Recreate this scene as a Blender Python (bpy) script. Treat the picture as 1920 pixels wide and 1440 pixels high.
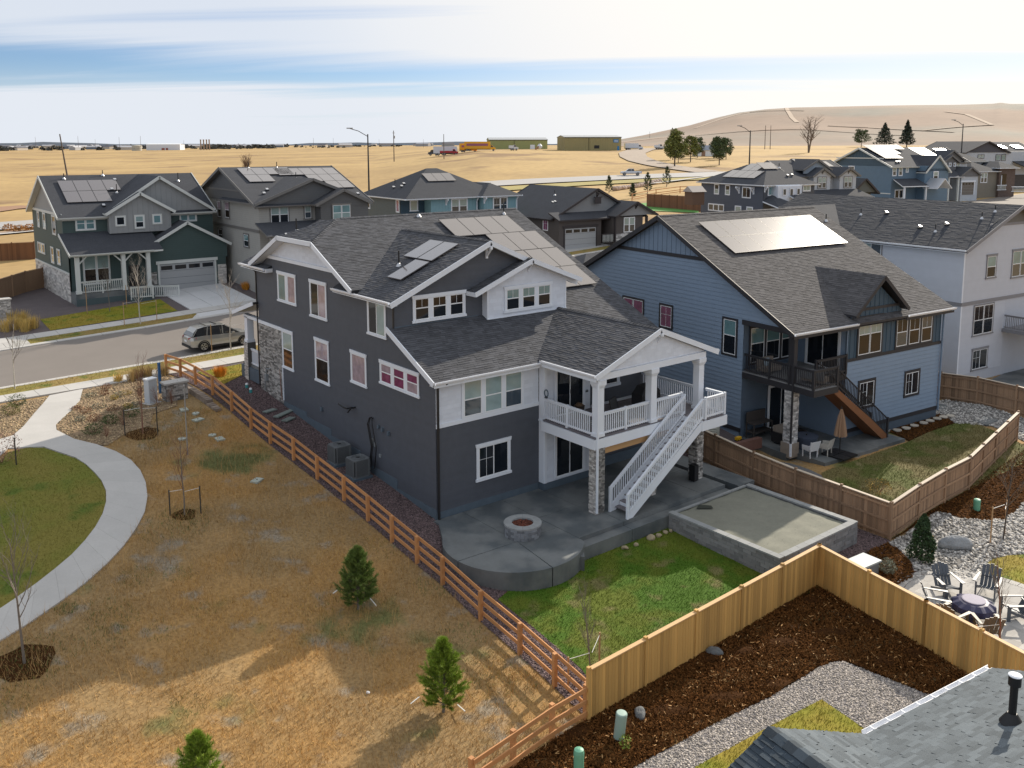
import bpy, bmesh, math, random
import numpy as np
from mathutils import Vector, Matrix
from mathutils.geometry import delaunay_2d_cdt, tessellate_polygon
random.seed(7); rng=np.random.default_rng(7)
for _o in list(bpy.data.objects): bpy.data.objects.remove(_o)
sc=bpy.context.scene; COL=sc.collection
# ---------------------------------------------------------------- camera
pos=(-20.6096,-31.0541,16.0000); fwd=(0.617560,0.774350,-0.137850); rgt=(0.781689,-0.623667,-0.001425); upv=(0.087076,0.106876,0.990452); lens=31.7497; shift=-0.11056
cam=bpy.data.cameras.new('camera'); cam.lens=lens; cam.sensor_width=36; cam.shift_y=shift; cam.clip_start=.5; cam.clip_end=40000
co=bpy.data.objects.new('camera',cam); COL.objects.link(co)
_m=Matrix(((rgt[0],upv[0],-fwd[0],pos[0]),(rgt[1],upv[1],-fwd[1],pos[1]),(rgt[2],upv[2],-fwd[2],pos[2]),(0,0,0,1)))
co.matrix_world=_m; sc.camera=co
# ---------------------------------------------------------------- sky, sun, exposure
SUN=Vector((1.92,.50,1.0)).normalized()
SEL=math.asin(SUN.z); SAZ=math.atan2(SUN.x,SUN.y)
w=bpy.data.worlds.new('World'); sc.world=w; w.use_nodes=True
nt=w.node_tree; nt.nodes.clear(); N=nt.nodes.new; LK=nt.links.new
sky=N('ShaderNodeTexSky'); sky.sky_type='NISHITA'; sky.sun_disc=False; sky.sun_elevation=SEL; sky.sun_rotation=SAZ
sky.air_density=1.0; sky.dust_density=.5; sky.ozone_density=1.2; sky.altitude=1600
tc=N('ShaderNodeTexCoord'); sx=N('ShaderNodeSeparateXYZ'); LK(tc.outputs['Generated'],sx.inputs[0])
def wm(op,a,b=None,c=None,clamp=False):
    n=N('ShaderNodeMath'); n.operation=op; n.use_clamp=clamp
    for i,v in enumerate((a,b,c)):
        if v is None: continue
        if isinstance(v,(int,float)): n.inputs[i].default_value=v
        else: LK(v,n.inputs[i])
    return n.outputs[0]
zup=wm('MAXIMUM',sx.outputs[2],0.0)
zz=wm('ADD',zup,.055)
# flat cloud deck: direction projected on a plane high above
u_=wm('DIVIDE',wm('SUBTRACT',wm('MULTIPLY',sx.outputs[0],.7818),wm('MULTIPLY',sx.outputs[1],.6235)),zz)
v_=wm('DIVIDE',wm('ADD',wm('MULTIPLY',sx.outputs[0],.6235),wm('MULTIPLY',sx.outputs[1],.7818)),zz)
cb=N('ShaderNodeCombineXYZ'); LK(wm('MULTIPLY',u_,.16),cb.inputs[0]); LK(wm('ADD',wm('MULTIPLY',v_,.85),wm('MULTIPLY',u_,.05)),cb.inputs[1])
ns=N('ShaderNodeTexNoise'); ns.inputs['Scale'].default_value=.55; ns.inputs['Detail'].default_value=7; ns.inputs['Roughness'].default_value=.55; ns.inputs['Distortion'].default_value=.5
LK(cb.outputs[0],ns.inputs['Vector'])
mr=N('ShaderNodeMapRange'); mr.interpolation_type='SMOOTHSTEP'; mr.inputs[1].default_value=.40; mr.inputs[2].default_value=.62
band=wm('MULTIPLY',wm('MULTIPLY',wm('SMOOTH_MIN',wm('MULTIPLY',wm('ABSOLUTE',wm('SUBTRACT',zup,.074)),26.0),1.0,.3),.26),1.0)
LK(wm('ADD',wm('SUBTRACT',ns.outputs['Fac'],.13),band),mr.inputs[0])
# thin veil toward the sun and the horizon
dp=N('ShaderNodeVectorMath'); dp.operation='DOT_PRODUCT'; dp.inputs[1].default_value=SUN; LK(tc.outputs['Generated'],dp.inputs[0])
veil=N('ShaderNodeMapRange'); veil.interpolation_type='SMOOTHSTEP'; veil.inputs[1].default_value=.58; veil.inputs[2].default_value=.97; LK(dp.outputs['Value'],veil.inputs[0])
hor=N('ShaderNodeMapRange'); hor.interpolation_type='SMOOTHSTEP'; hor.inputs[1].default_value=.085; hor.inputs[2].default_value=.0; LK(sx.outputs[2],hor.inputs[0])
cf=wm('ADD',wm('MULTIPLY',mr.outputs[0],.88),wm('ADD',wm('MULTIPLY',veil.outputs[0],.62),wm('MULTIPLY',hor.outputs[0],1.1)),clamp=True)
ccol=N('ShaderNodeMixRGB'); LK(veil.outputs[0],ccol.inputs[0]); ccol.inputs[1].default_value=(4.5,4.75,5.15,1); ccol.inputs[2].default_value=(6.3,6.0,5.55,1)
mx=N('ShaderNodeMixRGB'); LK(cf,mx.inputs[0]); tn=N('ShaderNodeMixRGB'); tn.blend_type='MULTIPLY'; tn.inputs[0].default_value=1; tn.inputs[2].default_value=(.40,.47,.60,1); LK(sky.outputs[0],tn.inputs[1]); LK(tn.outputs[0],mx.inputs[1]); LK(ccol.outputs[0],mx.inputs[2])
bg=N('ShaderNodeBackground'); bg.inputs[1].default_value=.125; LK(mx.outputs[0],bg.inputs[0])
wo=N('ShaderNodeOutputWorld'); LK(bg.outputs[0],wo.inputs[0])
sl=bpy.data.lights.new('sun','SUN'); sl.energy=4.4; sl.angle=math.radians(.55); sl.color=(1.0,.90,.76)
so=bpy.data.objects.new('sun',sl); COL.objects.link(so); so.rotation_euler=SUN.to_track_quat('Z','Y').to_euler()
sc.view_settings.view_transform='Standard'; sc.view_settings.look='None'; sc.view_settings.gamma=1; sc.view_settings.use_curve_mapping=False
sc.view_settings.exposure=0.48
sc.render.resolution_x=1024; sc.render.resolution_y=768
sc.render.engine='CYCLES'; sc.cycles.max_bounces=5; sc.cycles.diffuse_bounces=3; sc.cycles.glossy_bounces=2; sc.cycles.transparent_max_bounces=4
# ---------------------------------------------------------------- the ground's shape
def _lerp(t,x):
    if x<=t[0][0]: return t[0][1]
    for (a,b),(c,d) in zip(t,t[1:]):
        if x<=c:
            s=(x-a)/(c-a); return b+(d-b)*s
    return t[-1][1]
_YT=[(-60,-1.5),(-13,-1.05),(-6,-.82),(-3,-.5),(0,-.08),(2,.15),(6,.5),(9.3,.95),(14,1.42),(18.3,1.95),(22,2.1),(29,2.12),(39,2.2),(43,2.4),(50,2.85),(75,3.1),(200,3.3)]
_FAR=[(80,[(100,2.6),(160,2.8),(400,3.8),(800,5.5),(1300,7.2),(3000,13.2),(9000,14.2)]),
 (60,[(100,3.6),(160,4.0),(400,7.5),(800,10.5),(1500,13.2),(3000,14.8),(9000,15.4)]),
 (53.5,[(100,4.0),(160,4.6),(230,6.3),(300,9.5),(400,13.3),(600,14.6),(9000,15.6)]),
 (38,[(100,5.0),(170,6.0),(250,7.3),(350,10.5),(450,13.5),(600,15.3),(9000,15.7)]),
 (22,[(100,4.6),(170,5.9),(200,6.5),(300,8.8),(450,12.3),(650,15.6),(9000,15.7)])]
def _sm(a,b,x):
    t=min(1,max(0,(x-a)/(b-a))); return t*t*(3-2*t)
def _near(x,y):
    z=0
    for d in (-1.2,0,1.2): z+=_lerp(_YT,y+d)/3
    z+=_sm(15,36,y)*.04*min(90,max(-30,x))
    z+=.55*_sm(16.2,19,x)*_sm(-3,-7,y)*_sm(-16,-9,y)
    return z
def hz(x,y):
    """height of the ground at (x, y)"""
    dx,dy=x+20.6,y+31.05
    r=math.hypot(dx,dy)
    if r<105: return _near(x,y)
    az=math.degrees(math.atan2(dy,dx))
    if az>=80 or az<-100: f=_lerp(_FAR[0][1],r)
    elif az<=22: f=_lerp(_FAR[-1][1],r)
    else:
        for (a,ta),(b,tb) in zip(_FAR,_FAR[1:]):
            if az>=b:
                s=(az-b)/(a-b); f=_lerp(tb,r)*(1-s)+_lerp(ta,r)*s; break
    k=_sm(105,170,r)
    return f if k>=1 else _near(x,y)*(1-k)+f*k

# ---------------------------------------------------------------- materials
MATS={}
def mat(name,col,rough=.8,noise=None,bump=None,objvar=0,attr=0,metal=0,spec=.5,coat=0,hue=None,lines=None,stretch=None):
    """Principled material; noise/objvar/attr only vary the brightness of the base colour"""
    if name in MATS: return MATS[name]
    m=bpy.data.materials.new(name); m.use_nodes=True; t=m.node_tree; t.nodes.clear()
    n=t.nodes.new; l=t.links.new
    bs=n('ShaderNodeBsdfPrincipled'); out=n('ShaderNodeOutputMaterial'); l(bs.outputs[0],out.inputs[0])
    bs.inputs['Roughness'].default_value=rough; bs.inputs['Metallic'].default_value=metal
    bs.inputs['Specular IOR Level'].default_value=spec; bs.inputs['Coat Weight'].default_value=coat
    g=n('ShaderNodeNewGeometry').outputs['Position']
    if stretch:
        mp=n('ShaderNodeMapping'); mp.inputs['Scale'].default_value=stretch
        tco=n('ShaderNodeTexCoord'); l(tco.outputs['Object'],mp.inputs[0]); g=mp.outputs[0]
    def M(op,a,b):
        q=n('ShaderNodeMath'); q.operation=op
        for i,v in enumerate((a,b)):
            if isinstance(v,(int,float)): q.inputs[i].default_value=v
            else: l(v,q.inputs[i])
        return q.outputs[0]
    mult=1.0; any_=False
    mult_s=None
    def add(x):
        nonlocal mult_s
        mult_s = x if mult_s is None else M('ADD',mult_s,x)
    if noise:
        for sc_,am in (noise if isinstance(noise[0],tuple) else [noise]):
            q=n('ShaderNodeTexNoise'); q.inputs['Scale'].default_value=sc_; q.inputs['Detail'].default_value=5; l(g,q.inputs['Vector'])
            add(M('MULTIPLY',M('SUBTRACT',q.outputs['Fac'],.5),am*3))
    if objvar:
        q=n('ShaderNodeObjectInfo'); add(M('MULTIPLY',M('SUBTRACT',q.outputs['Random'],.5),objvar*2))
    if attr:
        q=n('ShaderNodeAttribute'); q.attribute_name='vary'; add(M('MULTIPLY',M('SUBTRACT',q.outputs['Fac'],.5),attr*2))
    if lines:
        per,am=lines  # courses by height
        sp=n('ShaderNodeSeparateXYZ'); tq=n('ShaderNodeTexCoord'); l(tq.outputs['Object'],sp.inputs[0])
        fr=M('FRACT',M('DIVIDE',sp.outputs[2],per),0)
        ln=M('LESS_THAN',fr,.16)
        add(M('MULTIPLY',ln,-am))
    base=(*col,1)
    if hue:  # second colour mixed by noise
        q=n('ShaderNodeTexNoise'); q.inputs['Scale'].default_value=hue[1]; q.inputs['Detail'].default_value=6; l(g,q.inputs['Vector'])
        r=n('ShaderNodeMapRange'); r.inputs[1].default_value=hue[2]; r.inputs[2].default_value=hue[3]; l(q.outputs['Fac'],r.inputs[0])
        mxx=n('ShaderNodeMixRGB'); mxx.inputs[1].default_value=base; mxx.inputs[2].default_value=(*hue[0],1); l(r.outputs[0],mxx.inputs[0]); src=mxx.outputs[0]
    else: src=None
    if mult_s is not None:
        vm=n('ShaderNodeVectorMath'); vm.operation='SCALE'
        if src is None: vm.inputs[0].default_value=col
        else: l(src,vm.inputs[0])
        l(M('MAXIMUM',M('ADD',mult_s,1.0),.05),vm.inputs['Scale']); l(vm.outputs[0],bs.inputs['Base Color'])
    elif src is not None: l(src,bs.inputs['Base Color'])
    else: bs.inputs['Base Color'].default_value=base
    if bump:
        q=n('ShaderNodeTexNoise'); q.inputs['Scale'].default_value=bump[0]; q.inputs['Detail'].default_value=4; l(g,q.inputs['Vector'])
        b=n('ShaderNodeBump'); b.inputs['Strength'].default_value=bump[1]; b.inputs['Distance'].default_value=bump[2] if len(bump)>2 else .02
        l(q.outputs['Fac'],b.inputs['Height']); l(b.outputs[0],bs.inputs['Normal'])
    MATS[name]=m; return m
def grassmat(name,cols,rough=.9,s1=.35,s2=2.6,amp=.35,s3=26):
    """patchy grass: three colours by two scales of noise on world position"""
    m=bpy.data.materials.new(name); m.use_nodes=True; t=m.node_tree; t.nodes.clear(); n=t.nodes.new; l=t.links.new
    bs=n('ShaderNodeBsdfPrincipled'); out=n('ShaderNodeOutputMaterial'); l(bs.outputs[0],out.inputs[0]); bs.inputs['Roughness'].default_value=rough; bs.inputs['Specular IOR Level'].default_value=.2
    g=n('ShaderNodeNewGeometry').outputs['Position']
    def nz(s,d=5,off=0):
        q=n('ShaderNodeTexNoise'); q.inputs['Scale'].default_value=s; q.inputs['Detail'].default_value=d
        if off:
            a=n('ShaderNodeVectorMath'); a.operation='ADD'; a.inputs[1].default_value=(off,off*.7,off); l(g,a.inputs[0]); l(a.outputs[0],q.inputs['Vector'])
        else: l(g,q.inputs['Vector'])
        return q.outputs['Fac']
    def rg(x,a,b):
        r=n('ShaderNodeMapRange'); r.interpolation_type='SMOOTHSTEP'; r.inputs[1].default_value=a; r.inputs[2].default_value=b; l(x,r.inputs[0]); return r.outputs[0]
    m1=n('ShaderNodeMixRGB'); m1.inputs[1].default_value=(*cols[0],1); m1.inputs[2].default_value=(*cols[1],1); l(rg(nz(s1),.42,.58),m1.inputs[0])
    m2=n('ShaderNodeMixRGB'); l(m1.outputs[0],m2.inputs[1]); m2.inputs[2].default_value=(*cols[2],1); l(rg(nz(s2,5,31),.55,.70),m2.inputs[0])
    last=m2.outputs[0]
    if len(cols)>3:
        m3=n('ShaderNodeMixRGB'); l(last,m3.inputs[1]); m3.inputs[2].default_value=(*cols[3],1); l(rg(nz(s1*1.7,4,77),.58,.70),m3.inputs[0]); last=m3.outputs[0]
    ad=n('ShaderNodeMath'); ad.operation='MULTIPLY_ADD'; l(nz(s3,4,11),ad.inputs[0]); ad.inputs[1].default_value=amp*3; ad.inputs[2].default_value=1-amp*1.5
    at=n('ShaderNodeAttribute'); at.attribute_name='vary'
    vm=n('ShaderNodeVectorMath'); vm.operation='SCALE'; l(last,vm.inputs[0]); l(ad.outputs[0],vm.inputs['Scale']); l(vm.outputs[0],bs.inputs['Base Color'])
    MATS[name]=m; return m
# ---------------------------------------------------------------- mesh helpers
def O(name,me=None,parent=None,loc=None,rz=0,**pr):
    o=bpy.data.objects.new(name,me); COL.objects.link(o)
    if parent is not None: o.parent=parent
    if loc is not None: o.location=loc
    if rz: o.rotation_euler=(0,0,rz)
    for k,v in pr.items(): o[k]=v
    return o
def thing(name,label,cat,loc=(0,0,0),rz=0,group=None):
    o=O(name,None,None,loc,rz,label=label,category=cat); o.empty_display_size=.2
    if group: o['group']=group
    return o
def tag(o,label,cat,group=None):
    o['label']=label; o['category']=cat
    if group: o['group']=group
    return o
class MB:
    def __init__(s): s.v=[]; s.f=[]; s.c=[]
    def poly(s,pts,c=.5):
        i=len(s.v); s.v+= [tuple(p) for p in pts]; s.f.append(tuple(range(i,i+len(pts)))); s.c.append(c)
    def hexa(s,p,c=.5):  # 8 corners: bottom 0-3 ccw, top 4-7
        i=len(s.v); s.v+=[tuple(q) for q in p]
        for f in ((3,2,1,0),(4,5,6,7),(0,1,5,4),(1,2,6,5),(2,3,7,6),(3,0,4,7)): s.f.append(tuple(i+k for k in f)); s.c.append(c)
    def box(s,x0,x1,y0,y1,z0,z1,c=.5):
        s.hexa([(x0,y0,z0),(x1,y0,z0),(x1,y1,z0),(x0,y1,z0),(x0,y0,z1),(x1,y0,z1),(x1,y1,z1),(x0,y1,z1)],c)
    def bar(s,p,q,w,h,up=(0,0,1),c=.5,side=0):
        p=Vector(p); q=Vector(q); d=(q-p).normalized(); up=Vector(up); r=d.cross(up)
        if r.length<1e-5: r=d.cross(Vector((1,0,0)))
        r.normalize(); u=r.cross(d); r*=w/2; u*=h/2
        s.hexa([p-r-u,p+r-u,q+r-u,q-r-u,p-r+u,p+r+u,q+r+u,q-r+u],c)
    def prism(s,pts,d,c=.5):  # polygon extruded by vector d
        d=Vector(d); n=len(pts); i=len(s.v); s.v+=[tuple(p) for p in pts]+[tuple(Vector(p)+d) for p in pts]
        s.f.append(tuple(i+k for k in range(n))[::-1]); s.f.append(tuple(i+n+k for k in range(n))); s.c+=[c,c]
        for k in range(n): s.f.append((i+k,i+(k+1)%n,i+n+(k+1)%n,i+n+k)); s.c.append(c)
    def tube(s,pts,rad,n=6,c=.5,cap=True):
        pts=[Vector(p) for p in pts]; rings=[]
        if isinstance(rad,(int,float)): rad=[rad]*len(pts)
        for k,p in enumerate(pts):
            d=(pts[min(k+1,len(pts)-1)]-pts[max(k-1,0)]).normalized()
            a=d.cross(Vector((0,0,1)) if abs(d.z)<.9 else Vector((1,0,0))).normalized(); b=d.cross(a)
            i=len(s.v); s.v+=[tuple(p+(a*math.cos(2*math.pi*j/n)+b*math.sin(2*math.pi*j/n))*rad[k]) for j in range(n)]; rings.append(i)
        for r0,r1 in zip(rings,rings[1:]):
            for j in range(n): s.f.append((r0+j,r0+(j+1)%n,r1+(j+1)%n,r1+j)); s.c.append(c)
        if cap: s.f.append(tuple(rings[-1]+j for j in range(n))); s.c.append(c); s.f.append(tuple(rings[0]+j for j in range(n))[::-1]); s.c.append(c)
    def lathe(s,prof,cx=0,cy=0,n=16,c=.5,cap=True):
        rings=[]
        for r,z in prof:
            i=len(s.v); s.v+=[(cx+r*math.cos(2*math.pi*j/n),cy+r*math.sin(2*math.pi*j/n),z) for j in range(n)]; rings.append(i)
        for r0,r1 in zip(rings,rings[1:]):
            for j in range(n): s.f.append((r0+j,r0+(j+1)%n,r1+(j+1)%n,r1+j)); s.c.append(c)
        if cap: s.f.append(tuple(rings[-1]+j for j in range(n))); s.c.append(c); s.f.append(tuple(rings[0]+j for j in range(n))[::-1]); s.c.append(c)
    def mesh(s,m,smooth=False,vary=True):
        me=bpy.data.meshes.new('mesh'); me.from_pydata(s.v,[],s.f); 
        if m: me.materials.append(m)
        if vary and len(set(s.c))>1:
            a=me.attributes.new('vary','FLOAT','FACE'); a.data.foreach_set('value',s.c)
        if smooth: me.polygons.foreach_set('use_smooth',[True]*len(me.polygons))
        me.update(); return me
    def build(s,name,m,parent=None,smooth=False,**pr):
        return O(name,s.mesh(m,smooth),parent,**pr)
def npmesh(name,V,Fc,m,parent=None,vary=None,**pr):
    """V (n,3), Fc (k,3|4) arrays -> object"""
    me=bpy.data.meshes.new(name); k=Fc.shape[1]
    me.vertices.add(len(V)); me.vertices.foreach_set('co',V.astype(np.float32).ravel())
    me.loops.add(Fc.size); me.loops.foreach_set('vertex_index',Fc.astype(np.int32).ravel())
    me.polygons.add(len(Fc)); me.polygons.foreach_set('loop_start',np.arange(0,Fc.size,k,dtype=np.int32)); 
    me.update(calc_edges=True); me.materials.append(m)
    if vary is not None:
        a=me.attributes.new('vary','FLOAT','FACE'); a.data.foreach_set('value',vary.astype(np.float32))
    return O(name,me,parent,**pr)
def copyof(o,parent=None,loc=None,rot=None,label=None):
    """copy of an object and of the parts below it"""
    c=o.copy(); COL.objects.link(c); c.parent=parent
    if loc is not None: c.location=loc
    if rot is not None: c.rotation_euler=rot
    if label: c['label']=label
    for ch in o.children: copyof(ch,c)
    return c
# --- clip polygons (2-D)
def clipx(poly,a,b,c):  # keep a*u+b*v<=c
    out=[]; n=len(poly)
    for i in range(n):
        p=poly[i]; q=poly[(i+1)%n]; dp_=a*p[0]+b*p[1]-c; dq=a*q[0]+b*q[1]-c
        if dp_<=1e-9: out.append(p)
        if (dp_<-1e-9 and dq>1e-9) or (dp_>1e-9 and dq<-1e-9):
            t=dp_/(dp_-dq); out.append((p[0]+(q[0]-p[0])*t,p[1]+(q[1]-p[1])*t))
    return out
def cliprect(poly,u0,u1,v0,v1):
    for a,b,c in ((-1,0,-u0),(1,0,u1),(0,-1,-v0),(0,1,v1)):
        poly=clipx(poly,a,b,c)
        if len(poly)<3: return []
    return poly
def area2(p): return abs(sum(p[i][0]*p[(i+1)%len(p)][1]-p[(i+1)%len(p)][0]*p[i][1] for i in range(len(p))))/2
def plane(kind,c):
    """map (u, depth outward, z) of a wall plane to local coordinates"""
    return {'x-':lambda u,w,z:(c-w,u,z),'x+':lambda u,w,z:(c+w,u,z),'y-':lambda u,w,z:(u,c-w,z),'y+':lambda u,w,z:(u,c+w,z)}[kind]
def mbox(b,M,u0,u1,z0,z1,w0,w1,c=.5):
    p=[M(u0,w0,z0),M(u1,w0,z0),M(u1,w1,z0),M(u0,w1,z0),M(u0,w0,z1),M(u1,w0,z1),M(u1,w1,z1),M(u0,w1,z1)]
    b.hexa(p,c)
def mpoly(b,M,pts,w0,w1,c=.5):
    P0=[M(u,w0,z) for u,z in pts]; P1=[M(u,w1,z) for u,z in pts]
    d=Vector(P1[0])-Vector(P0[0]); b.prism(P0,d,c)
def siding(parent,M,poly,e,m,name='siding',t=.016):
    b=MB(); z0=min(p[1] for p in poly); z1=max(p[1] for p in poly); k=0
    z=z0
    while z<z1-1e-4:
        zt=min(z+e,z1); c=cliprect(poly,-1e3,1e3,z,zt)
        if len(c)>=3 and area2(c)>1e-4:
            f=lambda zz: t-(t-.003)*(zz-z)/e
            cv=random.uniform(.35,.65)
            b.poly([M(u,f(v),v) for u,v in c],cv)
            bot=sorted([p for p in c if abs(p[1]-z)<1e-5])
            if len(bot)>=2: b.poly([M(bot[0][0],t,z),M(bot[-1][0],t,z),M(bot[-1][0],-.002,z),M(bot[0][0],-.002,z)],.5)
        z+=e
    return b.build(name,m,parent,kind='stuff')
def tabs2d(poly,eu,ev,jit,stag=.5):
    u0=min(p[0] for p in poly); u1=max(p[0] for p in poly); v0=min(p[1] for p in poly); v1=max(p[1] for p in poly)
    r=random.Random(5); out=[]; v=v0; row=0
    while v<v1-1e-3:
        strip=cliprect(poly,u0-1,u1+1,v,min(v+ev,v1))
        if len(strip)>=3:
            a=min(p[0] for p in strip); bmx=max(p[0] for p in strip)
            u=u0-((row*stag)%1)*eu-r.random()*jit*eu
            while u<bmx:
                wd=eu*(1+r.uniform(-jit,jit)); 
                if u+wd>a:
                    c=cliprect(strip,u+.002,u+wd-.002,v-1,v+ev+1)
                    if len(c)>=3 and area2(c)>2e-4: out.append((c,v,row,r.random()))
                u+=wd
        v+=ev; row+=1
    return out
def stonewall(parent,M,u0,u1,z0,z1,m,mortar,singles=0,eu=.28,ev=.085,name='stone',th=.045):
    mb=MB(); mbox(mb,M,u0,u1,z0,z1,-.02,.008); mb.build('mortar_bed',mortar,parent)
    tl=tabs2d([(u0,z0),(u1,z0),(u1,z1),(u0,z1)],eu,ev,.45,.37)
    random.Random(3).shuffle(tl); b=MB()
    for i,(c,v,row,r) in enumerate(tl):
        us=[p[0] for p in c]; zs=[p[1] for p in c]; a=(min(us)+.006,max(us)-.006,min(zs)+.006,max(zs)-.006)
        if a[1]-a[0]<.02 or a[3]-a[2]<.02: continue
        w=th*(.5+.7*r)
        if i<singles:
            q=MB(); mbox(q,M,*a,.0,w); q.build(name,m,parent)
        else: mbox(b,M,*a,.0,w,random.random())
    if b.v: b.build(name,m,parent,kind='stuff')
def cdist(p,root): 
    P_=root.matrix_basis@Vector(p) if root else Vector(p)
    return (P_-Vector(pos)).length
def roof(parent,root,pts,m,eu=.30,ev=.142,th=.011,deck=.12,detail=True,singles=0,edge=None,name='roof'):
    """one roof slope: a deck slab and on it rows of shingles"""
    pts=[Vector(p) for p in pts]; n=Vector((0,0,0))
    for i in range(len(pts)): n+=pts[i].cross(pts[(i+1)%len(pts)])
    n.normalize()
    if n.z<0: n=-n; pts=pts[::-1]
    U=Vector((0,0,1)).cross(n)
    U=U.normalized() if U.length>1e-4 else Vector((1,0,0)); Vv=n.cross(U)
    o=pts[0]; q=[((p-o)@U,(p-o)@Vv) for p in pts] if False else [((p-o).dot(U),(p-o).dot(Vv)) for p in pts]
    b=MB(); b.prism([tuple(p-Vector((0,0,deck))) for p in pts],(0,0,deck-.004)); ro=b.build(name,edge or m,parent)
    if not detail:
        b=MB(); b.poly([tuple(p+n*.012) for p in pts]); b.build('shingle_surface',m,ro); return ro
    tl=tabs2d(q,eu,ev,.3)
    def P3(u,v,w): return tuple(o+U*u+Vv*v+n*w)
    b=MB(); sing=set()
    if singles:
        ds=sorted(range(len(tl)),key=lambda i:cdist(P3(*tl[i][0][0],0),root)); sing=set(ds[:singles])
    for i,(c,v,row,r) in enumerate(tl):
        h=th*(.6+.8*(r>.45)); lo=v
        f=lambda vv: .003+h*(1-(vv-lo)/ev)
        bb=MB() if i in sing else b
        cc=.15+.7*random.random()
        bb.poly([P3(x,y,f(y)) for x,y in c],cc)
        bot=sorted([p for p in c if abs(p[1]-lo)<1e-5])
        if len(bot)>=2:
            bb.poly([P3(bot[0][0],lo,-.002),P3(bot[-1][0],lo,-.002),P3(bot[-1][0],lo,f(lo)),P3(bot[0][0],lo,f(lo))],cc*.8)
        if i in sing: bb.build('shingle',m,ro)
    b.build('shingle',m,ro,kind='stuff'); return ro
def window(parent,M,u0,u1,z0,z1,trim,sashm,panes,units=1,tw=.1,head=.0,flare=False,sill=True,meet=None,munt=False,inset=.05,tt=.035,slider=False,gap=.09,mk=2):
    """trim boards, sashes and panes of one window opening (u0..u1, z0..z1 is the outside of the trim)"""
    hd=.16 if flare else tw
    b=MB(); _M=M; M=lambda u,w_,z: _M(u,w_+.022,z)
    g0,g1,h0,h1=u0+inset+tw*.6,u1-inset-tw*.6,z0+tw,z1-hd
    mbox(b,M,u0+inset,u0+inset+tw,z0+tw*.9,z1-hd,0,tt); mbox(b,M,u1-inset-tw,u1-inset,z0+tw*.9,z1-hd,0,tt)
    if flare:
        mpoly(b,M,[(u0+inset-.02,z1-hd),(u1-inset+.02,z1-hd),(u1,z1),(u0,z1)],0,tt+.02)
    else: mbox(b,M,u0+inset,u1-inset,z1-hd,z1,0,tt)
    if sill: mbox(b,M,u0,u1,z0,z0+tw*.95,0,tt+.03)
    else: mbox(b,M,u0+inset,u1-inset,z0,z0+tw*.95,0,tt)
    g0=u0+inset+tw; g1=u1-inset-tw; uw=(g1-g0-gap*(units-1))/units
    for k in range(1,units): mbox(b,M,g0+k*uw+(k-1)*gap,g0+k*uw+k*gap,h0,h1,0,tt-.004)
    wn=b.build('window',trim,parent)
    s=MB(); fr=.045
    for k in range(units):
        a=g0+k*(uw+gap); c=a+uw
        for (x0,x1,y0,y1) in ((a,a+fr,h0,h1),(c-fr,c,h0,h1),(a+fr,c-fr,h0,h0+fr),(a+fr,c-fr,h1-fr,h1)): mbox(s,M,x0,x1,y0,y1,.003,.028)
        parts=[]
        if slider: mid=(a+c)/2; mbox(s,M,mid-.025,mid+.025,h0+fr,h1-fr,.004,.026); parts=[(a+fr,mid-.025,h0+fr,h1-fr),(mid+.025,c-fr,h0+fr,h1-fr)]
        elif meet: zm=h0+(h1-h0)*meet; mbox(s,M,a+fr,c-fr,zm-.025,zm+.025,.004,.026); parts=[(a+fr,c-fr,zm+.025,h1-fr),(a+fr,c-fr,h0+fr,zm-.025)]
        else: parts=[(a+fr,c-fr,h0+fr,h1-fr)]
        if munt:
            (p0,p1,q0,q1)=parts[0]
            for j in range(1,mk): x=p0+(p1-p0)*j/mk; mbox(s,M,x-.008,x+.008,q0,q1,.005,.018)
            if not meet: zm=q0+(q1-q0)*.6; mbox(s,M,p0,p1,zm-.008,zm+.008,.005,.0175)
        for j,(p0,p1,q0,q1) in enumerate(parts):
            g=MB(); 
            pm=panes[(k*len(parts)+j)%len(panes)]
            mbox(g,M,p0,p1,q0,q1,-.02,.012); g.build('pane',pm,wn)
    s.build('sash',sashm,wn); return wn
def gutter(parent,p,q,m,out,w=.12,h=.11):
    """open K-gutter from p to q, out = horizontal unit vector away from the wall"""
    p=Vector(p); q=Vector(q); o=Vector(out); b=MB(); Z=Vector((0,0,1))
    prof=[(0,0),(0,-h),(w*.7,-h),(w,-h*.35),(w,.012),(w-.012,.012),(w-.012,-h*.3),(w*.66,-h+.014),(.012,-h+.014),(.012,0)]
    A=[p+o*a+Z*c for a,c in prof]; B=[q+o*a+Z*c for a,c in prof]
    i=len(b.v); b.v+=[tuple(x) for x in A+B]; n=len(prof)
    for k in range(n): b.f.append((i+k,i+(k+1)%n,i+n+(k+1)%n,i+n+k)); b.c.append(.5)
    b.f.append(tuple(i+k for k in range(n))); b.c.append(.5); b.f.append(tuple(i+n+k for k in range(n))[::-1]); b.c.append(.5)
    return b.build('gutter',m,parent)
def vent_pipe(parent,x,y,z,h=.5,r=.035,black=None,flash=None):
    b=MB(); b.tube([(x,y,z-.1),(x,y,z+h)],r,8); o=b.build('vent_pipe',black,parent)
    b=MB(); b.lathe([(r*4,z-.02),(r*3,z+.05),(r*1.4,z+.14),(r*1.2,z+.15)],x,y,10); b.build('flashing',flash,o); return o
def roof_cap(parent,x,y,z,m,s=.2,m2=None):
    b=MB(); b.box(x-s*.8,x+s*.8,y-s,y+s,z-.06,z+.02); o=b.build('roof_vent',m2 or m,parent)
    b=MB(); b.prism([(x-s*.7,y-s*.75,z+.02),(x+s*.7,y-s*.75,z+.02),(x+s*.7,y+s*.5,z+.13),(x-s*.7,y+s*.5,z+.13)],(0,0,.05)); b.build('hood',m,o); return o
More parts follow.
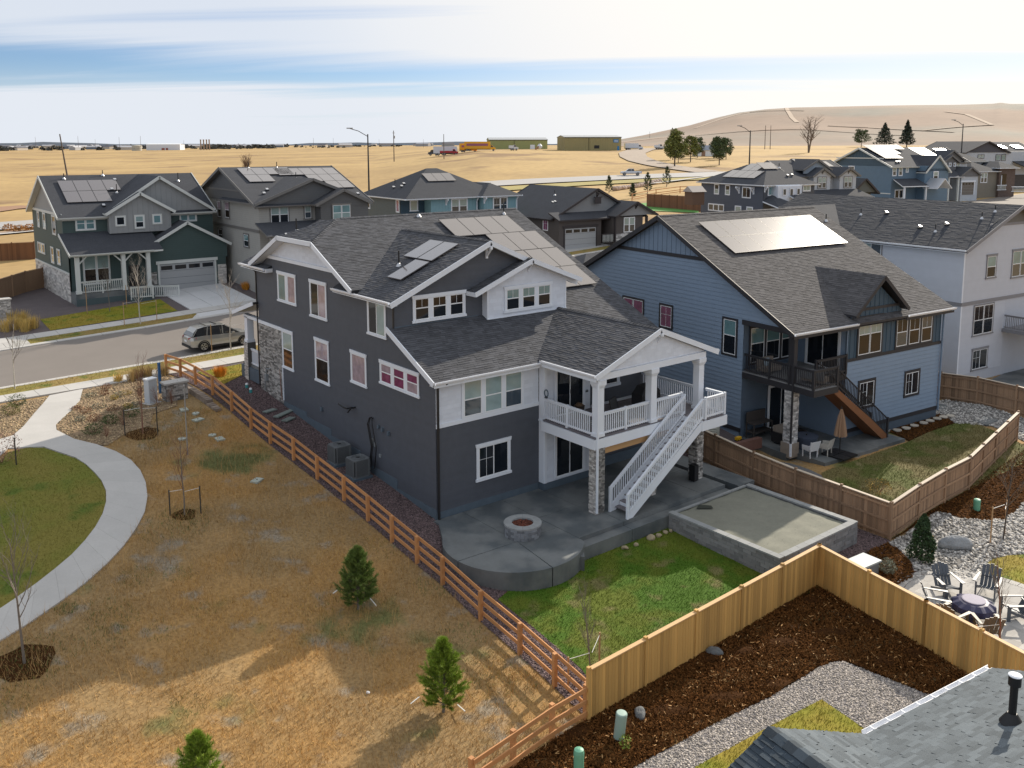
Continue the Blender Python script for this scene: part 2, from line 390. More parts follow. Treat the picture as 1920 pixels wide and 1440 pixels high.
def panels(parent,o,U,V,cells,m,fm,w=1.24,h=1.78,lift=.10,name='solar_panel'):
    """solar panels laid on a slope: o origin on the roof, U along the eave, V up the slope, cells (i, j)"""
    o=Vector(o); U=Vector(U).normalized(); V=Vector(V).normalized(); n=U.cross(V)
    if n.z<0: n=-n
    for (i,j) in cells:
        g=.012; a=o+U*(i*w+g)+V*(j*h+g)+n*lift; b=MB()
        p=[a,a+U*(w-2*g),a+U*(w-2*g)+V*(h-2*g),a+V*(h-2*g)]
        b.prism([tuple(x) for x in p],tuple(n*.04)); ob=b.build(name,m,parent)
        f=MB(); t=.022
        for s_,e_ in ((0,1),(1,2),(2,3),(3,0)):
            c_=(p[0]+p[2])/2; q0=p[s_]+n*.043; q1=p[e_]+n*.043; d0=(c_-p[s_]).normalized()*t; d1=(c_-p[e_]).normalized()*t
            f.poly([tuple(q0),tuple(q1),tuple(q1+d1),tuple(q0+d0)])
        f.build('panel_frame',fm,ob)
    return
# ---- shared materials
WHITE=mat('white_trim',(.72,.76,.82),.55,noise=(1.5,.04)); SASH=mat('white_vinyl',(.78,.80,.82),.35)
SLATE=mat('slate_siding',(.074,.082,.100),.62,noise=((2.5,.10),(14,.05)),attr=.10); SLATEF=mat('slate_foundation',(.085,.115,.145),.8,noise=(3,.12))
WSHAKE=mat('white_shake',(.66,.70,.77),.6,noise=(3,.05),attr=.05)
SHING=mat('asphalt_shingle',(.074,.077,.087),.93,noise=((60,.16),(1.1,.08)),attr=.34,bump=(160,.35,.01),spec=.3)
SHINGB=mat('asphalt_shingle_warm',(.092,.089,.092),.93,noise=((60,.16),(1.1,.08)),attr=.32,bump=(160,.35,.01),spec=.3)
SHINGF=mat('asphalt_roof_far',(.052,.056,.066),.93,noise=((7,.22),(1.1,.12)),bump=(30,.3,.02),spec=.3)
SHINGN=mat('asphalt_shingle_grey_green',(.115,.135,.150),.93,noise=((70,.18),(1.6,.10)),attr=.33,bump=(180,.35,.01),spec=.3)
GUT=mat('gutter_white',(.78,.80,.84),.32,spec=.6)
DARKMET=mat('dark_metal',(.018,.018,.02),.45); BLACKM=mat('black_pvc',(.008,.008,.009),.5); FLASH=mat('flashing_metal',(.55,.56,.58),.4,metal=.6)
GLASS=mat('window_glass_dark',(.012,.016,.022),.04,spec=.5); GLASSB=mat('window_glass_blue',(.03,.05,.07),.05,spec=.9,coat=.5)
BLIND=mat('blinds_behind_glass',(.26,.36,.36),.10,noise=(2,.15),spec=.9,coat=.8); BLINDG=mat('curtain_teal',(.14,.26,.28),.10,noise=(1.5,.3),spec=.9,coat=.8)
PINK=mat('magenta_curtain',(.20,.045,.11),.12,noise=(3,.5),coat=.8); BROWNG=mat('brown_room_behind_glass',(.022,.015,.012),.08,noise=(2,.5),spec=.5)
PINKL=mat('pale_curtain_behind_glass',(.36,.28,.32),.12,noise=(3,.35),coat=.8)
SOLAR=mat('solar_glass',(.13,.115,.115),.20,spec=.9,coat=1.0); SOLF=mat('panel_edge',(.03,.03,.032),.4)  # pale pinkish base holds part of the bright haze reflected in the glass
CONC=mat('patio_concrete',(.155,.165,.165),.62,noise=((.9,.22),(7,.08)),hue=((.085,.098,.105),.55,.45,.6),bump=(60,.12,.01)); 
SIDEW=mat('sidewalk_concrete',(.47,.455,.43),.85,noise=((1.2,.06),(12,.05)),objvar=.05,bump=(80,.15,.01))
DRIVE=mat('driveway_concrete',(.56,.56,.56),.85,noise=(1.5,.05),objvar=.03)
STONE=mat('ledge_stone',(.42,.40,.375),.85,noise=((5,.2),(30,.12)),attr=.45,objvar=.30,bump=(40,.5,.02)); MORT=mat('stone_joint',(.10,.095,.09),.95)
# ================================================================ GROUND
GX0,GY0,GST=-75.,-62.,.5; GNX,GNY=300,300
HG=np.array([[hz(GX0+i*GST,GY0+j*GST) for j in range(GNY)] for i in range(GNX)])
def hzv(x,y):
    a=np.clip((x-GX0)/GST,0,GNX-1.001); b=np.clip((y-GY0)/GST,0,GNY-1.001); i=a.astype(int); j=b.astype(int); s=a-i; t=b-j
    return HG[i,j]*(1-s)*(1-t)+HG[i+1,j]*s*(1-t)+HG[i,j+1]*(1-s)*t+HG[i+1,j+1]*s*t
FIELD=grassmat('dry_field_ground',[(.340,.205,.080),(.290,.195,.092),(.290,.240,.175),(.150,.150,.055)],s1=.16,s2=.75,amp=.38,s3=9)
PLAIN=grassmat('straw_plain',[(.44,.305,.135),(.36,.245,.11),(.24,.155,.08)],s1=.012,s2=.035,amp=.20,s3=.5)
def terrain_sheet():
    az=[a for a in np.arange(-12,112,.6)]+[a for a in np.arange(112,348,4.)]
    rr=[.01]+list(np.arange(3,112,.9)); 
    while rr[-1]<16000: rr.append(rr[-1]*(1.02 if rr[-1]<700 else 1.05))
    V=[];F=[]
    for r in rr:
        for a in az:
            x=pos[0]+r*math.cos(math.radians(a)); y=pos[1]+r*math.sin(math.radians(a)); V.append((x,y,hz(x,y)))
    n=len(az)
    for i in range(len(rr)-1):
        for j in range(n): F.append((i*n+j,(i+1)*n+j,(i+1)*n+(j+1)%n,i*n+(j+1)%n))
    me=bpy.data.meshes.new('ground'); me.from_pydata(V,[],F); me.materials.append(FIELD); me.materials.append(PLAIN)
    ri=[0]*len(F)
    for i in range(len(rr)-1):
        for j in range(n):
            if V[i*n+j][1]>62 or rr[i]>105: ri[i*n+j]=1
    me.polygons.foreach_set('material_index',ri); me.polygons.foreach_set('use_smooth',[True]*len(F)); me.update()
    O('ground',me,kind='structure')
terrain_sheet()
def inside(p,poly):
    x,y=p; c=False; n=len(poly)
    for i in range(n):
        x1,y1=poly[i]; x2,y2=poly[(i+1)%n]
        if (y1>y)!=(y2>y) and x<(x2-x1)*(y-y1)/(y2-y1)+x1: c=not c
    return c
def drape(name,poly,off,m,grid=.8,jit=0,zf=None,**pr):
    zf=zf or hz; n=len(poly); P2=[]
    for i in range(n):   # resample the outline
        a=poly[i]; b=poly[(i+1)%n]; k=max(1,int(math.dist(a,b)/grid))
        for j in range(k): P2.append((a[0]+(b[0]-a[0])*j/k,a[1]+(b[1]-a[1])*j/k))
    if jit:
        rj=random.Random(len(P2)); P2=[(x+rj.uniform(-jit,jit),y+rj.uniform(-jit,jit)) for x,y in P2]
    ne=len(P2); xs=[p[0] for p in poly]; ys=[p[1] for p in poly]
    for x in np.arange(min(xs)+grid/2,max(xs),grid):
        for y in np.arange(min(ys)+grid/2,max(ys),grid):
            if inside((x,y),poly): P2.append((float(x),float(y)))
    v,e,f,_,_,_=delaunay_2d_cdt([Vector(p) for p in P2],[(i,(i+1)%ne) for i in range(ne)],[],1,1e-4)
    me=bpy.data.meshes.new(name); me.from_pydata([(p.x,p.y,zf(p.x,p.y)+off) for p in v],[],f); me.materials.append(m); me.update()
    for p in me.polygons:
        if p.normal.z<0: p.flip()
    return O(name,me,**({'kind':'structure'}|pr))
def slab(poly,top,depth=.14,b=None,zf=None):
    """flat or sloping slab; top offset above the ground at each corner"""
    zf=zf or hz; b=b or MB(); n=len(poly); i=len(b.v)
    b.v+=[(x,y,zf(x,y)+top-depth) for x,y in poly]+[(x,y,zf(x,y)+top) for x,y in poly]
    b.f.append(tuple(i+k for k in range(n))[::-1]); b.f.append(tuple(i+n+k for k in range(n))); b.c+=[.5,.5]
    for k in range(n): b.f.append((i+k,i+(k+1)%n,i+n+(k+1)%n,i+n+k)); b.c.append(.5)
    return b
def ccw(poly):
    a=sum(poly[i][0]*poly[(i+1)%len(poly)][1]-poly[(i+1)%len(poly)][0]*poly[i][1] for i in range(len(poly)))
    return poly if a>0 else poly[::-1]
def sample(poly,n,holes=()):
    """n random points in a polygon"""
    A=np.array(poly); lo=A.min(0); hi=A.max(0); out=np.zeros((0,2)); ar=area2(poly); bb=(hi-lo).prod()
    while len(out)<n:
        q=rng.random((int((n-len(out))*bb/ar*1.1)+50,2))*(hi-lo)+lo
        def ins(q,poly):
            c=np.zeros(len(q),bool); P_=np.array(poly); x=q[:,0]; y=q[:,1]
            for i in range(len(P_)):
                x1,y1=P_[i]; x2,y2=P_[(i+1)%len(P_)]
                if y1==y2: continue
                k=((y1>y)!=(y2>y))&(x<(x2-x1)*(y-y1)/(y2-y1)+x1); c^=k
            return c
        k=ins(q,poly)
        for h in holes: k&=~ins(q,h)
        out=np.concatenate([out,q[k]])
    return out[:n]
def blades(name,poly,dens,h,wd,m,lean=.5,holes=(),off=0,clump=None,**pr):
    n=int(area2(poly)*dens); q=sample(poly,n,holes)
    if clump:  # keep clumps by a wavy mask
        f=np.sin(q[:,0]*clump*1.7+np.sin(q[:,1]*clump*1.3)*2)+np.sin(q[:,1]*clump*2.1+np.sin(q[:,0]*clump)*2)+rng.normal(0,.7,n); q=q[f>-.6]; n=len(q)
    z=hzv(q[:,0],q[:,1])+off; a=rng.random(n)*2*np.pi; hh=h*(.5+rng.random(n)); ln=rng.normal(0,lean,(n,2))*hh[:,None]
    B=np.column_stack([q,z-.01]); d=np.column_stack([np.cos(a),np.sin(a),np.zeros(n)])*wd/2
    T=B+np.column_stack([ln,hh]); V=np.stack([B-d,B+d,T],1).reshape(-1,3); F=np.arange(3*n).reshape(-1,3)
    return npmesh(name,V,F,m,vary=rng.random(n),**({'kind':'stuff'}|pr))
def pebbles(name,poly,dens,s,m,holes=(),off=.0,flat=.6,var=.5,**pr):
    n=int(area2(poly)*dens); q=sample(poly,n,holes); z=hzv(q[:,0],q[:,1])+off
    base=np.array([(1,0,0),(0,1,0),(-1,0,0),(0,-1,0),(0,0,1),(0,0,-1)],float)
    F0=np.array([(0,1,4),(1,2,4),(2,3,4),(3,0,4),(1,0,5),(2,1,5),(3,2,5),(0,3,5)])
    sc_=s*(1-var+2*var*rng.random((n,1,3))); sc_[:,:,2]*=flat
    V=base[None]*sc_+rng.normal(0,s*.18,(n,6,3)); a=rng.random(n)*6.28; c,s_=np.cos(a),np.sin(a)
    x=V[:,:,0]*c[:,None]-V[:,:,1]*s_[:,None]; y=V[:,:,0]*s_[:,None]+V[:,:,1]*c[:,None]
    V=np.stack([x+q[:,0,None],y+q[:,1,None],V[:,:,2]+z[:,None]+s*flat*.25],2).reshape(-1,3)
    F=(F0[None]+6*np.arange(n)[:,None,None]).reshape(-1,3)
    return npmesh(name,V,F,m,vary=np.repeat(rng.random(n),8),**({'kind':'stuff'}|pr))
def chips(name,poly,dens,l,wd,m,holes=(),off=.0,tilt=.35,**pr):
    n=int(area2(poly)*dens); q=sample(poly,n,holes); z=hzv(q[:,0],q[:,1])+off+rng.random(n)*.03
    a=rng.random(n)*6.28; L=l*(.4+rng.random(n)); W=wd*(.5+rng.random(n)); tl=rng.normal(0,tilt,n)
    d=np.column_stack([np.cos(a),np.sin(a),tl])*L[:,None]/2; e=np.column_stack([-np.sin(a),np.cos(a),rng.normal(0,tilt,n)])*W[:,None]/2
    c=np.column_stack([q,z]); V=np.stack([c-d-e,c+d-e,c+d+e,c-d+e],1).reshape(-1,3)
    return npmesh(name,V,np.arange(4*n).reshape(-1,4),m,vary=rng.random(n),**({'kind':'stuff'}|pr))
LAWN=grassmat('green_lawn',[(.062,.130,.010),(.110,.140,.016),(.175,.160,.060)],s1=.5,s2=.8,amp=.30,s3=14)
LAWNY=grassmat('yellow_green_lawn',[(.22,.215,.022),(.27,.21,.032),(.12,.165,.02)],s1=.30,s2=.9,amp=.30,s3=14)
LAWNB=grassmat('dull_green_lawn',[(.110,.125,.032),(.165,.140,.055),(.22,.19,.09)],s1=.5,s2=1.2,amp=.34,s3=12)
LAWNP=grassmat('park_lawn',[(.150,.160,.026),(.190,.165,.035),(.095,.135,.020)],s1=.22,s2=.5,amp=.25,s3=12)
VERGE=grassmat('verge_grass',[(.23,.19,.05),(.28,.20,.07),(.13,.15,.03)],s1=.4,s2=1.1,amp=.3,s3=10)
GRAVP=mat('pink_gravel',(.150,.105,.105),.9,noise=(3,.10),attr=.75); GRAVPB=mat('pink_gravel_bed',(.105,.072,.072),.95,noise=((1.1,.2),(25,.35)))
GRAVD=mat('dark_gravel',(.105,.085,.085),.95,noise=((1.1,.15),(14,.35)))
ROCKR=mat('river_rock',(.40,.38,.35),.8,noise=(6,.12),attr=.6); ROCKB=mat('river_rock_bed',(.16,.15,.14),.95,noise=(12,.3))
GRAVL=mat('light_gravel',(.40,.36,.32),.85,attr=.6); GRAVLB=mat('light_gravel_bed',(.20,.185,.185),.95,noise=(20,.35))
TANR=mat('tan_rock',(.36,.27,.16),.9,attr=.55); TANB=mat('tan_rock_bed',(.24,.165,.095),.95,noise=((2,.2),(18,.3)))
MULCH=mat('brown_mulch',(.105,.045,.014),1.0,attr=.6,spec=.05); MULCHB=mat('mulch_bed',(.050,.022,.008),1.0,spec=.05,noise=((3,.3),(18,.4)),bump=(9,.9,.06))
MULCHL=mat('light_wood_chip',(.42,.24,.09),.8,attr=.3)
ASPH=mat('asphalt',(.190,.168,.150),.9,noise=((.5,.06),(20,.06)),bump=(90,.2,.01)); ROADF=mat('far_road',(.36,.35,.34),.85,noise=(.05,.05))
SAND=mat('breeze_fines',(.205,.205,.165),.95,noise=((.8,.10),(5,.10),(40,.14)),bump=(60,.3,.01))
BLOCK=mat('retaining_block',(.215,.215,.215),.9,noise=((4,.12),(30,.1)),objvar=.22,bump=(50,.4,.02)); CAPM=mat('cap_stone',(.27,.28,.28),.85,noise=((3,.1),(30,.08)),objvar=.06,bump=(50,.2,.01))
PAVER=mat('paver',(.40,.385,.36),.85,noise=(4,.08),objvar=.16)
# -- street, kerbs, verges, sidewalks (run along x, bending slightly)
def ys(y0,x): return y0+(.03*x if x>0 else 0)-(.0 if x>0 else .015*x)
XS=list(np.arange(-70,236,3.))
def strip(name,y0,y1,off,m,x0=-70,x1=232,st=3.,**pr):
    b=MB(); xs=list(np.arange(x0,x1,st))+[x1]
    for a,c in zip(xs,xs[1:]):
        ny=max(1,int((y1-y0)/1.4))
        for k in range(ny):
            p0=y0+(y1-y0)*k/ny; p1=y0+(y1-y0)*(k+1)/ny
            b.poly([(x,ys(y,x),hz(x,ys(y,x))+off) for x,y in ((a,p0),(c,p0),(c,p1),(a,p1))])
    return b.build(name,m,**({'kind':'structure'}|pr))
strip('road',28.2,39.1,.03,ASPH,st=1.5)
strip('road_verge',25.95,27.75,.07,VERGE,st=1.5); 
for a,c in ((-9.3,4.2),(9.9,26),(31,60),(66,120)): strip('road_verge',39.6,41.05,.07,VERGE,a,c,st=1.5)
def kerb(y0,y1,x0,x1):
    xs=np.arange(x0,x1,3.05); kb=O('kerb',None,kind='structure'); 
    for i,a in enumerate(xs):
        s_=MB(); p=[(a+.012,ys(y0,a)),(a+3.03,ys(y0,a+3)),(a+3.03,ys(y1,a+3)),(a+.012,ys(y1,a))]; slab(ccw(p),.085,.18,s_); s_.build('kerb_stone',SIDEW,kb)
kerb(27.75,28.25,-40,70); kerb(39.05,39.6,-40,70)
def walk(y0,y1,x0,x1,st=1.55):
    w_=O('sidewalk',None,kind='structure')
    for a in np.arange(x0,x1,st):
        s_=MB(); p=[(a+.012,ys(y0,a)),(a+st-.012,ys(y0,a+st)),(a+st-.012,ys(y1,a+st)),(a+.012,ys(y1,a))]; slab(ccw(p),.09,.15,s_); s_.build('slab',SIDEW,w_)
walk(24.25,25.93,-40,16); walk(41.07,42.5,-40,60)
for (a,c) in ((-36,-9.3),):
    walk(39.62,41.05,a,c)
blades('verge_grass',[(-22,ys(25.95,-22)),(14,ys(25.95,14)),(14,ys(27.7,14)),(-22,ys(27.7,-22))],110,.09,.02,VERGE,off=.07)
blades('verge_grass',[(-9.2,39.7),(4.1,39.8),(4.1,41.0),(-9.2,41.0)],110,.09,.02,VERGE,off=.07)
# -- curving park path, slab by slab
path_out=[(-8.32,24.32),(-9.05,21.84),(-9.94,20.07),(-11.03,18.29),(-11.18,17.46),(-10.71,15.91),(-9.83,14.56),(-9.17,12.93),(-9.03,11.34),(-9.27,9.40),(-9.67,7.94),(-10.23,6.70),(-11.17,5.26),(-12.21,4.00),(-13.45,2.82),(-14.51,2.03),(-15.27,1.48),(-16.53,0.82),(-17.68,0.10),(-19.03,-0.72)]
path_in=[(-10.11,24.14),(-10.72,22.62),(-11.55,20.75),(-12.37,18.92),(-13.06,17.79),(-13.55,16.31),(-12.13,15.71),(-11.52,14.48),(-11.04,13.54),(-10.87,12.17),(-10.80,10.85),(-10.91,9.66),(-11.23,8.46),(-11.69,7.45),(-12.33,6.41),(-13.23,5.26),(-14.42,4.10),(-15.46,3.23),(-16.22,2.69),(-17.44,1.84)]
pth=O('path',None,kind='structure')
def resamp(pl,n):
    L=[0]
    for a,b in zip(pl,pl[1:]): L.append(L[-1]+math.dist(a,b))
    out=[]
    for k in range(n+1):
        t=L[-1]*k/n; i=min(len(pl)-2,max(j for j in range(len(pl)) if L[j]<=t+1e-9)); s=(t-L[i])/max(1e-9,L[i+1]-L[i]); out.append((pl[i][0]+(pl[i+1][0]-pl[i][0])*s,pl[i][1]+(pl[i+1][1]-pl[i][1])*s))
    return out
_pi=path_in[:5]; _po=path_out[:6]
def pslab(poly):
    b=MB(); slab(ccw(poly),.06,.14,b); b.build('slab',SIDEW,pth)
for a,b_ in ((0,1),(1,2),(2,3),(3,4)): pslab([path_in[a],path_out[a],path_out[b_],path_in[b_]])
# junction with the branch leaving to the left
pslab([path_in[4],path_out[4],path_out[5],path_in[6],path_in[5],(-14.07,15.53),(-15.02,14.67),(-15.70,15.81),(-14.70,16.75),(-13.72,17.57)])
A_=path_out[5:]; B_=path_in[6:]
A_=resamp(A_,16); B_=resamp(B_,16)
for k in range(16):
    m0=((A_[k][0]-A_[k+1][0])*.004,(A_[k][1]-A_[k+1][1])*.004); pslab([A_[k],(A_[k+1][0]+m0[0],A_[k+1][1]+m0[1]),(B_[k+1][0]+m0[0],B_[k+1][1]+m0[1]),B_[k]])
park=[(-14.17,14.94),(-13.63,15.87),(-12.81,16.02),(-12.14,15.65),(-11.53,14.42),(-11.05,13.48),(-10.89,12.18),(-10.82,10.86),(-10.93,9.67),(-11.25,8.48),(-11.71,7.46),(-12.35,6.42),(-13.25,5.27),(-14.43,4.11),(-15.47,3.24),(-16.22,2.69),(-17.43,1.90),(-18.54,1.26),(-19.55,6.55),(-18.36,13.13),(-16.25,14.76)]
drape('park_lawn',park,.02,LAWNP); blades('lawn_grass',park,260,.06,.02,LAWNP,off=.02)
tanbed1=[(-14.22,23.40),(-12.64,23.88),(-10.19,23.90),(-10.72,22.62),(-11.55,20.75),(-12.37,18.92),(-13.06,17.79),(-13.65,17.68),(-15.08,17.18)]
drape('rock_bed',tanbed1,.03,TANB); pebbles('tan_rock_cover',tanbed1,90,.055,TANR,off=.03)
tanbed2=[(-8.33,24.17),(-6.26,24.65),(-3.46,24.59),(-3.44,22.89),(-4.34,19.73),(-5.06,17.85),(-6.51,17.32),(-7.14,15.81),(-8.22,15.63),(-9.55,14.48),(-9.81,14.62),(-10.69,15.97),(-11.15,17.52),(-11.01,18.27),(-9.96,19.98),(-9.05,21.84)]
drape('rock_bed',tanbed2,.03,TANB); pebbles('tan_rock_cover',tanbed2,90,.05,TANR,off=.03)
# field grass between the path and the rail fence
field=[(-19.04,-0.84),(-16.54,0.76),(-14.53,1.97),(-12.23,3.93),(-10.23,6.65),(-9.69,7.90),(-9.29,9.35),(-9.05,11.29),(-9.19,12.87),(-9.59,14.36),(-8.26,15.51),(-7.12,15.72),(-6.53,17.15),(-5.04,17.74),(-3.19,15.93),(-3.09,10.59),(-2.77,6.00),(-2.69,1.22),(-2.62,-2.48),(-2.61,-4.18),(-2.80,-6.85),(-2.97,-9.28),(-3.18,-11.27),(-3.41,-12.98),(-6.46,-13.29),(-8.80,-13.58),(-17.82,-6.70),(-19.46,-4.88)]
FG1=grassmat('dry_grass',[(.52,.315,.105),(.42,.270,.11),(.34,.26,.165),(.17,.17,.06)],s1=.16,s2=.75,amp=.30,s3=9)
blades('dry_field_grass',field,170,.17,.018,FG1,lean=.45,off=0,clump=.9)
blades('dry_field_grass_short',field,120,.08,.02,FG1,lean=.8)
blades('tall_straw_grass',field,22,.42,.016,mat('pale_straw',(.46,.28,.11),.9,attr=.3),lean=.25,clump=.35)
gtuft=[]
GREENT=mat('weed_green',(.085,.13,.025),.85,attr=.45,noise=(8,.2))
for i,(q,r,n) in enumerate([((-9.52,5.34),1.5,420),((-8.81,5.75),1.1,300),((-11.83,2.33),.7,160),((-10.47,1.72),.6,110),((-14.36,1.56),.4,200),((-13.29,0.88),.8,120),((-13.24,0.10),.9,200),((-13.69,-0.80),.8,160),((-6.28,-3.73),1.8,420),((-10.53,-0.93),.5,60),((-15.51,-0.67),1.2,320),((-16.69,-0.96),1.5,420),((-12.53,-5.27),.6,120),((-7.58,13.65),.8,220),((-5.56,15.34),1.6,300),((-17.04,-2.51),.8,160),((-5.16,8.89),.9,90),((-2.78,-3.96),.8,240),((-2.86,16.78),1.4,330),((-3.80,-7.14),.9,220),((-4.29,-8.89),1.1,200),((-4.36,-10.25),1.1,200),((-3.45,-0.53),.9,150),((-12.13,-1.33),.6,90)]):
    a=rng.random(n)*6.28; rr=r*np.sqrt(rng.random(n)); q2=np.column_stack([q[0]+rr*np.cos(a),q[1]+rr*np.sin(a)]); z=hzv(q2[:,0],q2[:,1]); a=rng.random(n)*6.28
    d=np.column_stack([np.cos(a),np.sin(a),np.zeros(n)])*.008; hh=.05+.12*rng.random(n); B=np.column_stack([q2,z]); T=B+np.column_stack([rng.normal(0,.06,(n,2)),hh]); gtuft.append(np.stack([B-d,B+d,T],1).reshape(-1,3))
V=np.concatenate(gtuft); npmesh('green_weed_cover',V,np.arange(len(V)).reshape(-1,3),GREENT,vary=rng.random(len(V)//3),kind='stuff')
# -- ground beside and behind the main house
side_gravel=[(-3.33,24.99),(-3.03,20.69),(-2.90,15.53),(-2.88,10.62),(-2.62,6.04),(-2.60,1.38),(-2.56,-2.39),(-2.52,-4.12),(-2.71,-6.79),(-2.89,-9.23),(-3.10,-11.23),(-3.30,-12.91),(-2.4,-12.75),(-1.75,-11),(-1.45,-8.4),(-1.35,-6.0),(.2,-5.4),(1.2,-.1),(.3,0),(.3,22.8),(-2.3,22.8)]
drape('gravel_bed',side_gravel,.03,GRAVPB,.6); pebbles('pink_gravel_cover',side_gravel,330,.035,GRAVP,off=.03)
lawn1=[(-1.45,-8.4),(-1.3,-6.0),(.2,-5.5),(12.8,-5.2),(12.8,-5.85),(8.45,-5.85),(8.45,-11.6),(9.3,-12.7),(-2.3,-12.75),(-1.75,-11)]
drape('back_lawn',lawn1,.04,LAWN,.5); blades('lawn_grass',lawn1,520,.07,.02,LAWN,off=.035,lean=.6)
gr2=[(8.5,-11.4),(13.8,-11.4),(13.8,-5.9),(12.8,-5.9),(12.8,-5),(13.0,-5),(13.0,8),(15.3,8),(15.35,-12.2),(13.6,-14.2),(12.6,-15.6),(9.4,-14.6),(9.4,-12.6)]
drape('gravel_bed',gr2,.03,GRAVPB,.7); pebbles('pink_gravel_cover',gr2,200,.035,GRAVP,off=.03)
mb=[(15.01,-12.31),(14.68,-13.11),(14.06,-13.83),(13.41,-14.31),(12.94,-14.51),(11.56,-14.47),(10.70,-14.16),(11.01,-13.08),(12.71,-12.40),(13.77,-12.19)]
drape('mulch_bed',mb,.05,MULCHB,.5); chips('mulch_cover',mb,380,.10,.035,MULCH,off=.06)
rb=[(15.01,-12.31),(19.38,-12.33),(19.70,-13.21),(20.38,-13.83),(21.41,-14.34),(22.63,-14.32),(24.79,-13.96),(26.00,-15.05),(19.59,-17.43),(18.56,-16.38),(17.89,-15.98),(17.05,-15.74),(16.32,-15.83),(15.66,-16.19),(15.27,-16.67),(14.40,-15.76),(13.98,-15.16),(13.51,-14.79),(12.82,-14.53),(13.41,-14.31),(14.06,-13.83),(14.68,-13.11)]
drape('river_rock_bed',rb,.03,ROCKB,.7); pebbles('river_rock_cover',rb,85,.088,ROCKR,off=.03,flat=.65)
mb2=[(15.36,-12.19),(19.49,-12.28),(19.70,-13.21),(20.38,-13.83),(21.41,-14.34),(22.63,-14.32),(24.79,-13.96),(28.78,-14.01),(33.57,-12.21),(31.76,-11.26),(22.99,-11.98)]
drape('mulch_bed',mb2,.03,MULCHB,.7); chips('mulch_cover',mb2,260,.10,.035,MULCH,off=.04)
lawn4=[(16.32,-15.83),(17.05,-15.74),(17.89,-15.98),(18.56,-16.38),(19.59,-17.43),(14.65,-19.26),(15.07,-17.80),(15.14,-17.32),(15.41,-16.61)]
drape('side_lawn',lawn4,.04,LAWNY,.7); blades('lawn_grass',lawn4,350,.07,.02,LAWNY,off=.035)
# round paver terrace
PC=(12.59,-17.41); PR=math.dist(PC,(11.60,-14.44))
pav=O('paver_terrace',None,kind='structure'); PAVB=mat('paver_joint',(.13,.12,.11),.95)
PR=min(PR,5.2)
b=MB(); b.poly([(PC[0]+PR*math.cos(a),PC[1]+PR*math.sin(a),hz(*PC)+.055) for a in np.linspace(0,6.283,48,endpoint=False)]); b.build('paver_base',PAVB,pav)
zc=hz(*PC)+.055; k=0
for i in range(54):
    a0=i/54*6.2832+.004; a1=(i+1)/54*6.2832-.004; b=MB(); b.prism([(PC[0]+r*math.cos(a),PC[1]+r*math.sin(a),zc) for r,a in ((PR-.34,a0),(PR,a0),(PR,a1),(PR-.34,a1))],(0,0,.03)); b.build('paver',PAVER,pav)
tl=tabs2d([(PC[0]+(PR-.36)*math.cos(a),PC[1]+(PR-.36)*math.sin(a)) for a in np.linspace(0,6.283,40,endpoint=False)],.62,.42,.25,.4)
tl.sort(key=lambda t:math.dist(t[0][0],(PC[0]-2,PC[1]+1)))
bb=MB()
for n_,(c,v,row,r) in enumerate(tl):
    if n_<240: b=MB(); b.prism([(x,y,zc) for x,y in c],(0,0,.028+.004*r)); b.build('paver',PAVER,pav)
    else: bb.prism([(x,y,zc) for x,y in c],(0,0,.028+.004*r))
if bb.v: bb.build('paver',PAVER,pav,kind='stuff')
# -- lower yard: mulch, light gravel, grass corner
my=[(-8.04,-13.46),(-6.40,-13.20),(-3.37,-13.01),(1.63,-12.86),(9.25,-12.59),(8.36,-17.27),(7.93,-18.99),(7.45,-20.11),(5.88,-18.74),(5.63,-17.06),(5.46,-16.05),(5.10,-15.84),(4.41,-15.73),(3.36,-15.73),(1.77,-15.71),(-0.62,-15.47),(-3.60,-15.31),(-5.25,-15.40)]
drape('mulch_bed',my,.03,MULCHB,.35,zf=lambda x,y:hz(x,y)+.10*abs(math.sin(x*2.1+math.sin(y*1.7)))*math.sin(y*2.9+x)); chips('mulch_cover',my,820,.085,.028,MULCH,off=.07,tilt=.6); chips('wood_chip_cover',my,9,.10,.022,MULCHL,off=.11,tilt=.5)
gy=[(-5.25,-15.40),(-3.60,-15.31),(-0.62,-15.47),(1.77,-15.71),(3.36,-15.73),(4.41,-15.73),(5.10,-15.84),(5.46,-16.05),(5.63,-17.06),(5.88,-18.74),(7.45,-20.11),(4.26,-20.46),(2.76,-18.44),(3.03,-16.77),(0.60,-16.56),(-2.39,-16.35),(-4.65,-16.37)]
drape('light_gravel_bed',gy,.045,GRAVLB,.6); pebbles('light_gravel_cover',gy,520,.034,GRAVL,off=.045)
ly=[(3.03,-16.77),(2.76,-18.44),(4.15,-20.52),(0.65,-20.79),(-4.35,-16.84),(-2.39,-16.35),(0.60,-16.56)]
drape('corner_lawn',ly,.055,LAWNY,.6); blades('lawn_grass',ly,420,.07,.02,LAWNY,off=.055)
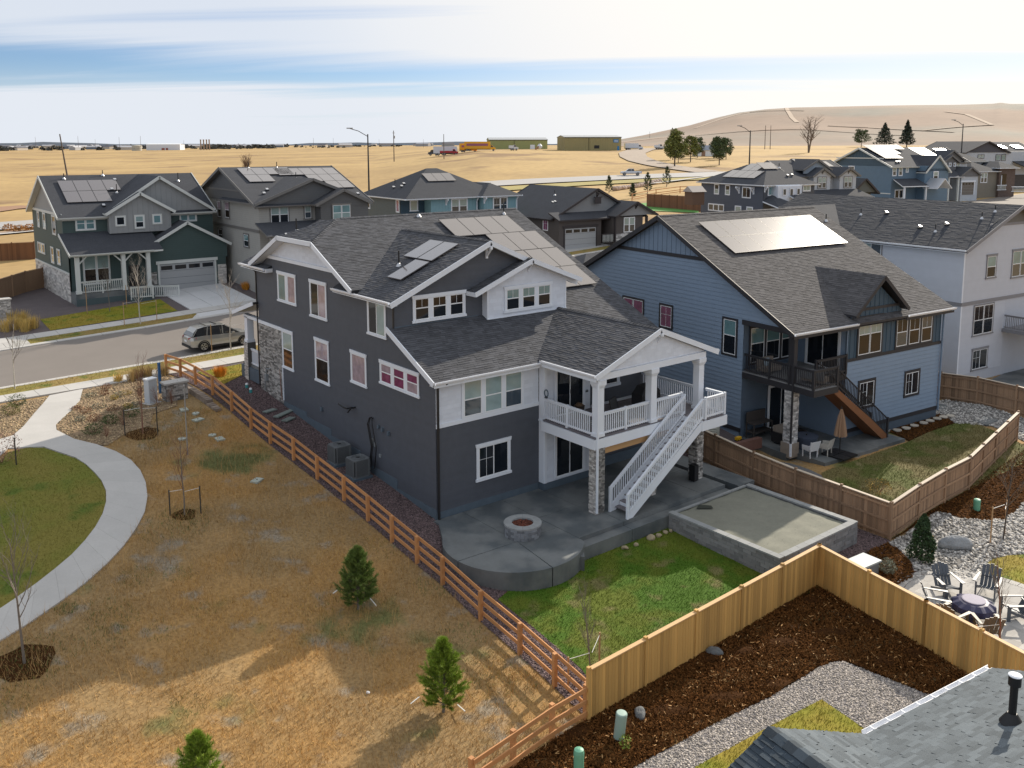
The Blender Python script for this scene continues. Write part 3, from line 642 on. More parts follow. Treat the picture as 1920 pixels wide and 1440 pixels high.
# -- neighbour's yard behind the tall fence
by=[(18.57,-6.77),(26.59,-7.09),(28.92,-6.96),(31.82,-7.10),(32.89,-7.84),(31.72,-10.77),(31.70,-12.11),(22.93,-12.01),(15.34,-12.18),(16.48,-8.70)]
drape('neighbour_lawn',by,.04,LAWNB,.6); blades('lawn_grass',by,330,.08,.02,LAWNB,off=.04)
bb2=[(27.57,-5.40),(26.59,-7.09),(28.92,-6.96),(31.82,-7.10),(33.01,-5.88),(33.01,-4.57),(30.42,-4.58)]
drape('mulch_bed',bb2,.05,MULCHB,.6); chips('mulch_cover',bb2,200,.1,.03,MULCH,off=.06)
drape('gravel_bed',[(15.4,-1),(19.4,-2.5),(24,-3.5),(24,1),(21,18),(15.4,18)],.02,GRAVD,1.0)
drape('neighbour_terrace',[(37.5,-4.2),(37.9,-8),(62,-12),(62,-2)],.05,CONC,1.5)
bg2=[(15.4,6),(15.5,-5),(16.2,-9.5),(18.39,-6.88),(18.9,-4.8),(17.8,0),(17.5,6)]
drape('gravel_bed',bg2,.03,mat('grey_gravel_bed',(.13,.13,.13),.95,noise=(14,.35)),.7)
rr2=[(27.03,-4.80),(27.57,-5.40),(30.42,-4.58),(33.01,-4.57),(33.01,-5.88),(31.82,-7.10),(33.18,-8.63),(31.70,-12.11),(36.01,-10.43),(36.88,-7.00),(37.11,-3.89),(29.30,-3.51)]
drape('river_rock_bed',rr2,.035,ROCKB,.7); pebbles('river_rock_cover',rr2,60,.08,ROCKR,off=.03)
# -- front yards across the street
drape('front_gravel',[(-12.5,42.6),(12,42.7),(40,44),(40,62),(-12.5,62)],.035,GRAVD,1.2)
fl=[(-6.07,46.83),(3.51,47.82),(3.38,42.97),(-6.15,42.87)]
drape('front_lawn',fl,.06,LAWNY,.6); blades('lawn_grass',fl,150,.08,.025,LAWNY,off=.06)
drv=O('driveway',None,kind='structure')
D0=(4.25,39.62); 
for i in range(3):
    for j in range(3):
        x0=4.3+i*1.87; y0=42.55+j*2.95; b=MB(); slab([(x0+.02,y0+.02),(x0+1.85,y0+.02),(x0+1.85,y0+2.93),(x0+.02,y0+2.93)],.10,.15,b); b.build('slab',DRIVE,drv)
b=MB(); slab([(3.4,39.62),(10.9,39.62),(9.9,41.05),(4.3,41.05)],.08,.15,b); b.build('apron',DRIVE,drv)
drape('front_lawn',[(16,42.7),(24,42.9),(24,50),(16,50)],.06,LAWNY,1.2)
drape('front_yard_lawn',[(-1.92,23.54),(1.34,23.82),(1.13,22.64),(0.02,21.20),(-1.59,20.04),(-1.69,21.05)][:6],.07,LAWNY,.6); blades('lawn_grass',[(-1.92,23.54),(1.34,23.82),(1.13,22.64),(0.02,21.20),(-1.59,20.04),(-1.69,21.05)],160,.08,.025,LAWNY,off=.07)
drape('front_gravel',[(-2.2,22.6),(14,22.6),(14,24.2),(-3,24.2)],.032,GRAVD,1.0)
drape('back_garden_lawn',[(84.60,69.43),(85.23,56.92),(97.12,66.84),(102.06,80.84),(97.05,82.00)],.1,mat('bright_turf',(.07,.24,.03),.8,noise=(1,.1)),3)
# -- far road, dirt track, straw verge
def ribbon(name,pts,wd,off,m,**pr):
    pts=resamp(pts,max(8,int(sum(math.dist(a,b) for a,b in zip(pts,pts[1:]))/8))); b=MB(); L=[];R=[]
    for i,p in enumerate(pts):
        a=pts[max(0,i-1)]; c=pts[min(len(pts)-1,i+1)]; d=math.dist(a,c); nx,ny=-(c[1]-a[1])/d,(c[0]-a[0])/d
        W=wd[0]+(wd[1]-wd[0])*i/(len(pts)-1); L.append((p[0]+nx*W/2,p[1]+ny*W/2)); R.append((p[0]-nx*W/2,p[1]-ny*W/2))
    for i in range(len(pts)-1):
        for k in range(4):
            f=lambda t,i: (L[i][0]+(R[i][0]-L[i][0])*t,L[i][1]+(R[i][1]-L[i][1])*t)
            q=[f(k/4,i),f(k/4,i+1),f((k+1)/4,i+1),f((k+1)/4,i)]; b.poly([(x,y,hz(x,y)+off) for x,y in q][::-1])
    return b.build(name,m,**({'kind':'structure'}|pr))
hwy=[(-140,118),(-60,128),(5.9,136),(60,148),(100,150.5),(129,148.3),(157.8,141.5),(210,124),(300,92),(420,40)]
ribbon('highway',hwy,(14,16),.25,ROADF); ribbon('highway_median',[(x-1.5,y-13) for x,y in hwy[:6]],(5,3),.2,mat('road_shoulder_dirt',(.30,.22,.16),.95,noise=(.3,.1)))
DIRT=mat('dirt_track',(.33,.27,.215),.95,noise=((.3,.14),(2,.1)))
ribbon('dirt_track',[(188.63,139.33),(195.20,154.01),(204.29,172.07),(218.91,194.20),(239.37,218.32),(263.49,242.43),(300.88,273.17),(340.38,299.00)],(9,13),.3,DIRT)
ribbon('roadside_grass',[(x+4,y-17) for x,y in hwy[3:8]],(11,10),.25,mat('roadside_grass',(.30,.25,.075),.95,noise=((.1,.2),(2,.2))))
# ================================================================ MAIN HOUSE
H=thing('house','dark slate two-storey house with white trim, rear deck and outdoor white stair','house')
S_=.472; RZ=12.15; RY=12.3
mz=lambda y:RZ-S_*(RY-y) if y<RY else RZ-S_*(y-RY)
X0=plane('x-',0.); Y0=plane('y-',0.)
def wallp(parent,M,poly,m,name='wall',w=0,d=-.12): b=MB(); mpoly(b,M,poly,d,w); return b.build(name,m,parent)
sp=[(0,-.3),(18.3,-.3),(18.3,9.28),(17.35,9.77),(7.25,9.77),(6.35,9.3),(6.35,9.06),(3.3,9.06),(3.3,7.84),(0,6.27)]
wallp(H,X0,sp,SLATE,w=-.004); siding(H,X0,[(u,max(v,.25) if v<.3 else v) for u,v in sp],.18,SLATE)
# back wall and the white bay beside the deck
wallp(H,Y0,[(0,-.3),(5.75,-.3),(5.75,6.3),(0,6.3)],SLATE,w=-.004)
siding(H,Y0,[(0,.30),(5.75,.30),(5.75,4.05),(0,4.05)],.18,SLATE)
def shake(parent,M,poly,m=WSHAKE,eu=.42,ev=.19):
    b=MB()
    for c,v,row,r in tabs2d(poly,eu,ev,.35,.43):
        f=lambda z:.02-.012*(z-v)/ev; cc=random.random(); b.poly([M(x,f(z),z) for x,z in c],cc); bt=sorted([p for p in c if abs(p[1]-v)<1e-5])
        if len(bt)>=2: b.poly([M(bt[0][0],-.0,v),M(bt[-1][0],-.0,v),M(bt[-1][0],.02,v),M(bt[0][0],.02,v)],cc*.7)
    wallp(parent,M,poly,m,'backing',w=-.001,d=-.02); return b.build('shake_siding',m,parent,kind='stuff')
shake(H,Y0,[(0,4.22),(5.7,4.22),(5.7,6.2),(0,6.2)])
def trimb(parent,M,items,m=WHITE,name='trim_board',t=.035):
    for (a,b_,c,d) in items: q=MB(); mbox(q,M,a,b_,c,d,0,t); q.build(name,m,parent)
trimb(H,Y0,[(0,5.7,4.04,4.22)],t=.05); trimb(H,Y0,[(.10,.12,4.22,6.2)])
XR=plane('x-',5.75); YB=plane('y-',-.38); YD=plane('y-',.2)
wallp(H,YB,[(5.75,.33),(8.65,.33),(8.65,6.3),(5.75,6.3)],WSHAKE,d=-.4); shake(H,YB,[(5.92,.35),(8.62,.35),(8.62,6.2),(5.92,6.2)])
trimb(H,YB,[(5.75,5.9,.33,6.2)],t=.03,name='corner_board'); trimb(H,XR,[(-.38,-.02,.33,6.2)],t=.02,name='corner_board')
wallp(H,YD,[(8.65,-.2),(13.8,-.2),(13.8,6.3),(8.65,6.3)],SLATE,w=-.004); siding(H,YD,[(8.65,.55),(13.8,.55),(13.8,6.2),(8.65,6.2)],.18,SLATE)
XE=plane('x+',13.8); wallp(H,XE,[(.2,-.3),(18.3,-.3),(18.3,9.3),(12.3,12.0),(.2,6.3)],SLATE)
wallp(H,plane('y+',18.3),[(0,1.5),(13.8,1.5),(13.8,9.2),(0,9.2)],SLATE)
# foundation strips, stepping down with the ground
for (a,b_,z) in ((0,3.2,.42),(3.2,6.6,.85),(6.6,9.6,1.28),(9.6,12.4,1.62),(12.4,15.2,1.86)):
    q=MB(); mbox(q,X0,a,b_,-.4,z,0,.03); q.build('foundation',SLATEF,H)
q=MB(); mbox(q,Y0,0,5.72,-.3,.30,0,.03); q.build('foundation',SLATEF,H)
q=MB(); q.box(5.76,8.64,-.37,.18,-.3,.33); mbox(q,YD,8.66,13.8,-.3,.5,0,.03); q.build('foundation',SLATEF,H)
# side gable: white shakes over a white belt, clipped top
shake(H,plane('x-',.03),[(7.75,9.95),(16.9,9.95),(14.25,10.98),(10.35,10.98)],eu=.36,ev=.17)
trimb(H,X0,[(7.72,16.92,9.77,9.95)],t=.06)
def rake(parent,p,q,m=WHITE,h=.24,t=.05,name='rake_trim',up=(0,0,1)): b=MB(); p=(p[0],p[1],p[2]+.03); q=(q[0],q[1],q[2]+.03); b.bar(p,q,t,h,up); return b.build(name,m,parent)
gx=-.505
for p,q in (((gx,18.25,9.24),(gx,14.32,mz(14.32)-.13)),((gx,14.36,11.07),(gx,10.24,11.07)),((gx,10.28,mz(10.28)-.13),(gx,6.25,mz(6.25)-.13))): rake(H,p,q)
b=MB(); b.poly([(gx,18.2,9.10),(.05,18.2,9.10),(.05,14.3,10.95),(gx,14.3,10.95)]); b.poly([(gx,14.3,10.95),(.05,14.3,10.95),(.05,10.3,10.95),(gx,10.3,10.95)]); b.poly([(gx,10.3,10.95),(.05,10.3,10.95),(.05,6.3,9.05),(gx,6.3,9.05)]); b.build('soffit',WHITE,H)
hx=2.05
R_MAIN=[(-.47,6.2,mz(6.2)),(1.2,6.2,mz(6.2)),(1.2,3.25,mz(3.25)),(-.3,3.25,mz(3.25)),(-.3,-.38,mz(-.38)),(14.25,-.38,mz(-.38)),(14.25,12.3,RZ),(hx,12.3,RZ),(-.47,10.26,mz(10.26))]
roof(H,H,R_MAIN,SHING,singles=300,edge=DARKMET)
roof(H,H,[(-.47,10.26,mz(10.26)),(hx,12.3,RZ),(-.47,14.34,mz(14.34))],SHING)
roof(H,H,[(14.25,12.3,RZ),(14.25,18.9,mz(18.9)),(1.2,18.9,mz(18.9)),(-.47,18.25,mz(18.25)),(-.47,14.34,mz(14.34)),(hx,12.3,RZ)],SHING)
# ridge and hip caps
def caps(parent,p,q,m,wd=.15,st=.2,name='ridge_cap'):
    p=Vector(p); q=Vector(q); d=q-p; L=d.length; d.normalize(); s=d.cross(Vector((0,0,1))).normalized(); b=MB(); n=int(L/st)
    for i in range(n):
        a=p+d*i*st; c=a+d*(st*1.06); z0=Vector((0,0,.045)); z1=Vector((0,0,.026)); k=.42*wd; cc=random.random()
        b.poly([tuple(a-s*wd+z0-Vector((0,0,k))),tuple(a+z0),tuple(c+z1),tuple(c-s*wd+z1-Vector((0,0,k)))],cc); b.poly([tuple(a+z0),tuple(a+s*wd+z0-Vector((0,0,k))),tuple(c+s*wd+z1-Vector((0,0,k))),tuple(c+z1)],cc)
    return b.build(name,m,parent,kind='stuff')
caps(H,(14.25,12.3,RZ),(hx,12.3,RZ),SHING); caps(H,(-.47,10.26,mz(10.26)),(hx,12.3,RZ),SHING); caps(H,(-.47,14.34,mz(14.34)),(hx,12.3,RZ),SHING)
# rear upper gable (dark) and its roof
gs=.435; gX=5.2; gZ=11.5; gyv=lambda z: RY-(RZ-z)/S_
zl=lambda x: gZ-gs*abs(x-gX)
yv=lambda x: gyv(zl(x))
roof(H,H,[(-.35,2.92,zl(-.35)),(gX,2.92,gZ),(gX,yv(gX)+.15,gZ),(-.35,yv(-.35)+.15,zl(-.35))],SHING,edge=DARKMET)
roof(H,H,[(gX,2.92,gZ),(10.75,2.92,zl(10.75)),(10.75,yv(10.75)+.15,zl(10.75)),(gX,yv(gX)+.15,gZ)],SHING,edge=DARKMET)
caps(H,(gX,2.95,gZ),(gX,10.9,gZ),SHING)
YG=plane('y-',3.3); gp=[(0,7.9),(10.3,7.9),(10.3,9.2),(gX,11.4),(0,9.15)]
wallp(H,YG,gp,SLATE,w=-.004); siding(H,YG,gp,.18,SLATE)
trimb(H,YG,[(0.0,4.7,7.76,7.93)],SLATEF)
rake(H,(-.38,2.90,zl(-.38)-.13),(gX+.02,2.90,gZ-.13)); rake(H,(gX-.02,2.90,gZ-.13),(10.78,2.90,zl(10.78)-.13))
b=MB(); b.poly([(-.35,2.92,zl(-.35)-.2),(gX,2.92,gZ-.2),(gX,3.3,gZ-.2),(-.35,3.3,zl(-.35)-.2)]); b.poly([(gX,2.92,gZ-.2),(10.7,2.92,zl(10.7)-.2),(10.7,3.3,zl(10.7)-.2),(gX,3.3,gZ-.2)]); b.build('soffit',WHITE,H)
def bracket(parent,x,y,z,m=WHITE,s=1.,d=(0,-1)):
    b=MB(); dx,dy=d; 
    def bx(a0,a1,z0,z1,w=.06*s): 
        if dy: b.box(x-w,x+w,min(y+dy*a0,y+dy*a1),max(y+dy*a0,y+dy*a1),z0,z1)
        else: b.box(min(x+dx*a0,x+dx*a1),max(x+dx*a0,x+dx*a1),y-w,y+w,z0,z1)
    bx(.0,.46*s,z-.16*s,z); bx(.0,.09*s,z-.62*s,z-.16*s)
    b.bar((x+dx*.05*s,y+dy*.05*s,z-.52*s),(x+dx*.40*s,y+dy*.40*s,z-.14*s),.10*s,.07*s); return b.build('gable_bracket',m,parent)
bracket(H,gX,3.3,gZ-.25)
gutter(H,(-.38,8.35,9.13),(-.38,2.95,9.13),GUT,(-1,0,0)); b=MB(); b.box(-.38,0.0,2.95,8.35,8.93,8.97); b.build('soffit',WHITE,H)
b=MB(); b.prism([(-.36,6.2,9.02),(-.36,8.35,9.12),(0,8.35,9.30),(0,6.2,9.2)],(0,0,.03)); b.build('return_roof',SHING,H)
# white dormer gable
YW=plane('y-',2.93); dX=7.5; dZ=10.5; ds=.385; dz=lambda x:dZ-ds*abs(x-dX)
dp_=[(4.95,7.74),(10.02,7.74),(10.02,9.35),(dX,10.33),(4.95,9.35)]
shake(H,YW,dp_); b=MB(); b.box(4.95,10.02,2.95,3.35,7.7,9.35); b.build('dormer_wall',WHITE,H)
trimb(H,YW,[(4.95,10.02,7.66,7.76)],t=.05); trimb(H,YW,[(4.95,5.05,7.76,9.3),(9.92,10.02,7.76,9.3)],t=.03,name='corner_board')
roof(H,H,[(4.02,2.55,dz(4.02)),(dX,2.55,dZ),(dX,8.6,dZ),(4.02,3.3,dz(4.02))],SHING,edge=DARKMET); roof(H,H,[(dX,2.55,dZ),(10.72,2.55,dz(10.72)),(10.72,6.2,dz(10.72)),(dX,8.9,dZ)],SHING,edge=DARKMET)
caps(H,(dX,2.6,dZ),(dX,6.5,dZ),SHING)
rake(H,(3.99,2.53,dz(3.99)-.12),(dX+.02,2.53,dZ-.12),h=.22); rake(H,(dX-.02,2.53,dZ-.12),(10.76,2.53,dz(10.76)-.12),h=.22); rake(H,(4.0,2.53,dz(4.0)-.12),(4.0,3.3,dz(4.0)-.12),h=.2)
bracket(H,dX,2.93,dZ-.2,s=.75)
# lower rear eave
rake(H,(-.33,-.36,mz(-.36)-.12),(-.33,3.42,mz(3.42)-.12))
gutter(H,(-.3,-.40,mz(-.4)+.02),(5.5,-.40,mz(-.4)+.02),GUT,(0,-1,0))
b=MB(); b.box(-.3,5.48,-.40,-.36,5.93,6.12); b.build('fascia',WHITE,H); b=MB(); b.box(-.3,5.75,-.38,.0,5.97,5.99); b.build('soffit',WHITE,H)
# deck roof
kX=9.5; kZ=7.80; ks=.385; kz=lambda x:kZ-ks*abs(x-kX); kyv=lambda z: RY-(RZ-z)/S_
roof(H,H,[(5.5,-4.05,kz(5.5)),(kX,-4.05,kZ),(kX,kyv(kZ)+.1,kZ),(5.5,kyv(kz(5.5))+.1,kz(5.5))],SHING,edge=DARKMET)
roof(H,H,[(kX,-4.05,kZ),(13.55,-4.05,kz(13.55)),(13.55,kyv(kz(13.55))+.1,kz(13.55)),(kX,kyv(kZ)+.1,kZ)],SHING,edge=DARKMET)
caps(H,(kX,-4.0,kZ),(kX,3.05,kZ),SHING)
rake(H,(5.47,-4.07,kz(5.47)-.11),(kX+.02,-4.07,kZ-.11),h=.24); rake(H,(kX-.02,-4.07,kZ-.11),(13.6,-4.07,kz(13.6)-.11),h=.24)
gutter(H,(5.5,-4.05,kz(5.5)+.02),(5.5,-.45,kz(5.5)+.02),GUT,(-1,0,0)); gutter(H,(13.55,-4.05,kz(13.55)+.02),(13.55,-.45,kz(13.55)+.02),GUT,(1,0,0))
b=MB(); b.box(5.49,5.52,-4.05,-.4,5.98,6.2); b.build('fascia',WHITE,H)
YK=plane('y-',-3.85); kp=[(5.85,6.25),(12.8,6.25),(12.8,kz(12.8)-.2),(kX,kZ-.2),(5.85,kz(5.85)-.2)]
wallp(H,YK,kp,WSHAKE,'gable_infill',w=0,d=-.05); shake(H,plane('y-',-3.87),[(6.0,6.28),(12.7,6.28),(12.7,kz(12.7)-.24),(kX,kZ-.24),(6.0,kz(6.0)-.24)],eu=.36,ev=.17)
b=MB(); b.box(5.68,12.82,-3.95,-3.62,5.98,6.27); b.build('beam',WHITE,H); b=MB(); b.box(5.68,5.9,-3.6,-.4,5.98,6.2); b.box(12.6,12.82,-3.6,.2,5.98,6.2); b.build('beam',WHITE,H)
b=MB(); b.box(5.7,12.8,-3.8,.15,6.2,6.24); b.build('porch_ceiling',WHITE,H)
bracket(H,kX,-3.87,kZ-.22,s=.7)
DECKF=mat('deck_boards',(.15,.135,.145),.6,noise=(4,.1),objvar=.12); LUM=mat('raw_lumber',(.46,.27,.12),.7,noise=((1.2,.1),(25,.1)),stretch=(1,8,8))
for (cx,label) in ((5.93,0),(9.27,1),(12.56,2)):
    b=MB(); b.box(cx-.18,cx+.18,-3.92,-3.56,3.47,5.98); b.box(cx-.22,cx+.22,-3.96,-3.52,3.47,3.62); o=b.build('column',WHITE,H)
    b=MB(); b.box(cx-.25,cx+.25,-3.99,-3.49,5.80,5.98); b.prism([(cx-.25,-3.99,5.80),(cx+.25,-3.99,5.80),(cx+.25,-3.49,5.80),(cx-.25,-3.49,5.80)],(0,0,-.02)); b.hexa([(cx-.18,-3.92,5.62),(cx+.18,-3.92,5.62),(cx+.18,-3.56,5.62),(cx-.18,-3.56,5.62),(cx-.25,-3.99,5.80),(cx+.25,-3.99,5.80),(cx+.25,-3.49,5.80),(cx-.25,-3.49,5.80)]); b.build('capital',WHITE,o)
    st=MB(); st.box(cx-.22,cx+.22,-3.93,-3.49,-.1,2.98); so_=st.build('stone_column',MORT,H)
    for M_,a,c_,sg in ((plane('y-',-3.93),cx-.24,cx+.24,130 if label==0 else 60),(plane('x-',cx-.22),-3.95,-3.47,60 if label==2 else 0)): stonewall(so_,M_,a,c_,.0,2.98,STONE,MORT,sg,eu=.19,ev=.075)
# deck floor boards, rim, beam
dk=O('deck',None,H)
for i in range(24):
    y=-3.92+i*.146; 
    b=MB(); b.box(5.6,12.95,y,y+.138,3.42,3.455); b.build('deck_board',DECKF,dk)
for i in range(8):
    y=-5.12+i*.146; b=MB(); b.box(11.25,12.95,y,y+.138,3.42,3.455); b.build('deck_board',DECKF,dk)
b=MB(); b.box(5.58,11.2,-3.96,-3.92,2.95,3.40); b.box(5.54,5.58,-3.96,-.4,2.95,3.40); b.box(11.2,13.0,-5.16,-5.12,2.95,3.40); b.box(11.2,11.24,-5.12,-3.94,2.95,3.40); b.box(12.96,13.0,-5.12,.1,2.95,3.40); b.build('rim_board',WHITE,dk)
b=MB(); b.box(5.7,12.9,-3.9,.1,3.30,3.38); b.build('underside',WHITE,dk)
b=MB(); b.box(6.16,9.05,-3.82,-3.70,2.62,2.93); b.box(9.5,12.3,-3.82,-3.70,2.62,2.93); b.build('support_beam',LUM,dk)
BAL=MB(); BAL.box(-.02,.02,-.02,.02,0,.86); BALM=BAL.mesh(WHITE)
def railing(parent,p,q,zf,balm,railm,gap=.125,h=1.02,posts=(),zt=None):
    p=Vector(p); q=Vector(q); L=(q-p).length; n=max(2,int(L/gap)); z0=zf
    b=MB(); b.bar(p+Vector((0,0,z0+h-.02)),q+Vector((0,0,z0+h-.02)),.12,.04); o=b.build('top_rail',railm,parent)
    b=MB(); b.bar(p+Vector((0,0,z0+h-.085)),q+Vector((0,0,z0+h-.085)),.05,.09); b.bar(p+Vector((0,0,z0+.12)),q+Vector((0,0,z0+.12)),.05,.08); b.build('bottom_rail',railm,parent)
    for i in range(1,n): c=p+(q-p)*(i/n); O('baluster',balm,parent,(c.x,c.y,z0+.05))
    for t in posts: c=p+(q-p)*t; b=MB(); b.box(c.x-.055,c.x+.055,c.y-.055,c.y+.055,z0-.08,z0+h+.03); b.build('rail_post',railm,parent)
railing(dk,(5.72,-3.55,0),(5.72,-.42,0),3.455,BALM,WHITE,posts=(.5,))
railing(dk,(6.13,-3.78,0),(9.07,-3.78,0),3.455,BALM,WHITE,posts=(.5,))
railing(dk,(9.47,-3.78,0),(11.3,-3.78,0),3.455,BALM,WHITE,posts=(1.,))
railing(dk,(11.5,-5.06,0),(12.88,-5.06,0),3.455,BALM,WHITE,posts=(0.,1.)); railing(dk,(12.88,-5.0,0),(12.88,-3.95,0),3.455,BALM,WHITE); railing(dk,(12.8,-3.5,0),(12.8,.15,0),3.455,BALM,WHITE)
# outdoor stair
st=thing('outdoor_stair','white railed wooden stair descending from deck landing to concrete patio','staircase')
sx0,sz0,sx1,sz1=11.25,3.455,6.42,.0; NR=17; SLP=(sz0-sz1)/(sx0-sx1)
for k in range(NR):
    xa=sx0-(k+0)*(sx0-sx1)/NR; z=sz0-(k+1)*(sz0)/NR+.0
    xb=sx0-(k+1)*(sx0-sx1)/NR
    if k<NR-1:
        b=MB(); b.box(xb-.03,xa,-5.06,-4.12,z-.04,z); b.build('tread',DECKF,st)
        b=MB(); b.box(xa-.02,xa,-5.06,-4.12,z,z+.165); b.build('riser',WHITE,st)
for y in (-5.12,-4.06):
    b=MB(); b.prism([(sx0,y-.02,sz0),(sx0,y-.02,sz0-.42),(sx1+.32,y-.02,0.0),(sx1-.02,y-.02,0.0),(sx1-.02,y-.02,.22)],(0,.04,0)); b.build('stringer',WHITE,st)
    a=Vector((sx1,y,1.10)); c=Vector((sx0,y,sz0+1.02)); b=MB(); b.bar(a,c,.11,.05); b.build('top_rail',WHITE,st); b=MB(); b.bar(a-Vector((0,0,.10)),c-Vector((0,0,.10)),.05,.08); b.bar(a-Vector((0,0,.86)),c-Vector((0,0,.86)),.05,.08); b.build('bottom_rail',WHITE,st)
    nb=36
    for i in range(nb+1):
        t=i/nb; x=a.x+(c.x-a.x)*t; z=a.z+(c.z-a.z)*t
        if i==0: b=MB(); b.box(x-.05,x+.05,y-.05,y+.05,0,z+.04); b.build('newel_post',WHITE,st)
        else: O('baluster',BALM,st,(x,y,z-.95))
# windows, measured on the walls
W3=[BLIND,BLINDG]
window(H,X0,13.13,15.52,7.5,9.2,WHITE,SASH,[PINKL,BLINDG],units=2,flare=True,gap=.28)
window(H,X0,9.62,11.58,7.22,9.19,WHITE,SASH,[PINKL,GLASS],flare=True,slider=True)
window(H,X0,3.85,5.62,7.26,9.0,WHITE,SASH,[BLIND,GLASS],slider=True,flare=False)
window(H,X0,13.72,15.2,3.8,6.02,WHITE,SASH,[BLIND,BROWNG],flare=True,meet=.52)
window(H,X0,9.55,11.2,3.88,6.2,WHITE,SASH,[PINKL,BROWNG],flare=True,meet=.55)
window(H,X0,5.74,7.36,4.58,6.22,WHITE,SASH,[PINKL],flare=True)
window(H,X0,1.16,4.58,5.11,6.25,WHITE,SASH,[PINK,PINKL,PINK],units=3,flare=True,meet=.55,gap=.2)
window(H,Y0,1.28,4.86,4.16,6.2,WHITE,SASH,[BLIND,GLASSB,BLIND,BLIND,BLIND,GLASSB],units=3,meet=.42,gap=.18,sill=False,tw=.12)
window(H,Y0,2.05,4.07,1.18,2.9,WHITE,SASH,[GLASS],slider=True,flare=True,tw=.13,munt=True)
window(H,YG,.95,3.98,7.98,9.25,WHITE,SASH,[BROWNG,GLASS],units=3,flare=True,meet=.55,munt=True,tw=.12,gap=.2)
window(H,YW,5.95,9.1,7.92,9.22,WHITE,SASH,[BLINDG,GLASS],units=3,flare=True,meet=.55,munt=True,tw=.12,gap=.2)
window(H,YD,9.55,11.25,4.05,5.35,WHITE,SASH,[GLASS],flare=False,tw=.15)
def sliding_door(parent,M,u0,u1,z0,z1,name='sliding_door',tr=WHITE,gl=GLASS,fr=SASH):
    b=MB(); t=.12; _M=M; M=lambda u,w_,z: _M(u,w_+.022,z)
    mbox(b,M,u0-t,u0,z0-.03,z1+t,0,.04); mbox(b,M,u1,u1+t,z0-.03,z1+t,0,.04); mbox(b,M,u0,u1,z1,z1+t,0,.04); mbox(b,M,u0,u1,z0-.05,z0,0,.07); o=b.build(name,tr,parent)
    b=MB(); m_=(u0+u1)/2
    for a in (u0,m_-.03,u1-.05): mbox(b,M,a,a+.05,z0,z1,.0,.03)
    mbox(b,M,u0+.05,u1-.05,z0,z0+.05,0,.028); mbox(b,M,u0+.05,u1-.05,z1-.05,z1,0,.028); b.build('sash',fr,o)
    for a,c in ((u0+.05,m_-.03),(m_+.02,u1-.05)): b=MB(); mbox(b,M,a,c,z0+.05,z1-.05,-.02,.012); b.build('pane',gl,o)
    b=MB(); mbox(b,M,m_+.0,m_+.03,z0+.95,z0+1.15,.03,.06); b.build('handle',DARKMET,o); return o
YB2=plane('y-',-.40)
sliding_door(H,YB2,6.44,8.18,.48,2.50); sliding_door(H,YB2,6.44,8.15,3.47,5.72)
# panels, vents
vz=(0,1,S_)
def pA(i0,n,y1): panels(H,(i0,y1-1.78,mz(y1-1.78)),(1,0,0),vz,[(k,0) for k in range(n)],SOLAR,SOLF,w=1.235,h=1.96)
pA(7.88,4,11.42); pA(9.85,3,9.65); pA(11.2,2,7.87); pA(11.05,2,6.10); pA(9.82,1,6.10); pA(9.95,1,7.87)
def pB(x,y): panels(H,(x,y,zl(x)),(0,-1,0),(1,0,gs),[(0,0)],SOLAR,SOLF,w=1.24,h=1.78)
pB(2.83,6.9); pB(2.83,5.63); pB(1.12,5.63)
vent_pipe(H,2.2,6.35,zl(2.2),.75,.04,BLACKM,FLASH); vent_pipe(H,.6,14.2,11.35,.75,.04,BLACKM,FLASH); roof_cap(H,-.05,13.9,11.2,FLASH,.18,DARKMET); vent_pipe(H,7.0,12.0,mz(12.0),.12,.04,BLACKM,FLASH); vent_pipe(H,12.9,11.75,mz(11.7),.62,.035,BLACKM,FLASH)
# downspouts
def downspout(parent,pts,m,r=.04,name='downspout'): b=MB(); [b.bar(p,q,r*2,r*1.6,(1,0,0) if abs(Vector(q).x-Vector(p).x)<abs(Vector(q).z-Vector(p).z) else (0,0,1)) for p,q in zip(pts,pts[1:])]; return b.build(name,m,parent)
downspout(H,[(.35,-.42,6.05),(.06,-.10,5.9),(.06,-.08,.0)],DARKMET,.045); downspout(H,[(5.62,-3.3,6.2),(5.66,-4.0,6.05),(5.66,-4.02,.55),(5.66,-4.02,.1)],WHITE,.045)
downspout(H,[(-.3,3.1,9.0),(-.06,3.2,8.85),(-.06,3.22,7.9)],DARKMET,.04); downspout(H,[(-.36,18.5,9.1),(-.05,18.4,8.8),(-.05,18.4,2.1)],DARKMET,.04)
# stone bay, front porch
trimb(H,X0,[(15.22,18.3,5.85,6.03)],t=.06); stonewall(H,X0,15.22,18.3,1.7,5.85,STONE,MORT,0,eu=.28,ev=.085); trimb(H,X0,[(15.16,15.24,1.9,3.9)],t=.06)
b=MB(); b.box(.1,6,18.35,21.2,2.0,3.0); b.build('porch_floor',CONC,H); b=MB(); b.box(-.02,.1,18.35,21.2,2.1,2.85); b.build('foundation',SLATEF,H)
for y in (20.05,):
    b=MB(); b.box(-.02,.38,y,y+.4,4.4,5.9); b.box(-.06,.42,y-.04,y+.44,4.35,4.5); o=b.build('column',WHITE,H); b=MB(); b.box(-.05,.45,y-.05,y+.5,2.0,4.35); o=b.build('stone_column',MORT,H); stonewall(o,plane('x-',-.05),y-.05,y+.5,2.0,4.35,STONE,MORT,eu=.2,ev=.075)
    b=MB(); b.box(-.02,.3,18.3,20.6,5.85,6.03); b.build('beam',WHITE,H)
pr_=O('porch_railing',None,H); railing(pr_,(.15,18.45,0),(.15,20.0,0),2.98,BALM,WHITE)
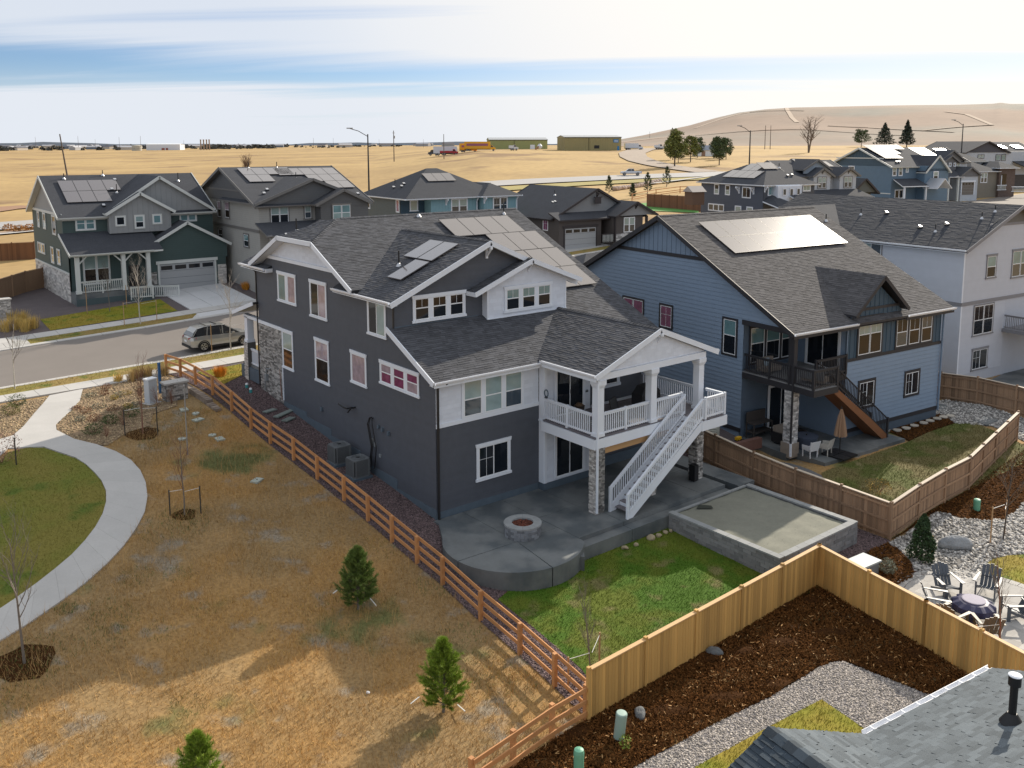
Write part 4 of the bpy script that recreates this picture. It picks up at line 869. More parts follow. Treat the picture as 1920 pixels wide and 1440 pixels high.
roof(H,H,[(-.35,18.3,7.05),(-.35,21.3,6.12),(7,21.3,6.12),(7,18.3,7.05)],SHING,edge=DARKMET); rake(H,(-.38,18.25,6.96),(-.38,21.35,6.02),h=.22); gutter(H,(-.35,21.32,6.14),(7,21.32,6.14),GUT,(0,1,0))
# front upper wing eave seen past the side gable
b=MB(); b.box(.4,10,18.3,19.6,6.5,9.1); b.build('wall',SLATE,H)
roof(H,H,[(-.42,16.2,9.20),(4.8,16.2,11.47),(4.8,19.75,11.47),(-.42,19.75,9.20)],SHING,edge=DARKMET); roof(H,H,[(4.8,16.2,11.47),(10.0,16.2,9.20),(10.0,19.75,9.20),(4.8,19.75,11.47)],SHING,edge=DARKMET)
gutter(H,(-.44,16.2,9.23),(-.44,19.75,9.23),GUT,(-1,0,0)); b=MB(); b.box(-.42,.4,16.15,19.7,9.0,9.04); b.box(-.42,.02,16.13,16.2,9.02,9.22); b.build('soffit',WHITE,H)
# services on the side wall
GREYM=mat('meter_grey',(.22,.24,.25),.5); 
for (y,z,s) in ((10.55,2.5,.14),(4.75,3.0,.12),(4.4,2.95,.14),(3.85,2.9,.13)): b=MB(); mbox(b,X0,y-s/2,y+s/2,z-s/2,z+s/2,0,.1); mpoly(b,X0,[(y-s/2,z-s/2),(y+s/2,z-s/2),(y+s/2,z-s*.9),(y-s/2,z-s*.9)],.0,.12); b.build('wall_vent',SLATEF,H)
b=MB(); b.tube([(0,7.3,3.3),(-.3,7.3,3.3),(-.35,7.6,3.3),(-.3,8.2,3.32)],.04,7); b.tube([(0,7.0,3.38),(-.25,7.0,3.38),(-.28,7.3,3.1)],.04,7); b.build('flue_pipe',BLACKM,H)
b=MB(); 
for dy in (0,.12,-.35): b.tube([(0,5.4+dy*.3,3.25),(-.12,5.4+dy*.5,3.25),(-.15,5.5+dy,2.9),(-.14,5.2+dy,1.9),(-.16,5.35+dy,.9),(-.5,5.5+dy,.75)],.028,6)
b.build('line_set',BLACKM,H)
b=MB(); mbox(b,X0,5.3,5.5,1.9,2.25,0,.08); mbox(b,X0,5.05,5.17,1.9,2.1,0,.07); mbox(b,X0,4.6,4.75,1.5,1.65,0,.07); b.build('disconnect_box',GREYM,H)
b=MB(); mbox(b,X0,17.2,17.45,2.6,2.95,0,.18); b.tube([(-.12,17.3,2.95),(-.12,17.3,3.3),(-.1,16.9,3.35),(-.05,16.8,3.4)],.03,6); b.tube([(-.12,17.5,2.0),(-.12,17.5,2.7)],.03,6); b.build('gas_meter',GREYM,H)
b=MB(); b.tube([(-.04,15.6,3.6),(-.05,15.5,2.6),(-.1,15.3,1.9)],.02,5); b.build('conduit',mat('rust_cable',(.2,.07,.04),.7),H)
# ================================================================ BLUE NEIGHBOUR
BLUE=mat('blue_siding',(.215,.290,.390),.6,noise=((2,.05),(14,.04)),attr=.06); BLUED=mat('deep_blue_board',(.045,.085,.125),.6,noise=(3,.08)); BTRIM=mat('charcoal_trim',(.028,.028,.033),.55); BFND=mat('blue_foundation',(.075,.105,.14),.85,noise=(3,.1))
RG=math.radians
B_=thing('house','blue two-storey walkout house with charcoal trim, black upper deck and large bright solar array','house',(19.26,-4.29,0),RG(-5.8))
s=.516; bz=lambda y:11.8-s*abs(10.04-y)
bp=[(3.3,-.4),(17.9,-.4),(17.9,bz(17.9)-.2),(10.04,11.6),(.02,bz(0)-.15),(.02,6.5),(3.3,6.5)]
wallp(B_,X0,bp,BLUE,w=-.004); siding(B_,X0,[(3.3,.35),(17.9,.35),(17.9,7.5),(14.0,9.5),(6.1,9.5),(.1,6.66),(.1,6.5),(3.3,6.5)],.24,BLUE,t=.03)
def batten(parent,M,poly,m,gap=.4,name='board_and_batten'):
    wallp(parent,M,poly,m,name,w=.004,d=-.02); b=MB(); u=min(p[0] for p in poly)+gap/2
    while u<max(p[0] for p in poly):
        c=cliprect(poly,u-.02,u+.02,-99,99)
        if len(c)>=3: zs=[p[1] for p in c]; mbox(b,M,u-.02,u+.02,min(zs),max(zs)-.01,0,.028)
        u+=gap
    b.build('batten',m,parent,kind='stuff')
batten(B_,plane('x-',.03),[(6.2,9.62),(13.9,9.62),(10.04,11.55)],BLUED)
trimb(B_,X0,[(5.9,14.2,9.42,9.62)],BTRIM,t=.06); trimb(B_,X0,[(3.3,17.9,.15,.38)],BTRIM,t=.04)
rake(B_,(-.42,-.42,bz(-.42)-.13),(-.42,10.06,11.67),BTRIM,h=.26); rake(B_,(-.42,10.02,11.67),(-.42,18.5,bz(18.5)-.13),BTRIM,h=.26)
RB=[(-.45,-.45,bz(-.45)),(13.75,-.45,bz(-.45)),(13.75,10.04,11.8),(-.45,10.04,11.8)]
roof(B_,B_,RB,SHINGB,edge=BTRIM); roof(B_,B_,[(-.45,10.04,11.8),(13.75,10.04,11.8),(13.75,18.5,bz(18.5)),(-.45,18.5,bz(18.5))],SHINGB,edge=BTRIM); caps(B_,(13.75,10.04,11.8),(-.45,10.04,11.8),SHINGB)
Ybk=plane('y-',0.); 
wallp(B_,Ybk,[(4.5,-.4),(13.25,-.4),(13.25,6.6),(4.5,6.6)],BLUE,w=-.004); siding(B_,Ybk,[(4.5,.38),(13.25,.38),(13.25,4.2),(4.5,4.2)],.24,BLUE,t=.03)
wallp(B_,plane('x+',13.25),[(0,-.4),(17.9,-.4),(17.9,7.4),(10,11.3),(0,6.4)],BLUE)
batten(B_,Ybk,[(4.55,4.38),(13.2,4.38),(13.2,6.55),(9.3,6.65),(6.98,8.35),(4.6,6.6)],BLUED)
trimb(B_,Ybk,[(4.5,13.28,4.20,4.38),(4.5,13.25,.15,.38)],BTRIM,t=.05); trimb(B_,Ybk,[(5.0,9.0,6.95,7.1)],BTRIM,t=.05)
b=MB(); mbox(b,Ybk,4.5,13.25,-.5,.15,0,.03); b.build('foundation',BFND,B_)
# recess walls, upper deck
YR=plane('y-',3.3); XRc=plane('x-',4.5)
wallp(B_,YR,[(0,-.4),(4.5,-.4),(4.5,6.6),(0,6.6)],BLUE); b=MB(); b.box(0,4.5,3.3,3.4,-.4,6.5); b.build('wall',BLUE,B_)
wallp(B_,XRc,[(0,-.4),(3.3,-.4),(3.3,6.5),(0,6.5)],BLUE,d=-.05)
b=MB(); b.box(-.06,.3,-.1,3.4,6.25,6.52); b.box(.3,4.6,-.1,.2,6.2,6.5); b.build('beam',BTRIM,B_)
bd=O('deck',None,B_); BDF=mat('grey_deck_board',(.22,.22,.22),.7,objvar=.1)
for i in range(30):
    y=-1.5+i*.16
    x1=1.9 if y<-.02 else 4.5
    b=MB(); b.box(0,x1,y,y+.15,3.60,3.64); b.build('deck_board',BDF,bd)
b=MB(); b.box(-.03,0,-1.55,3.3,3.28,3.6); b.box(0,1.9,-1.55,-1.5,3.28,3.6); b.box(1.86,1.9,-1.5,0,3.28,3.6); b.box(1.9,4.5,-.06,0,3.28,3.6); b.build('rim_board',BTRIM,bd)
b=MB(); b.box(0,4.5,0,3.3,3.5,3.58); b.build('underside',mat('dark_underside_board',(.06,.05,.045),.8),bd)  # dark brown board closing the deck from below
BBL=MB(); BBL.box(-.016,.016,-.016,.016,0,.88); BBLM=BBL.mesh(BTRIM)
railing(bd,(.04,-1.45,0),(.04,3.2,0),3.64,BBLM,BTRIM,gap=.12,posts=(0,.33,.62)); railing(bd,(.06,-1.46,0),(1.85,-1.46,0),3.64,BBLM,BTRIM,gap=.12,posts=(1.,)); railing(bd,(1.95,-.03,0),(4.45,-.03,0),3.64,BBLM,BTRIM,gap=.12,posts=(0,1.))
b=MB(); b.box(.02,.34,-.12,.2,3.64,6.25); b.build('column',BTRIM,B_)
so_=MB(); so_.box(.0,.5,-.18,.32,.35,3.28); so_=so_.build('stone_column',MORT,B_); LST=mat('pale_ledge_stone',(.46,.45,.44),.85,noise=(6,.2),attr=.5)
stonewall(so_,plane('y-',-.18),0,.5,.45,3.28,LST,MORT,eu=.2,ev=.09); stonewall(so_,plane('x-',0.),-.18,.32,.45,3.28,LST,MORT,eu=.2,ev=.09)
b=MB(); b.box(-.08,.58,-.26,.4,-.3,.47); b.build('column_base',mat('tan_stone_base',(.26,.22,.18),.85,noise=(5,.2)),B_)
downspout(B_,[(-.1,-.25,6.3),(-.06,-.24,.5)],BTRIM,.045); downspout(B_,[(-.06,-.24,.5),(-.06,-.26,-.2)],WHITE,.05)
# dark stair going down along the back wall
bs_=thing('deck_stair','black railed stair of brown boards from blue house deck down to patio','staircase',(19.26,-4.29,0),RG(-5.8)); BRW=mat('brown_stair_board',(.22,.09,.035),.7,noise=(3,.15))
for k in range(17):
    xa=1.9+k*.285; z=3.62-(k+1)*.215
    b=MB(); b.box(xa,xa+.31,-1.15,-.15,z-.04,z); b.build('tread',BRW,bs_)
for y in (-1.2,-.12):
    b=MB(); b.prism([(1.88,y-.02,3.6),(1.88,y-.02,3.22),(6.35,y-.02,-.15),(6.8,y-.02,-.12),(6.8,y-.02,.1)],(0,.04,0)); b.build('stringer',BRW,bs_)
    a=Vector((1.95,y,4.62)); c=Vector((6.75,y,.95)); b=MB(); b.bar(a,c,.07,.05); b.build('top_rail',BTRIM,bs_); b=MB(); b.bar(a-Vector((0,0,.86)),c-Vector((0,0,.86)),.05,.06); b.box(6.7,6.8,y-.05,y+.05,-.1,1.05); b.build('newel_post',BTRIM,bs_)
    for i in range(1,38): t=i/38; O('baluster',BBLM,bs_,(a.x+(c.x-a.x)*t,y,a.z+(c.z-a.z)*t-.9))
b=MB(); b.prism([(1.9,-1.15,3.2),(1.9,-.15,3.2),(6.4,-.15,-.15),(6.4,-1.15,-.15)],(0,0,.03)); b.build('underside_board',BRW,bs_)
# rear cross gable
gzr=8.82; gr=.72
def gable_r(parent,root,xc,hw,y0,zt,sl,yback,m,edge,det=True,fm=BTRIM):
    ze=zt-sl*hw
    roof(parent,root,[(xc-hw,y0,ze),(xc,y0,zt),(xc,yback(zt),zt),(xc-hw,yback(ze),ze)],m,edge=edge,detail=det); roof(parent,root,[(xc,y0,zt),(xc+hw,y0,ze),(xc+hw,yback(ze),ze),(xc,yback(zt),zt)],m,edge=edge,detail=det)
    rake(parent,(xc-hw-.02,y0-.02,ze-.11),(xc+.02,y0-.02,zt-.11),fm,h=.2); rake(parent,(xc-.02,y0-.02,zt-.11),(xc+hw+.02,y0-.02,ze-.11),fm,h=.2)
gable_r(B_,B_,6.95,2.35,-.42,8.85,.86,lambda z:10.04-(11.8-z)/s+.1,SHINGB,BTRIM)
gutter(B_,(-.4,-.47,6.42),(4.7,-.47,6.42),GUT,(0,-1,0)); gutter(B_,(9.2,-.47,6.42),(13.8,-.47,6.42),GUT,(0,-1,0))
b=MB(); b.box(-.4,4.9,-.46,-.42,6.12,6.36); b.build('fascia',BTRIM,B_); b=MB(); b.box(9.1,13.75,-.46,-.42,6.12,6.36); b.build('fascia',BTRIM,B_); b=MB(); b.box(-.4,13.7,-.44,.0,6.2,6.22); b.build('soffit',BTRIM,B_)
panels(B_,(1.9,5.95,bz(5.95)),(1,0,0),(0,1,s),[(i,j) for i in range(8) for j in range(2)],SOLAR,SOLF,w=1.27,h=1.72)
window(B_,X0,11.45,13.65,5.14,6.47,BTRIM,SASH,[PINK],units=2,sill=False,tw=.12,gap=.05); window(B_,X0,8.84,10.16,4.95,6.48,BTRIM,SASH,[PINK],sill=False,tw=.12,munt=True); window(B_,X0,3.66,4.93,4.30,6.48,BTRIM,SASH,[BLINDG,GLASS],sill=False,tw=.12,meet=.55)
window(B_,Ybk,5.25,7.62,4.34,6.66,BTRIM,SASH,[BLIND,BROWNG],units=2,sill=False,tw=.13,meet=.55,gap=.03,munt=True)
window(B_,Ybk,8.68,12.42,4.40,6.48,BTRIM,SASH,[BROWNG,GLASSB,BROWNG],units=3,sill=False,tw=.13,meet=.45,gap=.2,munt=True)
window(B_,Ybk,5.55,7.22,1.32,3.0,BTRIM,SASH,[GLASS],sill=False,tw=.15,slider=True,munt=True); window(B_,Ybk,9.8,11.42,1.36,2.96,BTRIM,SASH,[GLASS],sill=False,tw=.15,slider=True,munt=True)
window(B_,plane('y-',3.28),.35,4.3,3.9,6.1,BTRIM,SASH,[BLINDG,GLASS],units=3,sill=False,tw=.12,meet=.55,gap=.18)
sliding_door(B_,plane('x-',4.48),.5,2.6,3.66,6.0,tr=SASH); sliding_door(B_,plane('y-',3.28),2.2,4.2,.0,2.4,tr=SASH)
downspout(B_,[(13.6,-.5,6.3),(13.3,-.1,6.1),(13.3,-.08,.1)],BLUE,.05)
vent_pipe(B_,13.0,8.4,bz(8.4),.5,.035,BLACKM,FLASH)
# patio, stepping stones
bpz=lambda x,y:-.12
pt=O('neighbour_patio',None,kind='structure'); _r=Matrix.Rotation(RG(-5.8),3,'Z')
def BL(x,y): v=_r@Vector((x,y,0)); return (19.26+v.x,-4.29+v.y)
for (x0,x1,y0,y1) in ((-.1,2.4,.0,3.3),(2.42,4.5,.0,3.3),(.5,2.4,-2.0,-.02),(2.42,4.9,-2.0,-.02),(4.92,7.4,-1.9,-.02)):
    b=MB(); slab([BL(x0,y0),BL(x1,y0),BL(x1,y1),BL(x0,y1)],0,.45,b,zf=bpz); b.build('slab',CONC,pt)
ss=O('stepping_stone',None,kind='structure')
for q in ((27.91,-5.67),(28.65,-5.81),(29.48,-5.86),(30.38,-5.97),(31.07,-6.00),(31.79,-6.07),(32.37,-6.16),(32.87,-6.34)):
    b=MB(); n_=9; b.prism([(q[0]+.27*math.cos(a)*(1+.15*math.sin(3*a+q[0])),q[1]+.24*math.sin(a),hz(*q)+.09) for a in np.linspace(0,6.283,n_,endpoint=False)],(0,0,.05)); b.build('step_stone',mat('tan_step',(.42,.38,.32),.85,objvar=.1),ss)
w2=O('neighbour_walk',None,kind='structure')
for (a,c) in ((0,1),(1,2)):
    P4=[(34.18,-4.44),(35.67,-4.42),(33.29,-6.72),(32.92,-8.44),(34.51,-8.41),(34.95,-6.65)]
b=MB(); slab(ccw([P4[0],P4[1],P4[4],P4[3]]),.1,.12,b); b.build('slab',CONC,w2)
# ================================================================ WHITE HOUSE AT RIGHT
WSID=mat('pale_grey_siding',(.50,.525,.58),.6,noise=(2,.04),attr=.05); GTRIM=mat('mid_grey_trim',(.22,.22,.235),.6); TAUPE=mat('taupe_shake',(.145,.14,.125),.7,noise=(3,.12))
_o=(41.11,-2.72,9.18)
R_=thing('house','pale grey three-level house at right edge with broad dark roof and many vents','house',(_o[0],_o[1],0),RG(-6))
rz0=9.15; rs=.42; hwR=6.2
X0_=X0; Yr=plane('y-',0.)
L_=19.
wallp(R_,X0,[(0,-.5),(L_,-.5),(L_,rz0),(0,rz0)],WSID,w=-.004); siding(R_,X0,[(0,.2),(L_,.2),(L_,rz0-.1),(0,rz0-.1)],.2,WSID)
wp_=[(0,-.5),(12.4,-.5),(12.4,rz0),(6.2,rz0+rs*6.2),(0,rz0)]
wallp(R_,Yr,wp_,WSID,w=-.004); siding(R_,Yr,[(0,.2),(5.5,.2),(5.5,5.2),(12.4,5.2),(12.4,rz0),(9.3,rz0+1.25),(3.1,rz0+1.25),(0,rz0)],.2,WSID)
shake(R_,plane('y-',-.02),[(3.2,rz0+1.4),(9.2,rz0+1.4),(6.2,rz0+2.55)],TAUPE); trimb(R_,Yr,[(2.9,9.5,rz0+1.22,rz0+1.4),(0,12.4,5.05,5.3)],GTRIM,t=.05); trimb(R_,X0,[(0,L_,5.05,5.3)],GTRIM,t=.05); trimb(R_,Yr,[(0,.14,.1,5.05),(0,.14,5.3,rz0)],WHITE,t=.03,name='corner_board')
zr=lambda x: rz0+rs*(6.2-abs(x-6.2))
roof(R_,R_,[(-.45,-.45,zr(-.45)),(6.2,-.45,zr(6.2)),(6.2,12,zr(6.2)),(6.2,L_,zr(6.2)),(-.45,L_,zr(-.45))],SHINGF,detail=True,eu=.5,ev=.18,edge=GTRIM); roof(R_,R_,[(6.2,-.45,zr(6.2)),(12.85,-.45,zr(12.85)),(12.85,L_,zr(12.85)),(6.2,L_,zr(6.2))],SHINGF,detail=False,edge=GTRIM)
rake(R_,(-.48,-.47,zr(-.48)-.12),(6.22,-.47,zr(6.2)-.12),GTRIM,h=.24); rake(R_,(6.18,-.47,zr(6.2)-.12),(12.88,-.47,zr(12.88)-.12),GTRIM,h=.24); gutter(R_,(-.45,-.4,zr(-.45)+.02),(-.45,L_,zr(-.45)+.02),GUT,(-1,0,0)); b=MB(); b.box(-.45,0,-.4,L_,zr(-.45)-.2,zr(-.45)-.17); b.build('soffit',WHITE,R_)
# second wing with hip at the back left, with solar
roof(R_,R_,[(-6.3,9.5,9.0),(-6.3,19.0,9.0),(-1.5,14.2,11.1)],SHINGF,detail=False); roof(R_,R_,[(-6.3,9.5,9.0),(-1.5,14.2,11.1),(5.2,14.2,11.1),(0,9.5,9.0)],SHINGF,detail=False); roof(R_,R_,[(-6.3,19,9.0),(6,19,9.0),(5.2,14.2,11.1),(-1.5,14.2,11.1)],SHINGF,detail=False)
b=MB(); b.box(-5.9,0,9.9,18.6,0,8.95); b.build('wing_wall',WSID,R_)
window(R_,Yr,2.68,4.05,6.72,8.45,GTRIM,SASH,[BLINDG,GLASS],flare=True,meet=.5); window(R_,Yr,5.9,8.3,6.5,8.6,GTRIM,SASH,[BLINDG,GLASSB],flare=True,meet=.5,units=2,gap=.04)
window(R_,Yr,1.5,4.15,2.75,5.0,GTRIM,SASH,[BROWNG,GLASS],meet=.5,units=2,gap=.04,munt=True); window(R_,Yr,1.65,3.75,.28,1.9,GTRIM,SASH,[GLASS],flare=True,slider=True,munt=True); window(R_,X0,6.2,8.2,7.6,8.9,GTRIM,SASH,[GLASSB,BLIND],slider=True)
rdk=O('deck',None,R_); b=MB(); b.box(5.3,12.4,-2.6,0,2.7,2.95); b.build('rim_board',GTRIM,rdk); GRB=MB(); GRB.box(-.02,.02,-.02,.02,0,.86); GRBM=GRB.mesh(GTRIM)
railing(rdk,(5.4,-2.5,0),(12,-2.5,0),2.95,GRBM,GTRIM); railing(rdk,(5.4,-2.5,0),(5.4,-.1,0),2.95,GRBM,GTRIM)
rst=thing('deck_stair','grey railed stair at right edge descending from pale grey house deck','staircase',(_o[0],_o[1],0),RG(-6))
for y in (-3.7,-2.7):
    a=Vector((9.6,y,3.9)); c=Vector((4.9,y,1.05)); b=MB(); b.bar(a,c,.08,.06); b.build('top_rail',GTRIM,rst); b=MB(); b.bar(a-Vector((0,0,1.15)),c-Vector((0,0,1.0)),.05,.3); b.box(4.85,4.95,y-.05,y+.05,0,1.1); b.build('stringer',GTRIM,rst)
    for i in range(36): t=i/36; O('baluster',GRBM,rst,(a.x+(c.x-a.x)*t,y,a.z+(c.z-a.z)*t-.9))
for k in range(15): x=9.5-k*.31; z=2.75-k*.185; b=MB(); b.box(x-.31,x,-3.66,-2.74,z-.04,z); b.build('tread',GTRIM,rst)
for (x,y,h) in ((1.6,3.2,.55),(3.9,1.2,.5),(5.0,.9,.5),(3.2,10.6,.5),(.2,13.5,.45)): vent_pipe(R_,x,y,zr(x),h,.035,BLACKM,FLASH)
for (x,y) in ((1.9,4.6),(2.6,3.0),(3.6,8.6),(1.2,13.5)): roof_cap(R_,x,y,zr(x)+.08,FLASH,.16,DARKMET)
panels(R_,(-.15+.4,13.2,zr(.25)),(0,1,0),(-1,0,-rs),[(0,0),(1,0),(0,-1),(1,-1)],SOLAR,SOLF,w=1.9,h=1.5)
rwp=O('neighbour_walk',None,kind='structure'); b=MB(); slab([(38.3,-6.3),(44,-7.2),(44,-5),(38.5,-4.4)],.12,.12,b); b.build('slab',CONC,rwp)
# ================================================================ NEAR ROOF, LOWER RIGHT
_o=(-1.57,-20.78)
N_=thing('house','near grey-green shingle roof with white gutter and tall black vent pipe, lower right','house',(_o[0],_o[1],0),RG(-7))
ns=.42; nz0=2.0
roof(N_,N_,[(0,0,nz0),(5.25,0,nz0),(8.2,-6.5,nz0+ns*6.5),(8.2,-9,nz0+ns*9),(-3,-9,nz0+ns*9),(-3,-3,nz0+ns*3)][:0] or [(0,0,nz0),(5.25,0,nz0),(5.25,-9,nz0+ns*9),(-6.8,-9,nz0+ns*9),(-6.8,-4,nz0+ns*4),(-3.42,-3.4,nz0+ns*3.4)],SHINGN,singles=300,edge=WHITE,eu=.33,ev=.145,th=.014)
wx=-3.42; wz=3.42; wl=(wz-nz0)/3.42
roof(N_,N_,[(wx,.0,wz),(-.0,.0,nz0),(wx+.0,-3.4,wz)],SHINGN,edge=WHITE,eu=.33,ev=.145,th=.02); SHINGND=mat('asphalt_shingle_shaded',(.045,.060,.075),.93,noise=((70,.18),(1.6,.10)),attr=.35,bump=(180,.35,.01),spec=.3)  # left slope's darker copy of the grey-green shingle, its shade in the colour
roof(N_,N_,[(wx-3.4,.0,nz0),(wx,.0,wz),(wx,-3.4,wz),(wx-3.4,-3.4,nz0)],SHINGND,edge=WHITE,eu=.33,ev=.145,th=.02); caps(N_,(wx,.0,wz),(wx,-3.4,wz),SHINGND,wd=.2,st=.28)
gutter(N_,(.02,.02,nz0+.0),(5.28,.02,nz0+.0),GUT,(0,1,0),w=.14)
for k in range(9): b=MB(); b.box(.3+k*.6,.33+k*.6,.02,.16,nz0+.0,nz0+.02); b.build('gutter_hanger',GUT,N_)
b=MB(); b.box(-3.2,5,-9,-.5,-2,nz0-.15); b.box(wx-3,wx+3,-8,-.4,-2,nz0-.1); b.build('wall',WSID,N_)
vx,vy=1.9,-2.35; vzz=nz0+ns*2.35
b=MB(); b.tube([(vx,vy,vzz-.1),(vx,vy,vzz+.95)],.085,20); o=b.build('flue_pipe',BLACKM,N_,smooth=False)
b=MB(); b.lathe([(.135,vzz+.93),(.135,vzz+1.13),(.11,vzz+1.15)],vx,vy,24); b.build('flue_collar',BLACKM,o); b=MB(); b.lathe([(.14,vzz+1.15),(.145,vzz+1.17),(.10,vzz+1.19)],vx,vy,24); b.build('flue_cap',WHITE,o); b=MB(); b.lathe([(.26,vzz+.0),(.2,vzz+.10),(.10,vzz+.25)],vx,vy,20); b.build('flashing',BLACKM,o)
# ================================================================ HOUSES FURTHER OFF
def fwin(parent,M,u0,u1,z0,z1,tr,pane,units=1,meet=None): return window(parent,M,u0,u1,z0,z1,tr,SASH,pane,units=units,sill=False,tw=.11,meet=meet,inset=.0,gap=.08,tt=.05)
def gable(parent,x0,x1,y0,y1,ze,sl,axis,wm_,tr,zb=None,m=SHINGF,ov=.4,gm=None,band=None,hip=None,gut=True,det=False):
    """block with a gable roof; axis = ridge direction; walls from zb to ze"""
    if zb is not None: b=MB(); b.box(x0,x1,y0,y1,zb,ze); b.build('wall',wm_,parent)
    f=(x1-x0) if axis=='y' else (y1-y0); zt=ze+sl*f/2; zo=ze-sl*ov
    if axis=='x':
        c=(y0+y1)/2; A=[(x0-ov,y0-ov,zo),(x1+ov,y0-ov,zo),(x1+ov,c,zt),(x0-ov,c,zt)]; B=[(x0-ov,c,zt),(x1+ov,c,zt),(x1+ov,y1+ov,zo),(x0-ov,y1+ov,zo)]
        gs_=[[(x,y0,ze),(x,y1,ze),(x,c,zt)] for x in (x0,x1)]; rk=[((x,y0-ov,zo-.1),(x,c,zt-.1),(x,y1+ov,zo-.1)) for x in (x0-ov-.03,x1+ov+.03)]
        gt=[((x0-ov,y0-ov,zo),(x1+ov,y0-ov,zo),(0,-1,0)),((x0-ov,y1+ov,zo),(x1+ov,y1+ov,zo),(0,1,0))]; ex=Vector((-.0,0,0))
    else:
        c=(x0+x1)/2; A=[(x0-ov,y0-ov,zo),(c,y0-ov,zt),(c,y1+ov,zt),(x0-ov,y1+ov,zo)]; B=[(c,y0-ov,zt),(x1+ov,y0-ov,zo),(x1+ov,y1+ov,zo),(c,y1+ov,zt)]
        gs_=[[(x0,y,ze),(x1,y,ze),(c,y,zt)] for y in (y0,y1)]; rk=[((x0-ov,y,zo-.1),(c,y,zt-.1),(x1+ov,y,zo-.1)) for y in (y0-ov-.03,y1+ov+.03)]
        gt=[((x0-ov,y0-ov,zo),(x0-ov,y1+ov,zo),(-1,0,0)),((x1+ov,y0-ov,zo),(x1+ov,y1+ov,zo),(1,0,0))]
    for R in (A,B): roof(parent,None,R,m,detail=det,edge=tr,deck=.16,eu=.6,ev=.2)
    for g in gs_:
        b=MB(); b.poly([(p[0],p[1],p[2]-.1) for p in g]); b.build('gable_wall',gm or wm_,parent)
    for a_,t_,c_ in rk: rake(parent,a_,t_,tr,h=.24,t=.06); rake(parent,t_,c_,tr,h=.24,t=.06)
    if gut:
        for p,q,o_ in gt: gutter(parent,p,q,tr,o_)
    return zt
def hiproof(parent,x0,x1,y0,y1,ze,sl,m=SHINGF,tr=WHITE,ov=.45):
    X0a,X1a,Y0a,Y1a=x0-ov,x1+ov,y0-ov,y1+ov; h=min(X1a-X0a,Y1a-Y0a)/2; zt=ze+sl*h
    if X1a-X0a>=Y1a-Y0a: r0=(X0a+h,(Y0a+Y1a)/2,zt); r1=(X1a-h,(Y0a+Y1a)/2,zt)
    else: r0=((X0a+X1a)/2,Y0a+h,zt); r1=((X0a+X1a)/2,Y1a-h,zt)
    c=[(X0a,Y0a,ze),(X1a,Y0a,ze),(X1a,Y1a,ze),(X0a,Y1a,ze)]
    if X1a-X0a>=Y1a-Y0a: fs=[[c[0],c[1],r1,r0],[c[1],c[2],r1],[c[2],c[3],r0,r1],[c[3],c[0],r0]]
    else: fs=[[c[0],c[1],r0],[c[1],c[2],r1,r0],[c[2],c[3],r1],[c[3],c[0],r0,r1]]
    for f in fs: roof(parent,None,f,m,detail=False,edge=tr,deck=.14)
    for a_,b_,o_ in ((c[0],c[1],(0,-1,0)),(c[1],c[2],(1,0,0)),(c[2],c[3],(0,1,0)),(c[3],c[0],(-1,0,0))): gutter(parent,a_,b_,tr,o_)
    return zt
def shed(parent,pts,m=SHINGF,tr=WHITE,det=False): return roof(parent,None,pts,m,detail=det,edge=tr,deck=.14)
def garage_door(parent,M,u0,u1,z0,z1,m,glass=True,n=4,tr=WHITE):
    b=MB(); mbox(b,M,u0-.16,u0,z0,z1+.2,0,.06); mbox(b,M,u1,u1+.16,z0,z1+.2,0,.06); mbox(b,M,u0-.3,u1+.3,z1+.04,z1+.32,.02,.1); g=b.build('garage_door_frame',tr,parent)
    h=(z1-z0)/4
    for k in range(4): b=MB(); mbox(b,M,u0+.005,u1-.005,z0+k*h+.012,z0+(k+1)*h-.012,.0,.03); b.build('door_panel',m,g)
    if glass:
        w_=(u1-u0)/n
        for k in range(n): b=MB(); mbox(b,M,u0+k*w_+.12,u0+(k+1)*w_-.12,z1-h+.12,z1-.14,.028,.036); b.build('pane',GLASS,g)
    return g
SM=lambda n,c,k=.12: mat(n,c,.65,noise=(2,.06),lines=(.19,k))
GREEN=SM('dark_green_siding',(.052,.085,.082)); GREYB=mat('grey_board',(.27,.28,.285),.65,noise=(2,.05)); WT2=mat('off_white_trim',(.60,.62,.60),.55)
# green house
k=.970
g0=thing('house','dark green two-storey house with grey gables, railed front porch and wide garage','house',(0,0,0))
GZ=3.0; gy=50.7
def sc3(x,y,z): return (pos[0]+k*(x-pos[0]),pos[1]+k*(y-pos[1]),pos[2]+k*(z-pos[2]))
xl=-2.75; yf=52.6; zu=10.15
b=MB(); b.box(xl,10.2,yf,64.5,2.2,zu); b.build('wall',GREEN,g0)
gable(g0,xl,10.0,yf,64.5,zu,.535,'x',GREEN,WT2,gm=GREYB,ov=.42)
trimb(g0,plane('x-',xl),[(yf,64.5,zu-.12,zu+.1)],WT2,t=.06); trimb(g0,plane('y-',yf),[(xl,10.2,zu-.5,zu-.38)],WT2,t=.05)
